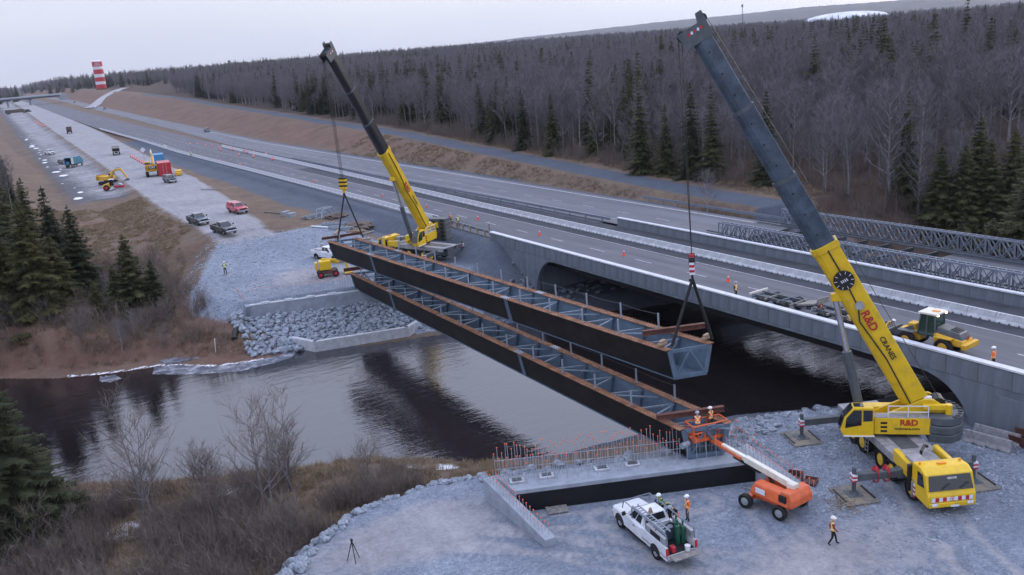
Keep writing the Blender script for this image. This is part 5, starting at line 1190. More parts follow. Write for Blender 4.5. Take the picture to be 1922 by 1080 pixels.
for x in (1.55,): rk.bar((x, -.88, 1.98), (x, .88, 1.98), .05)
rk.build('ladder_rack', 'galvanised', gm)
sb = MB()
for s in (-1, 1): sb.box((-2.05, s * .86, 1.53), (1.95, .2, .44))
sb.build('side_tool_box', 'rim', gm, bevel=.02)
sl_ = MB()
for s in (-1, 1): sl_.box((-2.05, s * .965, 1.53), (1.0, .02, .3))
sl_.build('tool_box_opening', 'black', gm)
def on_truck(name, label, cat, mb, mats, **k):
    o = mb.build(name, mats, None, label=label, cat=cat, **k); o.location = (28.85, 38.1, 2.7); o.rotation_euler = (0, 0, math.atan2(.992, .124)); return o
ld = MB()
for s in (-.17, .17): ld.bar((.6, .66 + s, 2.05), (-2.9, .66 + s, 2.05), .05, .08)
for k in range(12): ld.bar((.4 - k * .28, .49, 2.06), (.4 - k * .28, .83, 2.06), .04)
on_truck('ladder', 'grey aluminium ladder lying on the rack of the white service pickup', 'ladder', ld, 'steel_light')
for k, (x, y, h) in enumerate(((-2.0, -.45, 1.5), (-2.35, -.3, 1.45), (-2.4, -.62, 1.35))):
    on_truck('gas_cylinder', 'green gas bottle standing in the bed of the white service pickup', 'gas bottle', MB().cyl((x, y, .8), (x, y, .8 + h * .7), .13, .13, 12).ball((x, y, .8 + h * .7), .13, nu=12, nv=4, z0=0).cyl((x, y, .85 + h * .75), (x, y, .8 + h), .05, .07, 8), 'bottle_green', group='gas bottles in the service pickup')
on_truck('welding_machine', 'dark boxy machine with hoses in the bed of the white service pickup', 'machine', MB().box((-1.45, 0, 1.15), (.7, 1.0, .7)).tube([(-1.2, .3, 1.5), (-1.0, .5, 1.75), (-1.3, .2, 1.8), (-1.6, .0, 1.6)], .04, 6), 'slate_paint', bevel=.03)
on_truck('jerry_can', 'red fuel can near the tailgate of the white service pickup', 'fuel can', MB().box((-2.95, .42, .97), (.32, .26, .36)).box((-2.95, .42, 1.19), (.2, .06, .06)), 'red_paint', bevel=.04)
on_truck('bucket', 'white plastic bucket on the open tailgate of the service pickup', 'bucket', MB().cyl((-3.25, -.35, .80), (-3.25, -.35, 1.12), .13, .17, 14), 'white_paint')
on_truck('hose_coil', 'coil of dark hose hanging in the service pickup bed', 'hose', MB().tube([(-1.75 + .0, -.15 + .3 * math.cos(a * .523), 1.5 + .3 * math.sin(a * .523)) for a in range(25)], .05, 6), 'black')
on_truck('broom', 'short brown broom standing upright behind the service pickup cab', 'broom', MB().box((-.6, .35, 2.2), (.1, .3, .35), top=(.5, .4)).cyl((-.6, .35, 1.2), (-.6, .35, 2.05), .02, .02, 6), 'wood')
pickup('white crew cab pickup with loaded bed on the far gravel beside the hanging girder', (37.6, 119.3), (.33, -.94), wb=3.9)
MB().box((0, 0, .25), (1.3, 1.5, .5)).box((-.4, .5, .75), (.4, .3, .5)).build('toolbox_load', 'rim', None, label='grey tool boxes in the bed of the far white pickup', cat='tool box', loc=(37.0, 121.2, hz(37, 121.2) + .85), rz=math.atan2(-.94, .33), bevel=.03)
zt = lambda x, y: hz(x, y) + .03
pickup('slate grey pickup parked at the left edge of the pale haul road', (28.4, 161.0), (.16, -.987), 'slate_paint', wb=3.75, z=zt(28.4, 161))
pickup('dark grey pickup parked where the haul road meets the gravel', (29.6, 147.0), (.2, -.98), 'charcoal_paint', wb=3.75, z=zt(29.6, 147))
pickup('red pickup with box cap parked on the right edge of the haul road', (36.6, 167.0), (.12, -.99), 'red_truck', wb=3.75, z=zt(36.6, 167), cap=True)
p_ = ter(320, 343); pickup('dark off-road vehicle parked in front of the red container', (p_.x, p_.y), (.15, -.99), 'charcoal_paint', wb=2.9, z=p_.z + .03, name='off_road_car', cap=True)
p_ = ter(94, 291); pickup('white pickup parked on the gravel apron among snow patches', (p_.x, p_.y), (.3, -.95), z=p_.z + .05)
p_ = ter(119, 309); pickup('dark car parked beside the blue box truck', (p_.x, p_.y), (.3, -.95), 'charcoal_paint', wb=2.7, z=p_.z + .05, name='parked_car', cap=True, scale=.9)
for x, y, l, pt, hd in ((86.0, 418, 'dark car driving on the far carriageway beside the orange barrels', 'charcoal_paint', -1), (84.5, 800, 'dark car driving on the far carriageway by the side road junction', 'charcoal_paint', -1), (82.5, 850, 'white car driving on the far carriageway by the side road junction', 'white_paint', 1), (84.5, 1060, 'small dark car on the far carriageway approaching the overpass', 'charcoal_paint', -1)):
    pickup(l, (x - 2.2 if y == 418 else x, y), (0, hd), pt, wb=2.8, name='moving_car', z=float(zr(y)) + .01, cap=True, scale=.92)

# ------------------------------------------------------------------ heavy machines
def tracks(t, w, L, y, r=.45):
    for s in (-1, 1):
        pr = [(-L / 2, r * .4), (-L / 2 + .3, 0), (L / 2 - .3, 0), (L / 2, r * .4), (L / 2, r * 1.2), (L / 2 - .35, r * 2), (-L / 2 + .35, r * 2), (-L / 2, r * 1.2)]
        MB().prism(pr, s * y - w / 2, s * y + w / 2, 'y').build('track', 'tyre', t, bevel=.04)
def excavator(label, loc, heading, slew=0.0, arm=((2.6, 3.6), (4.6, 3.7), (6.0, 1.2), (5.4, .5)), big=1.0, txt=False):
    t = thing('excavator', label, 'excavator', loc, math.atan2(heading[1], heading[0])); t.scale = (big,) * 3
    tracks(t, .6, 4.2, 1.1)
    u = obj('upper_body', None, t); u.rotation_euler = (0, 0, slew)
    MB().cyl((0, 0, .9), (0, 0, 1.15), .7, .7, 14).build('slew_ring', 'black', u)
    MB().box((-.7, 0, 1.65), (3.6, 2.7, 1.0)).box((-2.0, 0, 1.9), (1.0, 2.7, 1.2)).build('engine_housing', 'cat_yellow', u, bevel=.08, seg=2)
    MB().box((-2.0, 0, 2.53), (.9, 2.5, .05)).build('housing_top', 'black', u)
    if txt:
        MB().box((-2.515, 0, 1.95), (.02, 1.5, .6)).build('badge_plate', 'logo_black', u); lettering('CAT', .62, 'sign_white', u, (-2.535, 0, 1.95), (0, -1, 0), (0, 0, 1), .02)
    MB().loft([[(.2, .3, 1.3), (1.5, .3, 1.3), (1.5, 1.3, 1.3), (.2, 1.3, 1.3)], [(.25, .35, 2.9), (1.2, .35, 2.9), (1.2, 1.25, 2.9), (.25, 1.25, 2.9)]]).build('cab', 'cat_yellow', u, bevel=.05)
    MB().box((.75, .8, 2.25), (1.12, 1.03, .85)).build('cab_window', 'glass', u)
    a = [(.9, 1.7)] + list(arm); secs = [(.30, .45), (.30, .55), (.26, .40), (.2, .25)]
    m1 = MB(); m1.bar((a[0][0], -.35, a[0][1]), (a[1][0], -.35, a[1][1]), .35, .55); m1.bar((a[1][0], -.35, a[1][1]), (a[2][0], -.35, a[2][1]), .35, .5); m1.build('boom', 'cat_yellow', u, bevel=.04)
    MB().bar((a[2][0] - .2, -.35, a[2][1] + .25), (a[3][0], -.35, a[3][1]), .28, .4).build('stick', 'cat_yellow', u, bevel=.03)
    MB().bar((1.4, -.6, 1.6), (a[1][0], -.6, a[1][1] - .2), .12).bar((a[1][0] + .3, -.35, a[1][1] + .45), (a[2][0] - .3, -.35, a[2][1] + .5), .12).build('ram', 'chrome', u)
    bk_ = MB(); q = a[3]; bk_.prism([(q[0] + .15, q[1]), (q[0] - .75, q[1] - .25), (q[0] - .9, q[1] - .65), (q[0] - .3, q[1] - .75), (q[0] + .2, q[1] - .35)], -.85, .15, 'y'); bk_.build('bucket', 'machine_grey', u, bevel=.03)
    return t
p_ = ter(206, 347); excavator('yellow excavator with arched arm beside the road roller', (p_.x, p_.y + 2, p_.z), (.75, -.65), 0.0)
p_ = ter(290, 331); excavator('yellow excavator seen from behind with a dark badge, beside red container', (p_.x, p_.y + 1.5, p_.z), (.12, .99), .0, ((2.4, 4.0), (4.4, 4.6), (5.6, 2.2), (5.0, 1.4)), 1.3, True)
# road roller
p_ = ter(212, 357); t = thing('road_roller', 'yellow road roller with red drum frame at the gravel edge', 'road roller', (p_.x, p_.y, p_.z), math.atan2(-.25, .97))
MB().cyl((1.7, -1.05, .75), (1.7, 1.05, .75), .75, .75, 22).build('drum', 'steel_light', t)
MB().box((1.7, 1.15, .8), (2.1, .16, .5)).box((1.7, -1.15, .8), (2.1, .16, .5)).box((2.75, 0, .8), (.2, 2.4, .45)).box((.6, 0, .85), (.3, 2.2, .5)).build('drum_frame', 'red_paint', t, bevel=.03)
MB().loft([[(-.4, -.85, .8), (-2.3, -.8, .8), (-2.3, .8, .8), (-.4, .85, .8)], [(-.5, -.8, 1.9), (-2.1, -.6, 1.45), (-2.1, .6, 1.45), (-.5, .8, 1.9)]]).build('engine_hood', 'cat_yellow', t, bevel=.06)
MB().loft([[(-.45, -.7, 1.1), (.5, -.7, 1.1), (.5, .7, 1.1), (-.45, .7, 1.1)], [(-.4, -.65, 2.6), (.4, -.65, 2.6), (.4, .65, 2.6), (-.4, .65, 2.6)]]).build('cab', 'glass', t)
MB().box((0, 0, 2.66), (1.2, 1.6, .1)).build('cab_roof', 'sign_white', t, bevel=.03)
for s in (-1, 1): wheel(t, (-1.3, s * .85, .72), .72, .5, rim='red_paint')
# wheel loader on the bridge
t = thing('wheel_loader', 'yellow wheel loader with forks raised low, working on the bridge carriageway', 'wheel loader', (57.95, 41.0, 6.705), math.atan2(.96, -.10))
MB().loft([[(-.4, -.75, .85), (-2.75, -.8, .85), (-2.75, .8, .85), (-.4, .75, .85)], [(-.45, -.72, 1.6), (-2.6, -.72, 1.35), (-2.6, .72, 1.35), (-.45, .72, 1.6)]]).build('rear_frame', 'cat_yellow', t, bevel=.06)
MB().loft([[(-.5, -.66, 1.5), (-2.6, -.66, 1.3), (-2.6, .66, 1.3), (-.5, .66, 1.5)], [(-.6, -.6, 2.05), (-2.3, -.55, 1.8), (-2.3, .55, 1.8), (-.6, .6, 2.05)]]).build('engine_hood', 'machine_grey', t, bevel=.06)
vt = MB()
for k in range(4): vt.box((-1.6 - .17 * k, 0, 1.96 - .035 * k), (.08, .9, .04))
vt.build('hood_grille', 'black', t)
MB().prism([(-.2, 1.32), (.2, 1.32), (0, 1.68)], -2.66, -2.64, 'x', 0).build('warning_triangle', 'lamp_red', t)
MB().box((-2.8, 0, .95), (.35, 1.9, .42)).build('rear_counterweight', 'cat_yellow', t, bevel=.05)
cabm = MB().loft([[(-.55, -.66, 1.2), (.85, -.66, 1.2), (.85, .66, 1.2), (-.55, .66, 1.2)], [(-.45, -.62, 2.85), (.6, -.62, 2.85), (.6, .62, 2.85), (-.45, .62, 2.85)]]).build('cab', 'glass_green', t)
pl = MB()
for a, b in (((-.55, 1.2), (-.45, 2.85)), ((.85, 1.2), (.6, 2.85)), ((.15, 1.2), (.1, 2.85))):
    for s in (-1, 1): MB().bar((a[0], s * .67, a[1]), (b[0], s * .63, b[1]), .09).build('cab_pillar', 'machine_grey', cabm)
MB().box((.08, 0, 2.92), (1.45, 1.55, .16)).build('cab_roof', 'cream', cabm, bevel=.04)
for s in (-1, 1): MB().box((-.66, s * .55, 2.86), (.08, .16, .1)).build('work_lamp', 'lamp_lit', cabm)
MB().box((-.2, .0, 3.03), (.5, .3, .06)).build('beacon', 'amber', cabm)
MB().box((1.6, 0, 1.0), (1.7, .9, .7)).box((1.5, 0, 1.5), (.6, .8, .7)).build('front_frame', 'cat_yellow', t, bevel=.05)
for s in (-1, 1): MB().bar((1.3, s * .4, 1.6), (3.1, s * .4, .7), .16, .3).build('lift_arm', 'machine_grey', t)
MB().box((3.15, 0, .75), (.2, 2.0, .8)).box((3.7, .45, .4), (1.1, .14, .08)).box((3.7, -.45, .4), (1.1, .14, .08)).build('fork_carriage', 'machine_grey', t)
for x in (1.55, -1.35):
    for s in (-1, 1):
        wheel(t, (x, s * .95, .68), .68, .5, rim='cat_yellow'); MB().box((x, s * .95, 1.42), (1.3, .52, .06)).build('mudguard', 'machine_grey' if x > 0 else 'cat_yellow', t)
# stacked trailer chassis lying on the carriageway
def dolly(label, loc, rz, L=4.6, plank=False, red=False):
    t = thing('trailer_dolly', label, 'trailer chassis', loc, rz); t.scale = (1.15, 1.15, 1.3)
    for s in (-1, 1): MB().box((0, s * .55, .72), (L, .14, .22)).build('frame_rail', 'machine_grey', t)
    for k in range(5): MB().box((-L / 2 + .3 + k * (L - .6) / 4, 0, .74), (.12, 1.9, .14)).build('cross_member', 'wood_grey' if k % 2 else 'rock_dark', t)
    for x in (-L * .3, L * .08):
        MB().cyl((x, -.9, .42), (x, .9, .42), .09, .09, 8).build('axle', 'black', t)
        for s in (-1, 1): wheel(t, (x, s * .95, .42), .42, .5, rim='machine_grey')
    if plank: MB().box((L * .45, 0, .95), (1.6, 1.5, .10), rot=(0, -.18, 0)).box((L * .62, 0, 1.25), (.12, 1.2, .4)).build('gooseneck_deck', 'wood_grey', t)
    if red: MB().box((-L / 2 + .1, 0, .92), (.14, 2.0, .12)).build('rear_bar', 'cream', t); 
    return t
dolly('black trailer chassis with red and white rear bar behind the bridge wall', (58.0, 55.6, 6.705), math.pi * 1.5 + .05, 5.6, True, True)
dolly('low black trailer frame with bare cross bars beside the grey deck plank', (58.0, 48.6, 6.705), math.pi * 1.5 - .02, 5.8)
# ------------------------------------------------------------------ orange telescopic boom lift with basket
LB = Vector((36.95, 36.5, 2.7)); la = math.atan2(.98, -.2)
t = thing('boom_lift', 'orange telescopic boom lift with cream boom reaching to the basket', 'boom lift', LB, la); bl_ = t
MB().box((0, 0, .62), (2.5, 1.0, .36)).box((1.15, 0, .55), (.4, 2.1, .3)).box((-1.15, 0, .55), (.4, 2.1, .3)).build('chassis', 'lift_orange', t, bevel=.04)
for x in (1.18, -1.18):
    for s in (-1, 1): wheel(t, (x, s * 1.15, .46), .46, .36, rim='rim')
Ti = (Matrix.Translation(LB) @ Matrix.Rotation(la, 4, 'Z')).inverted()
bk = Ti @ Vector((36.9, 42.3, 5.35)); ang = math.atan2(bk.y + .25, bk.x + 1.5)
u = obj('turntable', None, t); u.rotation_euler = (0, 0, ang); Ru = Matrix.Rotation(-ang, 4, 'Z'); bku = Ru @ bk
MB().cyl((0, 0, .8), (0, 0, 1.0), .55, .55, 16).build('slew_ring', 'black', u)
for s, nm in ((1, 'engine_hood'), (-1, 'tank_hood')):
    MB().loft([[(-1.9, s * .2, .95), (1.0, s * .2, .95), (1.0, s * 1.05, .95), (-1.9, s * 1.05, .95)], [(-1.75, s * .25, 1.75), (.75, s * .25, 1.72), (.75, s * .85, 1.65), (-1.75, s * .85, 1.7)]]).build(nm, 'lift_orange', u, bevel=.12, seg=2)
MB().prism([(-2.15, .95), (-1.3, .95), (-1.3, 1.85), (-1.9, 1.85), (-2.15, 1.4)], -.95, .95, 'y').build('counterweight', 'lift_orange', u, bevel=.1, seg=2)
MB().box((.1, 1.06, 1.35), (.7, .03, .32)).build('badge_plate', 'sign_white', u); MB().box((-1.5, 1.0, 1.42), (.5, .1, .42)).build('radiator_grille', 'black', u)
pv = Vector((-1.45, .0, 1.95)); d = (bku - pv); d.z += .0; BLn = d.length; d.normalize()
MB().bar(pv - d * .2, pv + d * (BLn * .52), .34, .42).build('boom_base', 'cream', u, bevel=.03)
MB().bar(pv + d * (BLn * .46), pv + d * (BLn * .80), .26, .30).build('boom_extension', 'cream', u, bevel=.02)
MB().bar(pv + d * (BLn * .55) + Vector((0, .22, -.05)), pv + d * (BLn * .93) + Vector((0, .15, -.02)), .1, .16).bar(pv + d * (BLn * .78), pv + d * (BLn * .98), .22, .24).build('jib', 'lift_orange', u)
MB().bar(pv + d * (BLn * .35) + Vector((0, 0, -.34)), pv + d * (BLn * .66) + Vector((0, 0, -.3)), .16, .18).build('hose_carrier', 'black', u)
MB().box(tuple(pv + Vector((.0, 0, -.2))), (.55, .5, .75)).build('boom_foot', 'cream', u, bevel=.04)
MB().bar((-.2, 0, 1.1), tuple(pv + d * 1.9 + Vector((0, 0, -.2))), .14).build('lift_cylinder', 'black', u)
bs_ = obj('basket', None, t, loc=bk); bs_.rotation_euler = (0, 0, R(-90) - la + R(78))
bw_, bd_, bh_ = 2.5, 1.1, 1.1
MB().box((0, 0, .05), (bw_, bd_, .12)).box((0, -bd_ / 2, .1), (bw_, .05, .22)).box((0, bd_ / 2, .1), (bw_, .05, .22)).box((bw_ / 2, 0, .1), (.05, bd_, .22)).box((-bw_ / 2, 0, .1), (.05, bd_, .22)).build('basket_floor', 'lift_orange', bs_)
rl = MB()
for z in (.6, 1.1):
    c4 = [(-bw_ / 2, -bd_ / 2, z), (bw_ / 2, -bd_ / 2, z), (bw_ / 2, bd_ / 2, z), (-bw_ / 2, bd_ / 2, z), (-bw_ / 2, -bd_ / 2, z)]; rl.tube(c4, .05, 6)
for x in (-bw_ / 2, -.45, .35, bw_ / 2):
    for y in (-bd_ / 2, bd_ / 2): rl.bar((x, y, .1), (x, y, 1.1), .085)
rl.build('basket_rail', 'lift_orange', bs_); MB().box((0.0, -bd_ / 2 - .05, .68), (.7, .14, .8), rot=(.12, 0, 0)).build('control_box', 'slate_paint', bs_, bevel=.03)
BASKET = LB + Matrix.Rotation(la, 3, 'Z') @ bk
# yellow articulated lift on the far abutment
lp = Vector((34.4, 111.2, hz(34.4, 111.2))); t = thing('boom_lift', 'small yellow boom lift with folded arm behind the far abutment rebar', 'boom lift', lp, math.atan2(-.25, .97))
MB().box((0, 0, .6), (2.3, 1.5, .4)).build('chassis', 'rust_dark', t, bevel=.04)
for x in (.95, -.95):
    for s in (-1, 1): wheel(t, (x, s * .9, .42), .42, .32, rim='hazard_red')
MB().box((-.25, 0, 1.55), (1.5, 1.5, 1.2)).box((-1.35, 0, 1.45), (.4, .9, 1.1)).build('power_unit', 'crane_yellow', t, bevel=.15, seg=2)
MB().bar((-.6, .1, 2.25), (2.3, .1, 1.75), .3, .3).bar((-.6, .3, 2.05), (1.6, .3, 1.5), .3, .25).build('boom', 'crane_yellow', t, bevel=.03)
MB().bar((2.3, .1, 1.85), (2.7, .1, .35), .24, .3).build('jib', 'crane_yellow', t, bevel=.03); MB().box((2.6, .1, .15), (1.0, 1.5, .14)).build('basket_floor', 'cat_yellow', t)
# ------------------------------------------------------------------ containers and trucks on the haul road
def container(label, loc, rz, L, mat, h=2.5, open_end=False):
    t = thing('container', label, 'container', loc, rz)
    MB().box((0, 0, h / 2 + .1), (L, 2.4, h)).build('shell', mat, t, bevel=.03)
    for k in range(int(L / .6)): MB().box((-L / 2 + .3 + k * .6, 1.215, h / 2 + .1), (.25, .05, h - .3)).build('rib', mat, t)
    for k in range(4): MB().box((-L / 2 - .02, -.9 + .6 * k, h / 2 + .1), (.04, .3, h - .3)).build('rib', mat, t)
    for s in (-.3, .3): MB().bar((-L / 2 - .05, s, .3), (-L / 2 - .05, s, h - .1), .04).build('lock_rod', 'rim', t)
    return t
p_ = ter(311, 331); container('red ribbed steel container beside the yellow excavator', (p_.x + .6, p_.y + 4.5, p_.z), R(84), 8.5, 'red_paint', 3.4).scale = (1, 1.35, 1)
p_ = ter(292, 317); container('blue container behind the red one on the haul road', (p_.x + 2.2, p_.y + 7, p_.z), R(84), 7.0, 'blue_paint', 3.5).scale = (1, 1.3, 1)
MB().box((0, 0, .7), (3.5, 1.6, 1.2)).box((-2.2, 0, .5), (1.0, 1.4, .8)).build('skid_tank', 'cat_yellow', label='low yellow tank skid just right of the red container', cat='tank', loc=(41.5, 252, hz(41.5, 252)), rz=R(80), bevel=.08)
def truck(label, px, py, heading, body, box_mat, kind='box', name='truck', L=6.0, dx=0, dy=0):
    p = ter(px, py); p = Vector((p.x + dx, p.y + dy, hz(p.x + dx, p.y + dy)))
    t = thing(name, label, 'truck', (p.x, p.y, p.z + .04), math.atan2(heading[1], heading[0]))
    MB().box((0, 0, .9), (L + 2, 1.0, .3)).build('chassis', 'black', t)
    MB().loft([[(L / 2 - .2, -1.1, .8), (L / 2 + 1.7, -1.1, .8), (L / 2 + 1.7, 1.1, .8), (L / 2 - .2, 1.1, .8)], [(L / 2 - .2, -1.05, 2.7), (L / 2 + 1.0, -1.05, 2.7), (L / 2 + 1.0, 1.05, 2.7), (L / 2 - .2, 1.05, 2.7)]]).build('cab', body, t, bevel=.06)
    MB().box((L / 2 + 1.38, 0, 2.05), (.1, 1.9, .8), rot=(0, -.35, 0)).build('windscreen', 'glass', t)
    if kind == 'box':
        MB().box((0, 0, 3.25), (L, 2.4, .06)).box((0, 0, 1.12), (L, 2.4, .1)).box((0, 1.18, 2.2), (L, .06, 2.1)).box((0, -1.18, 2.2), (L, .06, 2.1)).box((L / 2 - .03, 0, 2.2), (.06, 2.4, 2.1)).build('box_body', box_mat, t)
        MB().box((-L / 2 - .02, -1.5, 2.2), (.1, .7, 2.0), rot=(0, 0, .8)).build('box_door', 'cream', t); MB().box((-L / 2 + .6, .3, 1.6), (.9, 1.0, .8)).build('cargo', 'blue_paint', t)
        MB().box((-L / 2 - .5, 0, .9), (.9, 2.3, .1)).build('tail_platform', 'brown_box', t)
    elif kind == 'dump':
        MB().box((-.2, 0, 1.25), (L, 2.4, .15)).box((-.2, 1.16, 1.75), (L, .1, 1.0)).box((-.2, -1.16, 1.75), (L, .1, 1.0)).box((L / 2 - .25, 0, 2.0), (.1, 2.4, 1.5)).build('dump_body', box_mat, t)
        MB().box((0, 0, 2.35), (L - 1.4, 2.3, .5)).build('load', 'wood_grey', t, bevel=.1); MB().box((-L / 2 - .4, 0, 1.3), (.9, 2.6, .12)).build('tail_platform', 'deck_grey', t)
    elif kind == 'flat':
        MB().box((-.2, 0, 1.2), (L, 2.5, .15)).build('flat_bed', 'rust_dark', t)
        for k in range(4): MB().box((-L / 2 + .3 + k * (L - .6) / 3, 0, 2.3), (.12, 2.4, 2.0)).build('stake_frame', box_mat, t)
        MB().box((-.2, 0, 2.4), (L - .2, 2.2, 1.5)).build('cargo', box_mat, t)
    for x in (L / 2 + .6, -L / 2 + .5, -L / 2 + 1.6):
        for s in (-1, 1): wheel(t, (x, s * .98, .48), .48, .34)
    return t
truck('blue box truck with its rear doors open on the gravel apron', 139, 314, (.55, .83), 'teal_paint', 'teal_paint', 'box')
truck('brown dump truck seen from behind on the haul road', 219, 291, (.1, .99), 'brown_box', 'brown_box', 'dump')
truck('brown stake truck far up the haul road near the orange barrels', 131, 251, (.12, .99), 'rust_dark', 'brown_box', 'flat', L=5.0)
# far semi trailer crossing
p_ = ter(33, 214); t = thing('semi_trailer_truck', 'dark semi trailer truck turned across the far end of the haul road', 'truck', (p_.x, p_.y, p_.z), R(-28))
MB().box((-2, 0, 2.6), (16, 2.6, 2.6)).build('trailer_box', 'brown_box', t, bevel=.05); MB().box((-2, 0, 1.1), (15.5, 1.2, .3)).build('chassis', 'black', t)
MB().box((9.0, 0, 1.9), (3.4, 2.5, 2.6)).box((11.3, 0, 1.3), (1.6, 2.2, 1.3)).build('tractor_cab', 'charcoal_paint', t, bevel=.1)
for x in (-8.5, -7.2, 6.0, 7.3, 11.3):
    for s in (-1, 1): wheel(t, (x, s * 1.05, .52), .52, .5)
# ------------------------------------------------------------------ people on site
person('worker in amber vest and dark red sleeves walking across the gravel pad', (36.3, 31.4, 2.7), (.75, -.66), 'walk', 'cloth_red', 'cloth_black', 'vest_amber', 'cream')
person('worker in bright orange jacket standing behind the service pickup', (31.75, 38.3, 2.7), (-.95, .25), 'stand', 'vest_orange', 'cloth_grey', 'vest_orange')
person('worker with dark jacket and white helmet at the service pickup side', (30.75, 39.55, 2.7), (-1, -.15), 'reach', 'cloth_green', 'cloth_black', 'vest_green')
person('worker with dark jacket and green helmet leaning at the service pickup', (31.0, 38.95, 2.7), (-1, .1), 'bend', 'cloth_green', 'cloth_black', 'vest_green', 'helmet_green')
person('bent worker with grey helmet and orange bag between the others', (30.9, 38.2, 2.7), (-1, .2), 'bend', 'cloth_black', 'vest_orange', None, 'helmet_grey')
bkx = BASKET + Vector((0, 0, .11))
person('worker in orange vest and purple sleeves leaning in the lift basket', (bkx.x - .62, bkx.y + .12, bkx.z), (.55, .8), 'reach', 'cloth_navy', 'cloth_grey', 'vest_orange', 'helmet_grey')
person('worker in brown jacket with orange harness standing in the lift basket', (bkx.x + .55, bkx.y + .2, bkx.z), (-.1, 1), 'stand2', 'cloth_brown', 'cloth_brown', 'vest_orange', 'helmet_white')
p_ = ter(424, 516); person('worker in lime vest standing alone on the pale rubble', (p_.x, p_.y, p_.z + .02), (.4, .9), 'stand2', 'cloth_black', 'cloth_black', 'vest_lime')
person('worker in orange vest at the guard rail above the far crane', (57.0, 120.6, 6.7), (.3, -.9), 'stand2', 'cloth_black', 'cloth_black', 'vest_orange', 'helmet_grey')
person('worker in lime vest and khaki trousers at the guard rail', (56.9, 117.9, 6.7), (-.4, -.9), 'stand', 'cloth_black', 'cloth_khaki', 'vest_lime', 'helmet_grey')
person('worker in amber harness standing on the bridge near the trailer chassis', (57.4, 61.2, 6.705), (.3, -.9), 'stand', 'cloth_black', 'cloth_black', 'vest_amber', 'helmet_grey')
person('worker in white vest bending at the loader forks', (58.0, 45.1, 6.705), (.4, -.9), 'bend', 'cloth_khaki', 'cloth_black', 'vest_amber')
person('worker sitting on the grey deck plank of the trailer chassis', (58.1, 51.9, 7.2), (-.3, -1), 'sit', 'cloth_brown', 'cloth_brown', 'vest_orange')
person('worker in orange jacket half hidden behind the bridge wall', (57.0, 35.6, 6.705), (-.2, .95), 'stand', 'vest_orange', 'cloth_black', 'vest_orange')
person('worker by the bridge wall behind the crane boom', (57.0, 47.9, 6.705), (-.3, -.9), 'reach', 'cloth_grey', 'cloth_black', 'vest_amber')
p_ = gp(359, 295, 6.7); person('worker in lime vest walking on the coned carriageway', (p_.x, p_.y, 6.705), (.3, -.9), 'walk', 'cloth_black', 'cloth_black', 'vest_lime')
# ------------------------------------------------------------------ trees
def bare_tree_meshes(seed, h=15.0, spread=3.2, trunk_r=.16, clear=.42, limbs=16, sub=6, tw=8, twig_w=.026, lean=.03, multi=1):
    """returns trunk MB arrays and crown arrays: tapered trunk, limbs, branches, twigs as thin blades"""
    r = random.Random(seed); tr = MB(); cv = []; cf = []
    def blade(p, q, w0, w1):
        d = (q - p); s = d.cross(Vector((r.uniform(-1, 1), r.uniform(-1, 1), r.uniform(-1, 1))))
        if s.length < 1e-5: return
        s.normalize(); b = len(cv); cv.extend([tuple(p - s * w0), tuple(p + s * w0), tuple(q + s * w1), tuple(q - s * w1)]); cf.append((b, b + 1, b + 2, b + 3))
    for mt in range(multi):
        off = Vector((r.uniform(-.4, .4), r.uniform(-.4, .4), 0)) * (multi > 1); L = Vector((r.uniform(-lean, lean) * (6 if multi > 1 else 1), r.uniform(-lean, lean) * (6 if multi > 1 else 1), 1))
        hh = h * (1 if mt == 0 else r.uniform(.65, .95)); n = 6; pts = []; p = off.copy()
        for i in range(n + 1):
            pts.append(p.copy()); p = p + Vector((L.x + r.uniform(-.05, .05), L.y + r.uniform(-.05, .05), 1)) * (hh * .86 / n)
        tr.tube([tuple(q) for q in pts], [trunk_r * max(.12, 1 - 1.05 * i / n) * (1.25 if i == 0 else 1) for i in range(n + 1)], 5)
        def along(t):
            t = max(0, min(.9999, t)) * n; i = int(t); return pts[i] + (pts[i + 1] - pts[i]) * (t - i)
        for k in range(limbs):
            t = clear + (1 - clear) * ((k + r.random()) / limbs); b0 = along(t); a = k * 2.4 + r.uniform(-.5, .5)
            ll = spread * (1.05 - .65 * (t - clear) / (1 - clear)) * r.uniform(.7, 1.15); rise = r.uniform(.45, 1.0) + .55 * t
            dv = Vector((math.cos(a), math.sin(a), rise)).normalized(); mid = b0 + dv * ll * .5; end = mid + (dv + Vector((0, 0, .35))).normalized() * ll * .6
            rl = trunk_r * .36 * (1.1 - .6 * t); tr.tube([tuple(b0), tuple(mid), tuple(end)], [rl, rl * .6, rl * .25], 3)
            for j in range(sub):
                u = .2 + .8 * (j + r.random()) / sub; s0 = b0 + (mid - b0) * (u * 2) if u < .5 else mid + (end - mid) * (u * 2 - 1)
                sd = (dv + Vector((r.uniform(-.9, .9), r.uniform(-.9, .9), r.uniform(-.1, .9)))).normalized(); sl = ll * r.uniform(.25, .5) * (1.2 - .5 * u); s1 = s0 + sd * sl
                blade(s0, s1, twig_w * .9, twig_w * .4)
                for q in range(tw):
                    v = .15 + .85 * (q + r.random()) / tw; t0 = s0 + (s1 - s0) * v; td = (sd + Vector((r.uniform(-1, 1), r.uniform(-1, 1), r.uniform(-.4, .9)))).normalized(); tl = r.uniform(.35, .95) * min(1.3, spread / 3)
                    blade(t0, t0 + td * tl, twig_w * .55, twig_w * .22)
    return tr, cv, cf
def bare_pair(seed, bark='bark', twig='twig', **k):
    tr, cv, cf = bare_tree_meshes(seed, **k); a = tr.mesh('trunk', bark)
    b = bpy.data.meshes.new('crown'); b.from_pydata(cv, [], cf); b.materials.append(MATS[twig]); return a, b
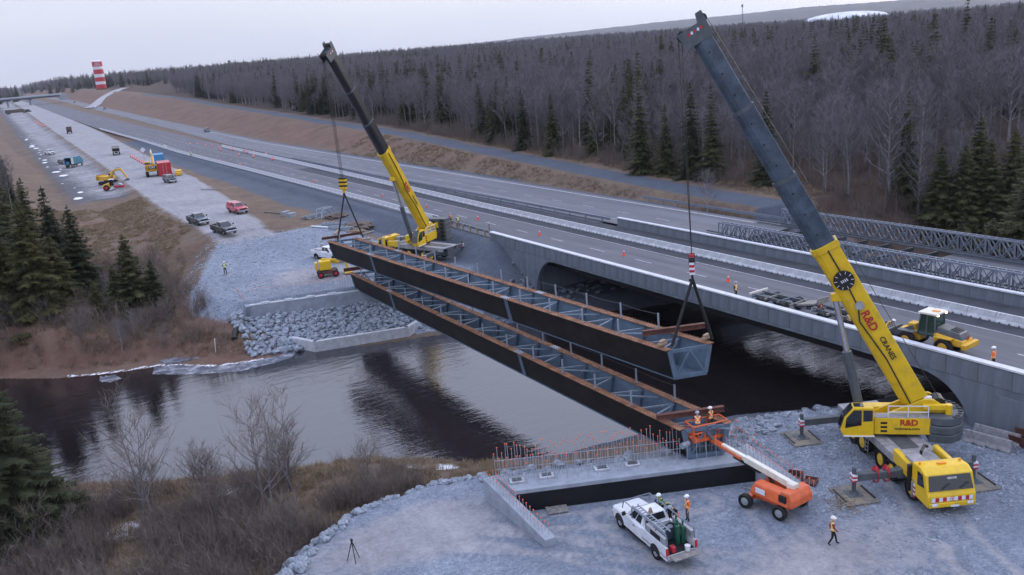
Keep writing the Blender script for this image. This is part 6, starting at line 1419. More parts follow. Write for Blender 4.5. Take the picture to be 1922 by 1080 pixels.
def spruce_pair(seed, h=13.0, rad=2.7, needle='needles', bottom=.07, dens=1.0, ragged=.25, leaf=1.0):
    r = random.Random(seed); tr = MB(); tr.tube([(0, 0, 0), (0, 0, h * .5), (0, 0, h * .97)], [h * .016, h * .010, .02], 6)
    V = []; F_ = []
    def tri(a, b, c): i = len(V); V.extend((tuple(a), tuple(b), tuple(c))); F_.append((i, i + 1, i + 2))
    z = h * bottom; k = 0
    while z < h * .985:
        f = (z - h * bottom) / (h * (1 - bottom)); R0 = rad * (1 - f) ** .85 * (1 + .1 * math.sin(k * 1.7)) + .12
        nb = max(4, int((5 + 6 * (1 - f)) * dens))
        for b in range(nb):
            if r.random() < ragged * .35: continue
            a = 2 * math.pi * (b + r.random() * .8) / nb + k * .9; L_ = R0 * r.uniform(1 - ragged * 1.6, 1.1); droop = -.22 - .30 * (1 - f) + r.uniform(-.1, .1)
            d = Vector((math.cos(a), math.sin(a), 0)); s = Vector((-d.y, d.x, 0)); base = Vector((0, 0, z + r.uniform(-.1, .15)))
            n = max(3, int(L_ / (.30 * leaf))); w = .30 * L_ + .10
            for i in range(n):
                u0 = (i + .1) / n; u1 = min(1.0, (i + 1.5) / n); P = lambda u: base + d * (L_ * u) + Vector((0, 0, L_ * (droop * u + .16 * u * u)))
                ww = w * (1.05 - .75 * u0) * r.uniform(.65, 1.25); hz_ = Vector((0, 0, r.uniform(-.16, .05)))
                for sg in (-1, 1):
                    q = P(u1) + s * (sg * ww) + hz_ + d * .1; tri(P(u0), P(u1), q)
                    tri(P(u0) + s * (sg * ww * .25), P(u1) + Vector((0, 0, -.22 * leaf)) + s * (sg * ww * .45), q + Vector((0, 0, -.16)) - d * .15)
            tri(P(.85) + s * .05, P(.85) - s * .05, P(1.12))
        z += h * .030 * r.uniform(.8, 1.25) / dens ** .5 + .05; k += 1
    for i in range(5): a = i * 1.256; tri((0, 0, h), (.13 * math.cos(a), .13 * math.sin(a), h * .955), (.13 * math.cos(a + .9), .13 * math.sin(a + .9), h * .95))
    m2 = bpy.data.meshes.new('crown'); m2.from_pydata(V, [], F_); m2.materials.append(MATS[needle]); return tr.mesh('trunk', 'bark'), m2
BARE = [bare_pair(100 + i, 'bark_pale' if i in (3, 4) else 'bark', h=r_, spread=s_, trunk_r=t_, clear=c_, limbs=l_) for i, (r_, s_, t_, c_, l_) in enumerate(((13, 3.3, .13, .36, 22), (14.5, 3.6, .14, .40, 23), (12, 3.1, .11, .30, 21), (15, 3.4, .14, .42, 22), (12, 4.6, .19, .22, 30), (13.5, 2.8, .10, .4, 20), (14, 4.0, .15, .33, 25)))]
SPRUCE = [spruce_pair(200 + i, h=h_, rad=r_, needle=n_) for i, (h_, r_, n_) in enumerate(((13, 2.9, 'needles'), (15, 3.2, 'needles_dark'), (11, 2.7, 'needles_olive'), (17, 3.3, 'needles')))]
def tree(name, label, cat, loc, pair, scale=1.0, group=None, rz=None, tilt=0.0):
    t = thing(name, label, cat, loc, rnd.random() * 6.28 if rz is None else rz, group); t.scale = (scale,) * 3
    if tilt: t.rotation_euler = (rnd.uniform(-tilt, tilt), rnd.uniform(-tilt, tilt), t.rotation_euler[2])
    obj('trunk', pair[0], t); obj('crown', pair[1], t); return t
# spruces on the left bank (base pixel, height in m, mesh)
NS = [spruce_pair(300 + i, h=h_, rad=r_, needle=n_, dens=1.45, leaf=.75, bottom=b_, ragged=.30) for i, (h_, r_, n_, b_) in enumerate(((14.6, 4.0, 'needles_dark', .05), (12.5, 4.1, 'needles_dark', .04), (12.0, 4.0, 'needles_olive', .03), (11.5, 4.6, 'needles', .03), (21.0, 6.0, 'needles', .05), (14.0, 4.8, 'needles', .04)))]
for (x, y, k, s, l) in ((4.6, 132, 0, 1.0, 'tall dark spruce with narrow spire on the left bank'), (6.9, 128.5, 1, 1.03, 'dark spruce just right of the spired one'), (-3.2, 136, 4, 1.0, 'largest dark spruce at the back of the left bank clump'),
                        (-6.5, 129, 4, .9, 'big spruce behind the olive ones at the left bank'), (-2.2, 122, 2, 1.2, 'olive green spruce leaning over the eroded red bank'), (1.4, 119.5, 2, 1.25, 'light olive spruce at the eroded bank edge'), (4.0, 120.5, 2, .85, 'small olive spruce right of the light olive one'),
                        (-6.5, 121, 2, 1.2, 'olive spruce at the bank edge beside a bare trunk'), (11.8, 119.5, 3, .92, 'bushy dark spruce standing alone by the gully'), (14.2, 118.0, 1, .62, 'slim spruce touching the bushy dark one'), (9.8, 118, 3, .6, 'low dark spruce left of the bushy one'), (7.4, 117.4, 2, .42, 'small young spruce on the brown slope'), (8.9, 134, 2, .35, 'tiny spruce on the brown grassy slope'), (-1, 146, 4, .85, 'spruce behind the largest one on the left bank')):
    tree('spruce_tree', l, 'spruce tree', (x, y, hz(x, y) - .15), NS[k], s)
for k_, (x, y, k, s) in enumerate(((-8.5, 133, 4, .8), (-10, 125, 0, 1.1), (1.8, 136, 4, .72), (-5, 142, 4, .95), (5.8, 138, 0, .7), (-9, 118.5, 2, 1.0), (-1.2, 127, 0, .9), (2.4, 124.5, 1, .75), (-4.4, 126, 2, 1.25))):
    tree('spruce_tree', 'spruce packed into the dense clump on the left bank', 'spruce tree', (x, y, hz(x, y) - .15), NS[k], s, 'spruces in the left bank clump', tilt=.05)
tree('spruce_tree', 'near dark spruce standing in the brush beside the river', 'spruce tree', (-3.4, 63.2, hz(-3.4, 63.2) - .2), spruce_pair(331, 13.6, 5.0, 'needles_dark', .03, 1.7, .18, .55), 1.0)
tree('spruce_tree', 'low spruce behind the near dark spruce', 'spruce tree', (-9, 67.5, hz(-9, 67.5) - .2), NS[3], .95)
# bare trees by the river
for (x, y, seed, h_, sp, l, tilt) in ((4.2, 61.5, 401, 10.0, 3.6, 'bare many-stemmed shrub tree on the near bank', 0.0), (11.6, 58.6, 402, 9.4, 3.8, 'bare forked tree with spreading limbs on the near bank', 0), (13.9, 60.8, 403, 8.0, 2.2, 'bare leaning slender tree beside the river', .1)):
    tree('bare_tree', l, 'bare tree', (x, y, hz(x, y) - .1), bare_pair(seed, 'bark', 'twig_warm', h=h_, spread=sp, trunk_r=.10, clear=.18, limbs=11, sub=5, tw=5, twig_w=.016, multi=3 if seed != 403 else 2), 1.0, tilt=tilt)
for (x, y, s, l) in ((-4.6, 119, .55, 'pale dead birch among the olive spruces'), (3.2, 126, .5, 'thin bare birch in front of the spired spruce'), (9.5, 126, .34, 'thin bare sapling on the brown slope'), (8.5, 108.5, .33, 'small bare shrub in the gully by the water'), (10.2, 109.6, .3, 'second small bare shrub in the gully')):
    tree('bare_tree', l, 'bare tree', (x, y, hz(x, y) - .1), BARE[5 if s > .4 else 4], s)

# ------------------------------------------------------------------ forest east of the highway: nearest trees singly, the mass as one object
g = np.random.default_rng(11)
def forest_points(n, x0, x1, y0, y1, mind):
    x = g.uniform(x0, x1, n); y = g.uniform(y0, y1, n); cell = {}; keep = []
    for i in range(n):
        c = (int(x[i] / mind), int(y[i] / mind))
        if c in cell: continue
        cell[c] = 1; keep.append(i)
    return x[keep], y[keep]
def edge_x(y): return np.where(y > 62, np.interp(y, [40, 60, 66, 76, 89, 111, 126, 174, 220, 288, 340, 413, 560, 700, 1100], [95, 96, 98.5, 100.5, 103, 99.5, 98.5, 103.5, 107.5, 117, 119, 123, 130, 138, 160]), 97 + (62 - y) * .25)
fx, fy = forest_points(90000, 88, 620, 15, 1250, 2.9)
ok = (fx > edge_x(fy) + g.uniform(0, 2.5, len(fx))) & (sd_poly(fx, fy, RIVER) > 5)
ok &= (fx / fy > .183 + .01 * np.sin(fy * .05)) & (fx / fy < 1.9) & (fx < 230 + .42 * fy) & (g.random(len(fx)) < np.where(fx > 220, .8, 1))
fx, fy = fx[ok], fy[ok]; fz = H(fx, fy)
con = (fnoise(fx, fy, 30, 21) + .22 * (g.random(len(fx)) - .5)) > np.where(fx - edge_x(fy) > 60, .12, .15)
dep = fx - edge_x(fy); vis = dep / 6 + np.hypot(fx, fy) / 55          # small = large in the picture
order = np.argsort(vis)
LBL = {False: 'bare grey hardwood tree at the forest edge beyond the highway', True: 'dark green conifer at the forest edge beyond the highway'}
for i in order[:285]:
    c = bool(con[i]) ; pr = SPRUCE[g.integers(4)] if c else BARE[g.integers(7)]
    tree('conifer_tree' if c else 'hardwood_tree', LBL[c], 'conifer' if c else 'tree', (fx[i], fy[i], fz[i] - .1), pr, float(g.uniform(.7, 1.25)) * (.95 if c else 1) * (.8 if 70 < fy[i] < 140 else 1), 'conifers at the forest edge' if c else 'bare trees at the forest edge', tilt=.04)
# individually placed edge trees
for px, py, k, s, l in ((1668, 378, 4, 1.4, 'broad bare tree with pale thick trunk at the forest edge by the truss bridge'), (1592, 368, 6, 1.0, 'bare forked tree left of the broad pale trunked one'), (1550, 360, 1, .95, 'bare tree with pale trunk near the grey boom'), (1328, 405, 4, .52, 'small bare tree standing alone on the tan grassy mound'), (1745, 425, 5, .6, 'thin bare saplings pair beside the truss bridge')):
    p = ter(px, py); tree('hardwood_tree', l, 'tree', (p.x, p.y, p.z - .1), BARE[k], s)
for x, y, k, s, l in ((90.6, 57.5, 0, .95, 'large conifer behind the truss bridge at the forest corner'), (93.6, 63, 3, .7, 'second conifer behind the truss bridge'), (91.6, 53.5, 1, .95, 'dark conifer at the edge beyond the truss bridge'), (96.5, 59.5, 2, .8, 'olive conifer deeper behind the truss bridge'), (94.5, 55.5, 1, .95, 'tall conifer deeper behind the truss bridge')):
    tree('conifer_tree', l, 'conifer', (x, y, hz(x, y) - .1), NS[(k + 3) % 6], s * 1.1)
for px, py, k, s, l in ((1040, 291, 0, .95, 'dark conifer at the forest edge where the track bends'), (1206, 326, 3, .95, 'tall dark conifer left of the crane ropes'), (1252, 329, 0, .9, 'dark conifer touching the tall one by the crane ropes'), (1300, 333, 1, 1.0, 'dark conifer behind the crane ropes'), (1338, 336, 3, .85, 'conifer just right of the crane ropes'), (985, 281, 1, .85, 'conifer set in the hardwood edge above the track'), (928, 272, 0, .8, 'shorter conifer in the hardwood edge above the track'), (1440, 345, 1, .9, 'conifer behind the grey boom'),
                        (1700, 380, 3, .9, 'conifer behind the broad pale trunked tree')):
    p = ter(px, py); tree('conifer_tree', l, 'conifer', (p.x, p.y, p.z - .1), SPRUCE[k], s * 1.05)
for px, py, k, s, l in ((1762, 440, 5, .9, 'bushy olive conifer at the left of the clump behind the truss bridge'), (1806, 452, 3, 1.15, 'bushy conifer in the middle of the clump behind the truss bridge'), (1852, 462, 5, 1.05, 'broad conifer hugging the far truss side'), (1904, 470, 3, 1.2, 'broad conifer at the road side of the truss clump'), (1832, 426, 5, 1.1, 'tall conifer at the back of the truss clump'), (1896, 432, 2, 1.2, 'olive conifer at the back of the truss clump')):
    p = ter(px, py); tree('conifer_tree', l, 'conifer', (p.x, p.y, p.z - .1), NS[k], s)
def merged(pair, name):
    bm = bmesh.new(); bm.from_mesh(pair[0]); n0 = len(bm.faces); bm.from_mesh(pair[1]); bm.faces.ensure_lookup_table()
    for f in bm.faces[n0:]: f.material_index = 1
    me = bpy.data.meshes.new(name); bm.to_mesh(me); bm.free(); me.materials.append(pair[0].materials[0]); me.materials.append(pair[1].materials[0]); return me
def instanced(name, pts, meshes, smin, smax, label, cat, seed=0, tilt=.04):
    """one object of kind stuff: points carrying copies of a few meshes (geometry nodes)"""
    me = bpy.data.meshes.new(name); me.from_pydata([tuple(p) for p in pts], [], []); o = obj(name, me, None, label, cat, kind='stuff')
    for mm in {m_ for m2 in meshes for m_ in m2.materials}: me.materials.append(mm)
    ng = bpy.data.node_groups.new(name, 'GeometryNodeTree'); ng.interface.new_socket('Geometry', in_out='INPUT', socket_type='NodeSocketGeometry'); ng.interface.new_socket('Geometry', in_out='OUTPUT', socket_type='NodeSocketGeometry')
    N = ng.nodes.new; gi = N('NodeGroupInput'); go = N('NodeGroupOutput'); jn = N('GeometryNodeJoinGeometry')
    for k, m_ in enumerate(meshes):
        po = bpy.data.objects.new(name + '_source', m_)
        oi = N('GeometryNodeObjectInfo'); oi.inputs[0].default_value = po; jn_ = ng.links.new(oi.outputs['Geometry'], jn.inputs[0])
    g2i = N('GeometryNodeGeometryToInstance')
    gis = N('GeometryNodeJoinGeometry')
    for k, m_ in enumerate(meshes):
        g1 = N('GeometryNodeGeometryToInstance'); oi = [n for n in ng.nodes if n.bl_idname == 'GeometryNodeObjectInfo'][k]; ng.links.new(oi.outputs['Geometry'], g1.inputs[0]); ng.links.new(g1.outputs[0], gis.inputs[0])
    ng.nodes.remove(jn); ng.nodes.remove(g2i)
    ip = N('GeometryNodeInstanceOnPoints'); ng.links.new(gi.outputs[0], ip.inputs['Points']); ng.links.new(gis.outputs[0], ip.inputs['Instance']); ip.inputs['Pick Instance'].default_value = True
    ri = N('FunctionNodeRandomValue'); ri.data_type = 'INT'; ri.inputs[4].default_value = 0; ri.inputs[5].default_value = len(meshes) - 1; ri.inputs['Seed'].default_value = seed
    rs = N('FunctionNodeRandomValue'); rs.data_type = 'FLOAT'; rs.inputs[2].default_value = smin; rs.inputs[3].default_value = smax; rs.inputs['Seed'].default_value = seed + 1
    rr_ = N('FunctionNodeRandomValue'); rr_.data_type = 'FLOAT_VECTOR'; rr_.inputs[0].default_value = (-tilt, -tilt, 0); rr_.inputs[1].default_value = (tilt, tilt, 6.283); rr_.inputs['Seed'].default_value = seed + 2
    ng.links.new(ri.outputs[2], ip.inputs['Instance Index']); ng.links.new(rs.outputs[1], ip.inputs['Scale']); ng.links.new(rr_.outputs[0], ip.inputs['Rotation'])
    ng.links.new(ip.outputs[0], go.inputs[0]); md = o.modifiers.new('copies', 'NODES'); md.node_group = ng; return o
BM = [merged(p, 'bare_mass') for p in BARE]; SM = [merged(p, 'conifer_mass') for p in SPRUCE]
rest = order[285:]
P = np.stack([fx, fy, fz - .1], 1)
instanced('hardwood_forest', P[rest][~con[rest]], BM, .65, 1.25, 'mass of bare grey hardwoods filling the forest beyond the highway', 'forest', 3)
instanced('conifer_forest', P[rest][con[rest]], SM, .6, 1.2, 'dark conifers mixed through the bare forest', 'forest', 9)
# far wood on the rising ground, around the overpass and on the left side
x = g.uniform(-700, 1500, 12000); y = g.uniform(1150, 3000, 12000); k = (np.abs(x - 75) > np.where(y > 1350, 22, 75)) & (x < 200 + .6 * y) & (fnoise(x, y, 160, 31) > -.18); x, y = x[k], y[k]
instanced('far_wood', np.stack([x, y, H(x, y) - .2], 1), BM[:3] + SM[:2], 1.0, 1.6, 'distant mixed wood on the rising ground near the overpass', 'forest', 5)
# woods beyond, as far as the ridge
D_ = 560 * (4.6 ** g.random(15000)); az = AZ + np.radians(g.uniform(-18, 42, 15000)); x = D_ * np.sin(az); y = D_ * np.cos(az); k = (x > 230 + .40 * y) | ((x > 620) & (y < 1250)) | (y > 1150) & (x > 330); k &= (fnoise(x, y, 220, 37) > -.22); x, y = x[k], y[k]
instanced('far_wood', np.stack([x, y, H(x, y) - .2], 1), BM + SM[:2], 1.0, 1.5, 'bare woods beyond the forest up to the blue ridge', 'forest', 15)
x = g.uniform(-160, 8, 2600); y = g.uniform(150, 900, 2600); k = (x < 4 - .02 * (y - 150)) & (fnoise(x, y, 60, 33) > -.1); x, y = x[k], y[k]
instanced('left_wood', np.stack([x, y, H(x, y) - .2], 1), BM[:3] + SM[:3], .45, .9, 'scrubby mixed wood along the left of the haul road', 'forest', 6)

# ------------------------------------------------------------------ brush and dry grass
def shrub_mesh(seed, mat='twig_red', n=46, h=1.5, w=.006):
    r = random.Random(seed); V = []; F_ = []
    for _ in range(n):
        a = r.uniform(0, 6.28); p = Vector((r.uniform(-.5, .5), r.uniform(-.5, .5), -.1)); d = Vector((math.cos(a) * r.uniform(.05, .5), math.sin(a) * r.uniform(.05, .5), 1)).normalized(); L_ = h * r.uniform(.5, 1.1)
        q = p + d * L_; s = d.cross(Vector((r.uniform(-1, 1), r.uniform(-1, 1), .1))).normalized(); i = len(V); V += [tuple(p - s * w * 1.6), tuple(p + s * w * 1.6), tuple(q)]; F_.append((i, i + 1, i + 2))
        for j in range(4):
            u = r.uniform(.35, .95); t0 = p + d * L_ * u; td = (d + Vector((r.uniform(-.9, .9), r.uniform(-.9, .9), 0))).normalized(); t1 = t0 + td * L_ * r.uniform(.15, .35); i = len(V); V += [tuple(t0 - s * w), tuple(t0 + s * w), tuple(t1)]; F_.append((i, i + 1, i + 2))
    m_ = bpy.data.meshes.new('shrub'); m_.from_pydata(V, [], F_); m_.materials.append(MATS[mat]); return m_
def tuft_mesh(seed, mat='dry_grass'):
    r = random.Random(seed); V = []; F_ = []
    for _ in range(38):
        a = r.uniform(0, 6.28); p = Vector((r.uniform(-.3, .3), r.uniform(-.3, .3), -.03)); q = p + Vector((math.cos(a) * r.uniform(.1, .35), math.sin(a) * r.uniform(.1, .35), r.uniform(.12, .42))); s = Vector((-math.sin(a), math.cos(a), 0)) * .014
        i = len(V); V += [tuple(p - s), tuple(p + s), tuple(q)]; F_.append((i, i + 1, i + 2))
    m_ = bpy.data.meshes.new('tuft'); m_.from_pydata(V, [], F_); m_.materials.append(MATS[mat]); return m_
SH = [shrub_mesh(i) for i in range(4)] + [shrub_mesh(9, 'twig_warm', 40, 2.3), shrub_mesh(10, 'twig_warm', 30, 2.8, .009)]; TF = [tuft_mesh(i) for i in range(4)]
x = g.uniform(-16, 22, 11000); y = g.uniform(36, 76, 11000); dn = sd_poly(x, y, NEAR_PAD); dr = sd_poly(x, y, RIVER)
k = (dn > 1.3) & (dr > 1.2) & (y < 93 - .42 * x) & (g.random(len(x)) < np.clip(.03 + (dr - 4.5) / 9, .02, .75)) & (fnoise(x, y, 6, 44) > -.13) & (np.hypot((x - 7) / 1.6, y - 63.5) > 2.0) & (np.hypot(x - 3, y - 61.5) > 1.6); x, y = x[k], y[k]
instanced('brush_thicket', np.stack([x, y, H(x, y)], 1), SH, .6, 1.25, 'tangled brown brush on the near river bank', 'brush', 21, .25)
x = g.uniform(-16, 30, 14000); y = g.uniform(36, 78, 14000); dn = sd_poly(x, y, NEAR_PAD); dr = sd_poly(x, y, RIVER); k = (dn > 1.2) & (dr > .25) & (y < 93 - .42 * x) & (fnoise(x, y, 3, 40) > -.16); x, y = x[k], y[k]
instanced('dry_grass', np.stack([x, y, H(x, y)], 1), TF, .6, 1.4, 'dry tan grass along the near river bank', 'grass', 22, .2)
x = np.concatenate([g.uniform(-12, 27, 15000), g.uniform(84, 108, 9000)]); y = np.concatenate([g.uniform(98, 215, 15000), g.uniform(88, 260, 9000)]); dr = sd_poly(x, y, RIVER); tcx = np.interp(y, *TRACK_C)
k = (dr > 2.5) & np.where(x < 40, (x < np.interp(y, *HAUL_L) - 1) & (sd_poly(x, y, FAR_PAD) > 4), (np.abs(x - tcx) > 4.2) & (x > 87) & (y > 88)) & (fnoise(x, y, 5, 41) > -.12); x, y = x[k], y[k]
instanced('dry_grass', np.stack([x, y, H(x, y)], 1), TF, .7, 1.6, 'dry brown grass on the far banks and cut slope', 'grass', 23, .2)
x = np.concatenate([g.uniform(-12, 19, 900), g.uniform(93, 135, 6500)]); y = np.concatenate([g.uniform(102, 150, 900), g.uniform(52, 330, 6500)]); tcx = np.interp(y, *TRACK_C)
k = (sd_poly(x, y, RIVER) > 3.5) & np.where(x < 40, True, (x > edge_x(y) - 1.5)); x, y = x[k], y[k]
instanced('brush_thicket', np.stack([x, y, H(x, y)], 1), SH, .6, 1.7, 'brown brush among the left spruces and under the forest edge', 'brush', 24, .25)
# larger leafless bushes standing singly in the brush
BUSH = [bare_pair(420 + i, 'bark', 'twig_warm', h=3.6, spread=2.0, trunk_r=.05, clear=.1, limbs=9, sub=5, tw=5, twig_w=.012, multi=4) for i in range(3)]
for k in range(34):
    x, y = rnd.uniform(-8, 19), rnd.uniform(46, 67)
    if sd_poly(np.array([x]), np.array([y]), NEAR_PAD)[0] < 1.8 or sd_poly(np.array([x]), np.array([y]), RIVER)[0] < 2.5: continue
    tree('bare_bush', 'leafless many-stemmed bush in the brush on the near bank', 'bush', (x, y, hz(x, y) - .1), BUSH[k % 3], rnd.uniform(.6, 1.25), 'leafless bushes on the near bank')
for k in range(16):
    x, y = rnd.uniform(-6, 15), rnd.uniform(106, 124)
    if sd_poly(np.array([x]), np.array([y]), RIVER)[0] < 3.5: continue
    tree('bare_bush', 'leafless bush on the eroded bank below the left spruces', 'bush', (x, y, hz(x, y) - .1), BUSH[k % 3], rnd.uniform(.6, 1.1), 'leafless bushes on the left bank')
M('mat_timber', (0.17, 0.16, 0.145), 0.85, var=.3, scale=2.5, dirt=((.36, .28, .14), .7, 1.6))
# ------------------------------------------------------------------ traffic cones, barrels, signs
cm_c = MB().cyl((0, 0, .03), (0, 0, .74), .15, .04, 12).mesh('cone_body', 'cone_orange'); cm_b = MB().box((0, 0, .02), (.40, .40, .04)).mesh('cone_foot', 'cone_orange'); cm_s = MB().cyl((0, 0, .46), (0, 0, .60), .093, .070, 12).mesh('reflective_sleeve', 'sign_white')
def cone(p, label, group):
    t = thing('traffic_cone', label, 'traffic cone', p, rnd.random() * 6, group)
    for n, m_ in (('cone_body', cm_c), ('cone_foot', cm_b), ('reflective_sleeve', cm_s)): obj(n, m_, t)
for px, py in ((1367, 529), (1171, 480), (1013, 442), (897, 413), (801, 390), (719, 370), (650, 355), (589, 342), (451, 311), (414, 302.5), (379, 294), (347, 287), (318, 280), (291, 274.5), (265, 269.5)):
    p = gp(px, py, 6.705); cone(p, 'orange traffic cone standing on the lane line of the near carriageway', 'cones along the lane line')
bm_ = MB().cyl((0, 0, .02), (0, 0, 1.0), .30, .24, 12).mesh('barrel_body', 'cone_orange'); bm_r = MB().cyl((0, 0, .38), (0, 0, .52), .292, .284, 12).cyl((0, 0, .68), (0, 0, .82), .277, .268, 12).mesh('reflective_band', 'sign_white'); bm_f = MB().cyl((0, 0, 0), (0, 0, .06), .42, .42, 10).mesh('barrel_foot', 'tyre')
def barrel(p, label, group):
    t = thing('traffic_barrel', label, 'traffic barrel', p, 0, group)
    for n, m_ in (('barrel_body', bm_), ('reflective_band', bm_r), ('barrel_foot', bm_f)): obj(n, m_, t)
for px, py in ((357, 272), (371, 272), (387, 275), (398, 276), (412, 279), (414, 283), (437, 283), (449, 293), (458, 286), (463, 288), (475, 289), (476, 296), (500, 293), (512, 301)):
    barrel(gp(px, py, 6.705), 'orange traffic barrel in the cluster at the start of the median barriers', 'barrels at the median')
for k in range(11):
    p = ter(64 + k * 2.0 + rnd.uniform(-1, 1), 229 + k * 1.0 + rnd.uniform(-.8, .8)); barrel((p.x, p.y, p.z), 'orange traffic barrel in the row far up the haul road', 'barrels up the haul road')
for k in range(7):
    p = ter(246 + k * 4.2, 296 + k * 2.3); barrel((p.x, p.y, p.z), 'orange traffic barrel beside the brown strip behind the excavator', 'barrels behind the excavator')
for px, py, l in ((271, 299, 'white diamond road sign seen from behind on the dark embankment'), (312, 292, 'white diamond road sign by the coned carriageway')):
    p = ter(px, py); t = thing('road_sign', l, 'sign', (p.x, p.y, p.z), 0); MB().bar((0, 0, 0), (0, 0, 3.2), .1).build('post', 'galvanised', t)
    MB().box((0, -.06, 3.0), (1.25, .03, 1.25), rot=(0, R(45), 0)).build('sign_plate', 'sign_white', t)
t = thing('marker_post', 'thin dark delineator post where the bridge wall begins', 'post', (56.9, 108.4, 6.7)); MB().box((0, 0, .95), (.09, .05, 1.9)).build('post', 'machine_grey', t); MB().box((0, -.03, 1.75), (.14, .02, .25)).build('reflector', 'sign_white', t)
# ------------------------------------------------------------------ far landmarks
p = at_dist(191, 167, 1250); zt_ = min(p.z, hz(p.x, p.y) + 2); t = thing('striped_tower', 'round red and white banded water tower on the far rise', 'tower', (p.x, p.y, p.z))
MB().cyl((0, 0, -20), (0, 0, .5), 6.5, 6.2, 24).build('foundation_mound', 'ground', t)
z = 0.5
for k, fr in enumerate((.15, .108, .161, .118, .172, .108, .183)):
    hgt = 32 * fr; MB().cyl((0, 0, z), (0, 0, z + hgt - .02), 5.9 - .05 * (k % 2), 5.9 - .05 * (k % 2), 28).build('red_band' if k % 2 == 0 else 'white_band', 'hazard_red' if k % 2 == 0 else 'white_paint', t, smooth=False); z += hgt
MB().ball((0, 0, z), 5.6, (1, 1, .3), 24, 5, z0=0).build('roof_dome', 'white_paint', t)
dcam = Vector((-p.x, -p.y, 0)).normalized(); sdir = Vector((-dcam.y, dcam.x, 0))
lettering('EAST', 2.1, 'sign_white', t, dcam * 5.98 + Vector((0, 0, z - 1.9)), sdir, (0, 0, 1), .05); lettering('HANTS', 2.1, 'sign_white', t, dcam * 5.98 + Vector((0, 0, z - 4.1)), sdir, (0, 0, 1), .05)
for px, yt, yb, D, l in ((1394, 8, 40, 1500, 'thin lattice communication mast on the far ridge'), (219, 136, 166, 1300, 'slim mast right of the striped tower'), (435, 113, 135, 900, 'tall thin snag rising above the far treeline')):
    a, b = at_dist(px, yt, D), at_dist(px, yb + 14, D); t = thing('lattice_mast', l, 'mast', b); hh = a.z - b.z; m_ = MB()
    for x, y in ((-.5, -.3), (.5, -.3), (0, .6)): m_.bar((x * 1.6, y * 1.6, 0), (x * .5, y * .5, hh), .22)
    for k in range(10): m_.bar((-.7, -.4, hh * k / 10), (.7, -.4, hh * (k + 1) / 10), .15)
    m_.build('lattice', 'machine_grey', t); MB().box((0, 0, hh * .93), (2.2, 2.2, hh * .10)).build('antenna_cluster', 'rock_dark', t)
# overpass
A = at_dist(-60, 193, 1180); B = at_dist(114, 177.5, 1120); t = thing('overpass', 'long grey overpass crossing both far carriageways', 'overpass', (0, 0, 0))
A.z = B.z + .0 if abs(A.z - B.z) > 4 else A.z
MB().bar(A, B, 9, 1.0).build('deck', 'concrete', t); MB().bar(A + Vector((0, -4.6, .9)), B + Vector((0, -4.6, .9)), .4, 1.2).build('parapet', 'concrete_light', t); MB().bar(A + Vector((0, -3, -1.3)), B + Vector((0, -3, -1.3)), 1.2, 1.6).build('girder', 'machine_grey', t)
for f in (.42, .66):
    q = A + (B - A) * f; MB().bar((q.x, q.y, float(zr(q.y)) - 1), (q.x, q.y, q.z - 1.8), 2.0, 2.0, up=(0, 1, 0)).bar((q.x - 3, q.y, q.z - 2.2), (q.x + 3, q.y, q.z - 2.2), 1.6, 1.4).build('pier', 'concrete', t)
MB().box((B.x + 2, B.y, B.z - 3), (7, 10, 6)).build('abutment', 'concrete', t, bevel=.1)
# side road climbing to the overpass
pts = [ter(px, py, 1600) for px, py in ((168, 204), (177, 200), (186, 192), (196, 184), (208, 177), (222, 170), (236, 166))]; vs = []; fs = []
for i, p in enumerate(pts):
    a = pts[max(0, i - 1)]; b = pts[min(len(pts) - 1, i + 1)]; d = (b - a); d.z = 0; d.normalize(); n = Vector((-d.y, d.x, 0)) * 4.5
    vs += [tuple(p + n + Vector((0, 0, .6))), tuple(p - n + Vector((0, 0, .6)))]
    if i: fs.append((2 * i - 2, 2 * i - 1, 2 * i + 1, 2 * i))
m_ = MB(); m_.add(vs, fs); m_.build('side_road', 'track_dirt', kind='structure')
# hills on the horizon
M('hill_wood', (0.060, 0.062, 0.072), 0.95, var=0.3, scale=0.012, col2=(0.10, 0.095, 0.10))
def ridge(name, D, depth, line, foot_z, step=6, jag=1.0):
    xs = np.arange(line[0][0], line[-1][0], step); ys = np.interp(xs, [l[0] for l in line], [l[1] for l in line]); vs = []; fs = []
    for i, (px, py) in enumerate(zip(xs, ys)):
        c = at_dist(float(px), float(py) - rnd.random() * jag, D + 200 * math.sin(px * .01)); o_ = Vector((c.x, c.y, 0)); u = o_.normalized()
        f_ = o_ - u * depth; b_ = o_ + u * depth; m1 = o_ - u * depth * .4
        vs += [(f_.x, f_.y, foot_z), (m1.x, m1.y, foot_z + (c.z - foot_z) * .72), tuple(c), (b_.x, b_.y, foot_z)]
        if i: fs += [(4 * i - 4 + k, 4 * i + k, 4 * i + k + 1, 4 * i - 3 + k) for k in range(3)]
    m_ = MB(); m_.add(vs, fs); return m_.build(name, 'hill_wood', kind='structure', smooth=True)
ridge('hill', 5200, 2200, [(-400, 186), (0, 166), (70, 164), (160, 158), (300, 140), (480, 122), (640, 110), (780, 96), (830, 89), (1000, 69), (1240, 42), (1395, 27), (1500, 15), (1640, 5), (1800, -9), (2000, -26), (2400, -60)], 0)
ridge('hill', 3000, 900, [(-400, 195), (0, 170), (60, 167), (150, 162), (300, 147), (480, 128), (640, 115), (800, 100), (1000, 84), (1240, 60), (1395, 47), (1500, 40), (1700, 24), (2000, 2), (2400, -32)], 0, 4, 1.6)
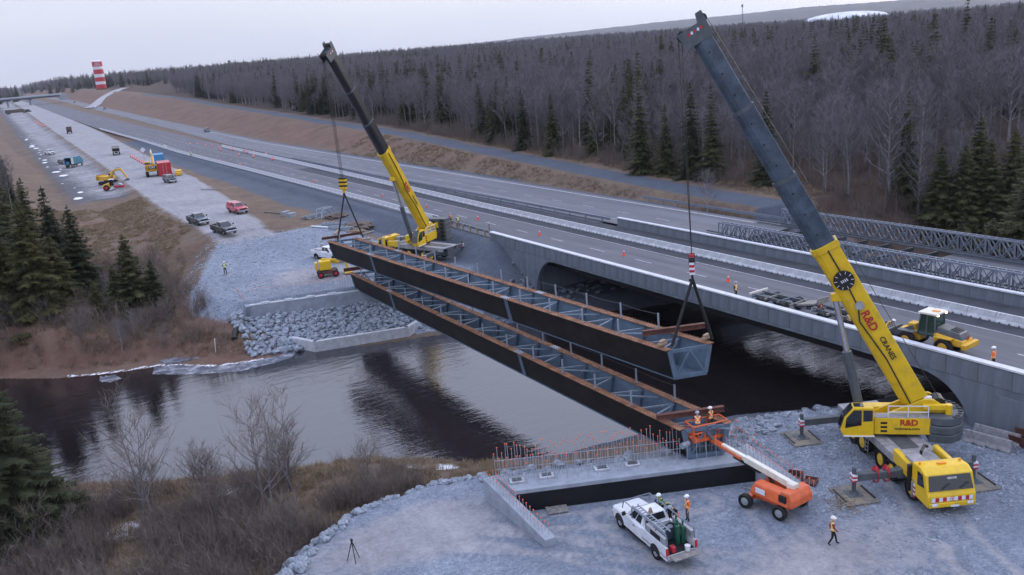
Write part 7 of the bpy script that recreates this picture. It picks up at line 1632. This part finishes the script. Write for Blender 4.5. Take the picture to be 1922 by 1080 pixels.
# snow covered dome beyond the forest
c = at_dist(1588, 21, 1500); t = MB(); t.ball((0, 0, -12), 1, (64, 60, 11), 36, 8, z0=0); t.build('snow_mound', 'snow', label='broad white snow covered mound rising behind the forest', cat='snow mound', loc=(c.x, c.y, c.z), smooth=True)
# ------------------------------------------------------------------ bits on the near pad
def mat_pad(x, y, rz, label, wood='wood_grey', z=2.7):
    t = thing('outrigger_mat', label, 'outrigger mat', (x, y, z), rz)
    MB().box((0, 0, .06), (2.5, 2.1, .12)).build('base_plate', 'mat_timber', t, bevel=.02); MB().box((0, 0, .14), (.9, .9, .05)).build('steel_plate', 'machine_grey', t, bevel=.02)
    for s in (-1, 1): MB().box((0, s * .92, .14), (1.7, .1, .07)).build('edge_bar', 'black', t)
def world2(s, lat):   # crane 2 outrigger foot
    r_ = Vector((-c2f.y, c2f.x, 0)); return Vector((slew2.x, slew2.y, 0)) + c2f * (8.0 - s) + r_ * lat
for (s, lat, l) in ((3.3, -4.35, 'scuffed outrigger mat under the front jack beside the brush pile'), (3.4, 3.2, 'outrigger mat under the front jack on the stony side'), (11.9, -4.4, 'outrigger mat under the rear jack by the rock bank')):
    q = world2(s, lat); mat_pad(q.x, q.y, math.atan2(c2f.y, c2f.x) + .08, l)
q = world2(3.3, -4.35); pts = []
bp_ = MB()
for k in range(150):
    a = Vector((q.x - 1.2 + rnd.gauss(0, .55), q.y - .4 + rnd.gauss(0, .55), 2.72 + abs(rnd.gauss(0, .07)))); b = a + Vector((rnd.uniform(-.3, .3), rnd.uniform(-.3, .3), rnd.uniform(-.02, .08))); bp_.bar(a, b, .03)
bp_.build('brush_pile', 'dry_grass', label='small heap of brown twigs and dry grass by the outrigger mat', cat='brush pile', kind='stuff')
for k, o_ in enumerate((2.3, 2.95)):
    q = world2(3.3, -o_); t = MB()
    for j in range(4):
        t.tube([(q.x + .08 * (j - 1.5), q.y + .05 * j + .30 * math.cos(a * .5236), 2.7 + 1.22 + (.42 + .04 * j) * math.sin(a * .5236)) for a in range(13)], .035, 5)
    t.build('rope_coil', 'hazard_red', label=('red rope coil hung on the front outrigger beam, nearer the jack', 'red rope coil hung on the front outrigger beam, nearer the carrier')[1 - k], cat='rope')
p = gp(1045, 957, 2.7); t = thing('pallet', 'grey wooden pallet lying behind the tarred abutment wall', 'pallet', (p.x, p.y, 2.7), R(-20))
for k in range(7): MB().box((0, -.55 + k * .185, .13), (1.35, .14, .03)).build('plank', 'wood_grey', t)
for k in (-.55, 0, .55): MB().box((k, 0, .06), (.1, 1.2, .1)).build('bearer', 'wood_grey', t)
for k, (a, b) in enumerate((((26.3, 45.0, 2.75), (26.75, 45.5, 3.6)), ((26.65, 44.9, 2.75), (27.1, 45.35, 3.55)))): MB().bar(a, b, .05).build('timber_prop', 'wood', label='thin timber prop leaning on the tarred wall by the pallet', cat='timber', group='timber props by the pallet')
for k, (a, b) in enumerate((((37.2, 39.3, 2.75), (38.2, 37.2, 2.8)), ((37.0, 38.7, 2.75), (38.1, 36.9, 2.8)), ((36.4, 38.8, 2.75), (37.9, 36.7, 2.8)))): MB().bar(a, b, .12, .10).build('steel_tube', 'rim', label='grey steel tube lying beside the orange boom lift', cat='tube', group='tubes beside the boom lift')
def open_box(label, loc, rz, s):
    t = thing('steel_box', label, 'steel box', loc, rz); a, b, h = s
    MB().box((0, 0, .03), (a, b, .06)).build('floor', 'rust_dark', t)
    for d_ in (-1, 1): MB().box((d_ * (a / 2 - .02), 0, h / 2), (.05, b, h)).build('side', 'rust_dark', t); MB().box((0, d_ * (b / 2 - .02), h / 2), (a - .1, .05, h)).build('side', 'rust_dark', t)
open_box('rusty open steel box beside the right wing wall', (40.3, 38.0, 2.75), R(30), (1.3, .9, .45)); open_box('low rusty steel tray next to the rusty box', (40.9, 37.2, 2.74), R(30), (1.0, .8, .2))
jm2 = jersey_mesh(3.0, 'deck_grey')
for x, y, l in ((53.7, 33.6, 'weathered concrete barrier block lying loose on the crushed stone'), (55.0, 33.8, 'weathered concrete barrier block touching the bridge wall side')): obj('concrete_barrier', jm2, None, l, 'barrier', loc=(x, y, 2.72), rz=R(9))
MB().box((0, 0, .7), (2.3, .05, 1.4), rot=(R(-14), R(8), 0)).box((0.6, .35, .35), (1.4, .05, .9), rot=(R(-20), 0, .2)).build('rusty_plate', 'rust_dark', label='rusty steel plates leaning on the bridge wall behind the loose blocks', cat='steel plate', loc=(55.25, 31.6, 2.7), rz=R(80))
p = gp(665, 1053, 2.7); t = thing('survey_tripod', 'black tripod standing alone on the gravel pad', 'tripod', (p.x, p.y, 2.7))
for k in range(3): a = k * 2.094 + .4; MB().cyl((.42 * math.cos(a), .42 * math.sin(a), 0), (.05 * math.cos(a), .05 * math.sin(a), 1.15), .025, .03, 6).build('leg', 'black', t)
MB().cyl((0, 0, 1.1), (0, 0, 1.3), .06, .05, 8).box((0, 0, 1.36), (.12, .16, .12)).build('head', 'black', t)
# ------------------------------------------------------------------ debris on the far bank
def frame_stack(name, label, loc, rz, mat='steel_light'):
    t = thing(name, label, 'steel frame', loc, rz)
    for k in range(3):
        m_ = MB(); z = .1 + .16 * k
        for y in (-.5, .5): m_.bar((-2.2, y, z), (2.2, y, z), .14)
        m_.build('rail', mat, t)
    for k in range(6): MB().bar((-2 + .8 * k, -.5, .5), (-2 + .8 * k, .5, .5), .1).build('rung', mat, t)
    return t
p = ter(612, 408); t = thing('steel_truss', 'upright grey steel truss frame on the brown debris ground', 'steel frame', (p.x, p.y, p.z), R(35))
for y in (-.6, .6):
    m_ = MB(); m_.bar((-2, y, .1), (-1.4, y, 1.6), .16); m_.bar((-1.4, y, 1.6), (1.2, y, 1.6), .16); m_.bar((1.2, y, 1.6), (2.2, y, .1), .16); m_.bar((-2, y, .1), (2.2, y, .1), .16); m_.build('side_frame', 'steel_light', t)
for x in (-1.4, 0, 1.2): MB().bar((x, -.6, 1.6), (x, .6, 1.6), .14).build('cross_bar', 'steel_light', t)
p = ter(592, 408); frame_stack('steel_stack', 'low stack of grey steel rails left of the upright frame', (p.x, p.y, p.z), R(20))
p = ter(628, 424); frame_stack('steel_stack', 'long stack of grey steel sections below the upright frame', (p.x, p.y, p.z), R(-55)); 
p = ter(640, 432); frame_stack('steel_stack', 'second stack of grey steel sections nearer the hanging girder', (p.x, p.y, p.z), R(-62))
for k, (px, py, ln, a, m_) in enumerate(((600, 428, 3.4, 120, 'sign_white'), (632, 438, 3.0, 60, 'wood'), (645, 445, 3.6, 30, 'wood'), (668, 436, 3.0, 150, 'wood'), (690, 440, 2.6, 20, 'wood_grey'), (655, 430, 3.0, 80, 'wood_grey'), (520, 402, 7.0, 115, 'machine_grey'), (575, 412, 3.5, 100, 'wood_grey'), (680, 452, 2.6, 170, 'wood'), (394, 357, 5, 125, 'wood_grey'))):
    p = ter(px, py); d = Vector((math.cos(R(a)), math.sin(R(a)), 0)) * ln / 2
    MB().bar(tuple(-d + Vector((0, 0, .12))), tuple(d + Vector((0, 0, .2))), .35 if k != 6 else .2, .14).build('plank', m_, label=('pale plank lying on the debris ground by the steel stacks', 'brown timber lying near the far crane', 'brown timber across the debris near the far pickup', 'timber leaning on the debris heap', 'grey timber beside the debris heap', 'grey board in front of the debris heap', 'long dark pole on the brown strip by the haul road', 'grey timber near the concrete blocks', 'short timber behind the hanging girder end', 'dark plank at the haul road edge near the off-road vehicle')[k], cat='timber', loc=p)
for px, py, l in ((548, 408, 'small concrete block on the brown debris ground'), (536, 405, 'concrete block beside the small one on the debris ground')):
    p = ter(px, py); MB().box((0, 0, .35), (1.6, .8, .8)).build('concrete_block', 'concrete', label=l, cat='concrete block', loc=p, rz=.5, bevel=.04)
for px, py, s, l in ((632, 408, 1.0, 'reddish soil heap beside the upright steel frame'), (672, 428, 1.2, 'brown soil and brush heap near the far crane')):
    p = ter(px, py); m_ = bpy.data.meshes.new('soil_heap'); bm = bmesh.new(); bmesh.ops.create_icosphere(bm, subdivisions=3, radius=1)
    for v in bm.verts: k = 1 + .35 * (rnd.random() - .5); v.co = Vector((v.co.x * 2.1 * k, v.co.y * 1.5 * k, v.co.z * .8 * k))
    bm.to_mesh(m_); bm.free(); m_.materials.append(MATS['brown_box']); obj('soil_heap', m_, None, l, 'soil heap', loc=p).scale = (s, s, s)
MB().tube([(0, 0, .2), (.6, 1.2, .9)], .35, 10).build('drain_pipe', 'black', label='short black pipe sticking out of the gravel slope by the water', cat='pipe', loc=ter(440, 641))
MB().bar((0, 0, 0), (.15, 0, 1.7), .08).build('stake', 'sign_white', label='white stake on the far bank by the water', cat='stake', loc=ter(405, 664))
# ice shelves along the far bank
def ice(label, poly, z=.03):
    q = []
    for (a, b), (c_, d_) in zip(poly, poly[1:] + poly[:1]):
        n = max(1, int(math.hypot(c_ - a, d_ - b) / 5)); q += [(a + (c_ - a) * k / n + rnd.uniform(-2.2, 2.2), b + (d_ - b) * k / n + rnd.uniform(-1.3, 1.3)) for k in range(n)]
    vs = [gp(px, py, 0) for px, py in q]; m_ = MB(); m_.prism([(v.x, v.y) for v in vs], -.05, z, 'z'); m_.build('ice_shelf', 'ice', label=label, cat='ice')
ice('grey ice shelf along the far bank below the spruces', [(290, 690), (340, 684), (400, 688), (470, 680), (520, 668), (560, 658), (548, 672), (500, 686), (440, 699), (380, 703), (330, 704), (285, 702)])
ice('small white ice patch in the water near the left bank', [(188, 708), (215, 704), (228, 711), (205, 718), (185, 716)])
ice('small ice pool behind the far beach', [(300, 681), (340, 672), (385, 669), (380, 675), (345, 682), (310, 686)], .25)
# ------------------------------------------------------------------ thin air haze round the whole scene
hm = bpy.data.materials.new('haze'); hm.use_nodes = True; hn = hm.node_tree; hn.nodes.clear()
ho = hn.nodes.new('ShaderNodeOutputMaterial'); hv = hn.nodes.new('ShaderNodeVolumePrincipled')
hv.inputs['Color'].default_value = (0.80, 0.87, 1.0, 1); hv.inputs['Density'].default_value = 0.00006; hv.inputs['Anisotropy'].default_value = 0.2
hn.links.new(hv.outputs[0], ho.inputs['Volume'])
hb = MB().box((0, 1500, 220), (20000, 21000, 460)); MATS['haze'] = hm
hb.build('haze', 'haze', label='thin bluish haze in the air over the valley', cat='haze', kind='stuff')
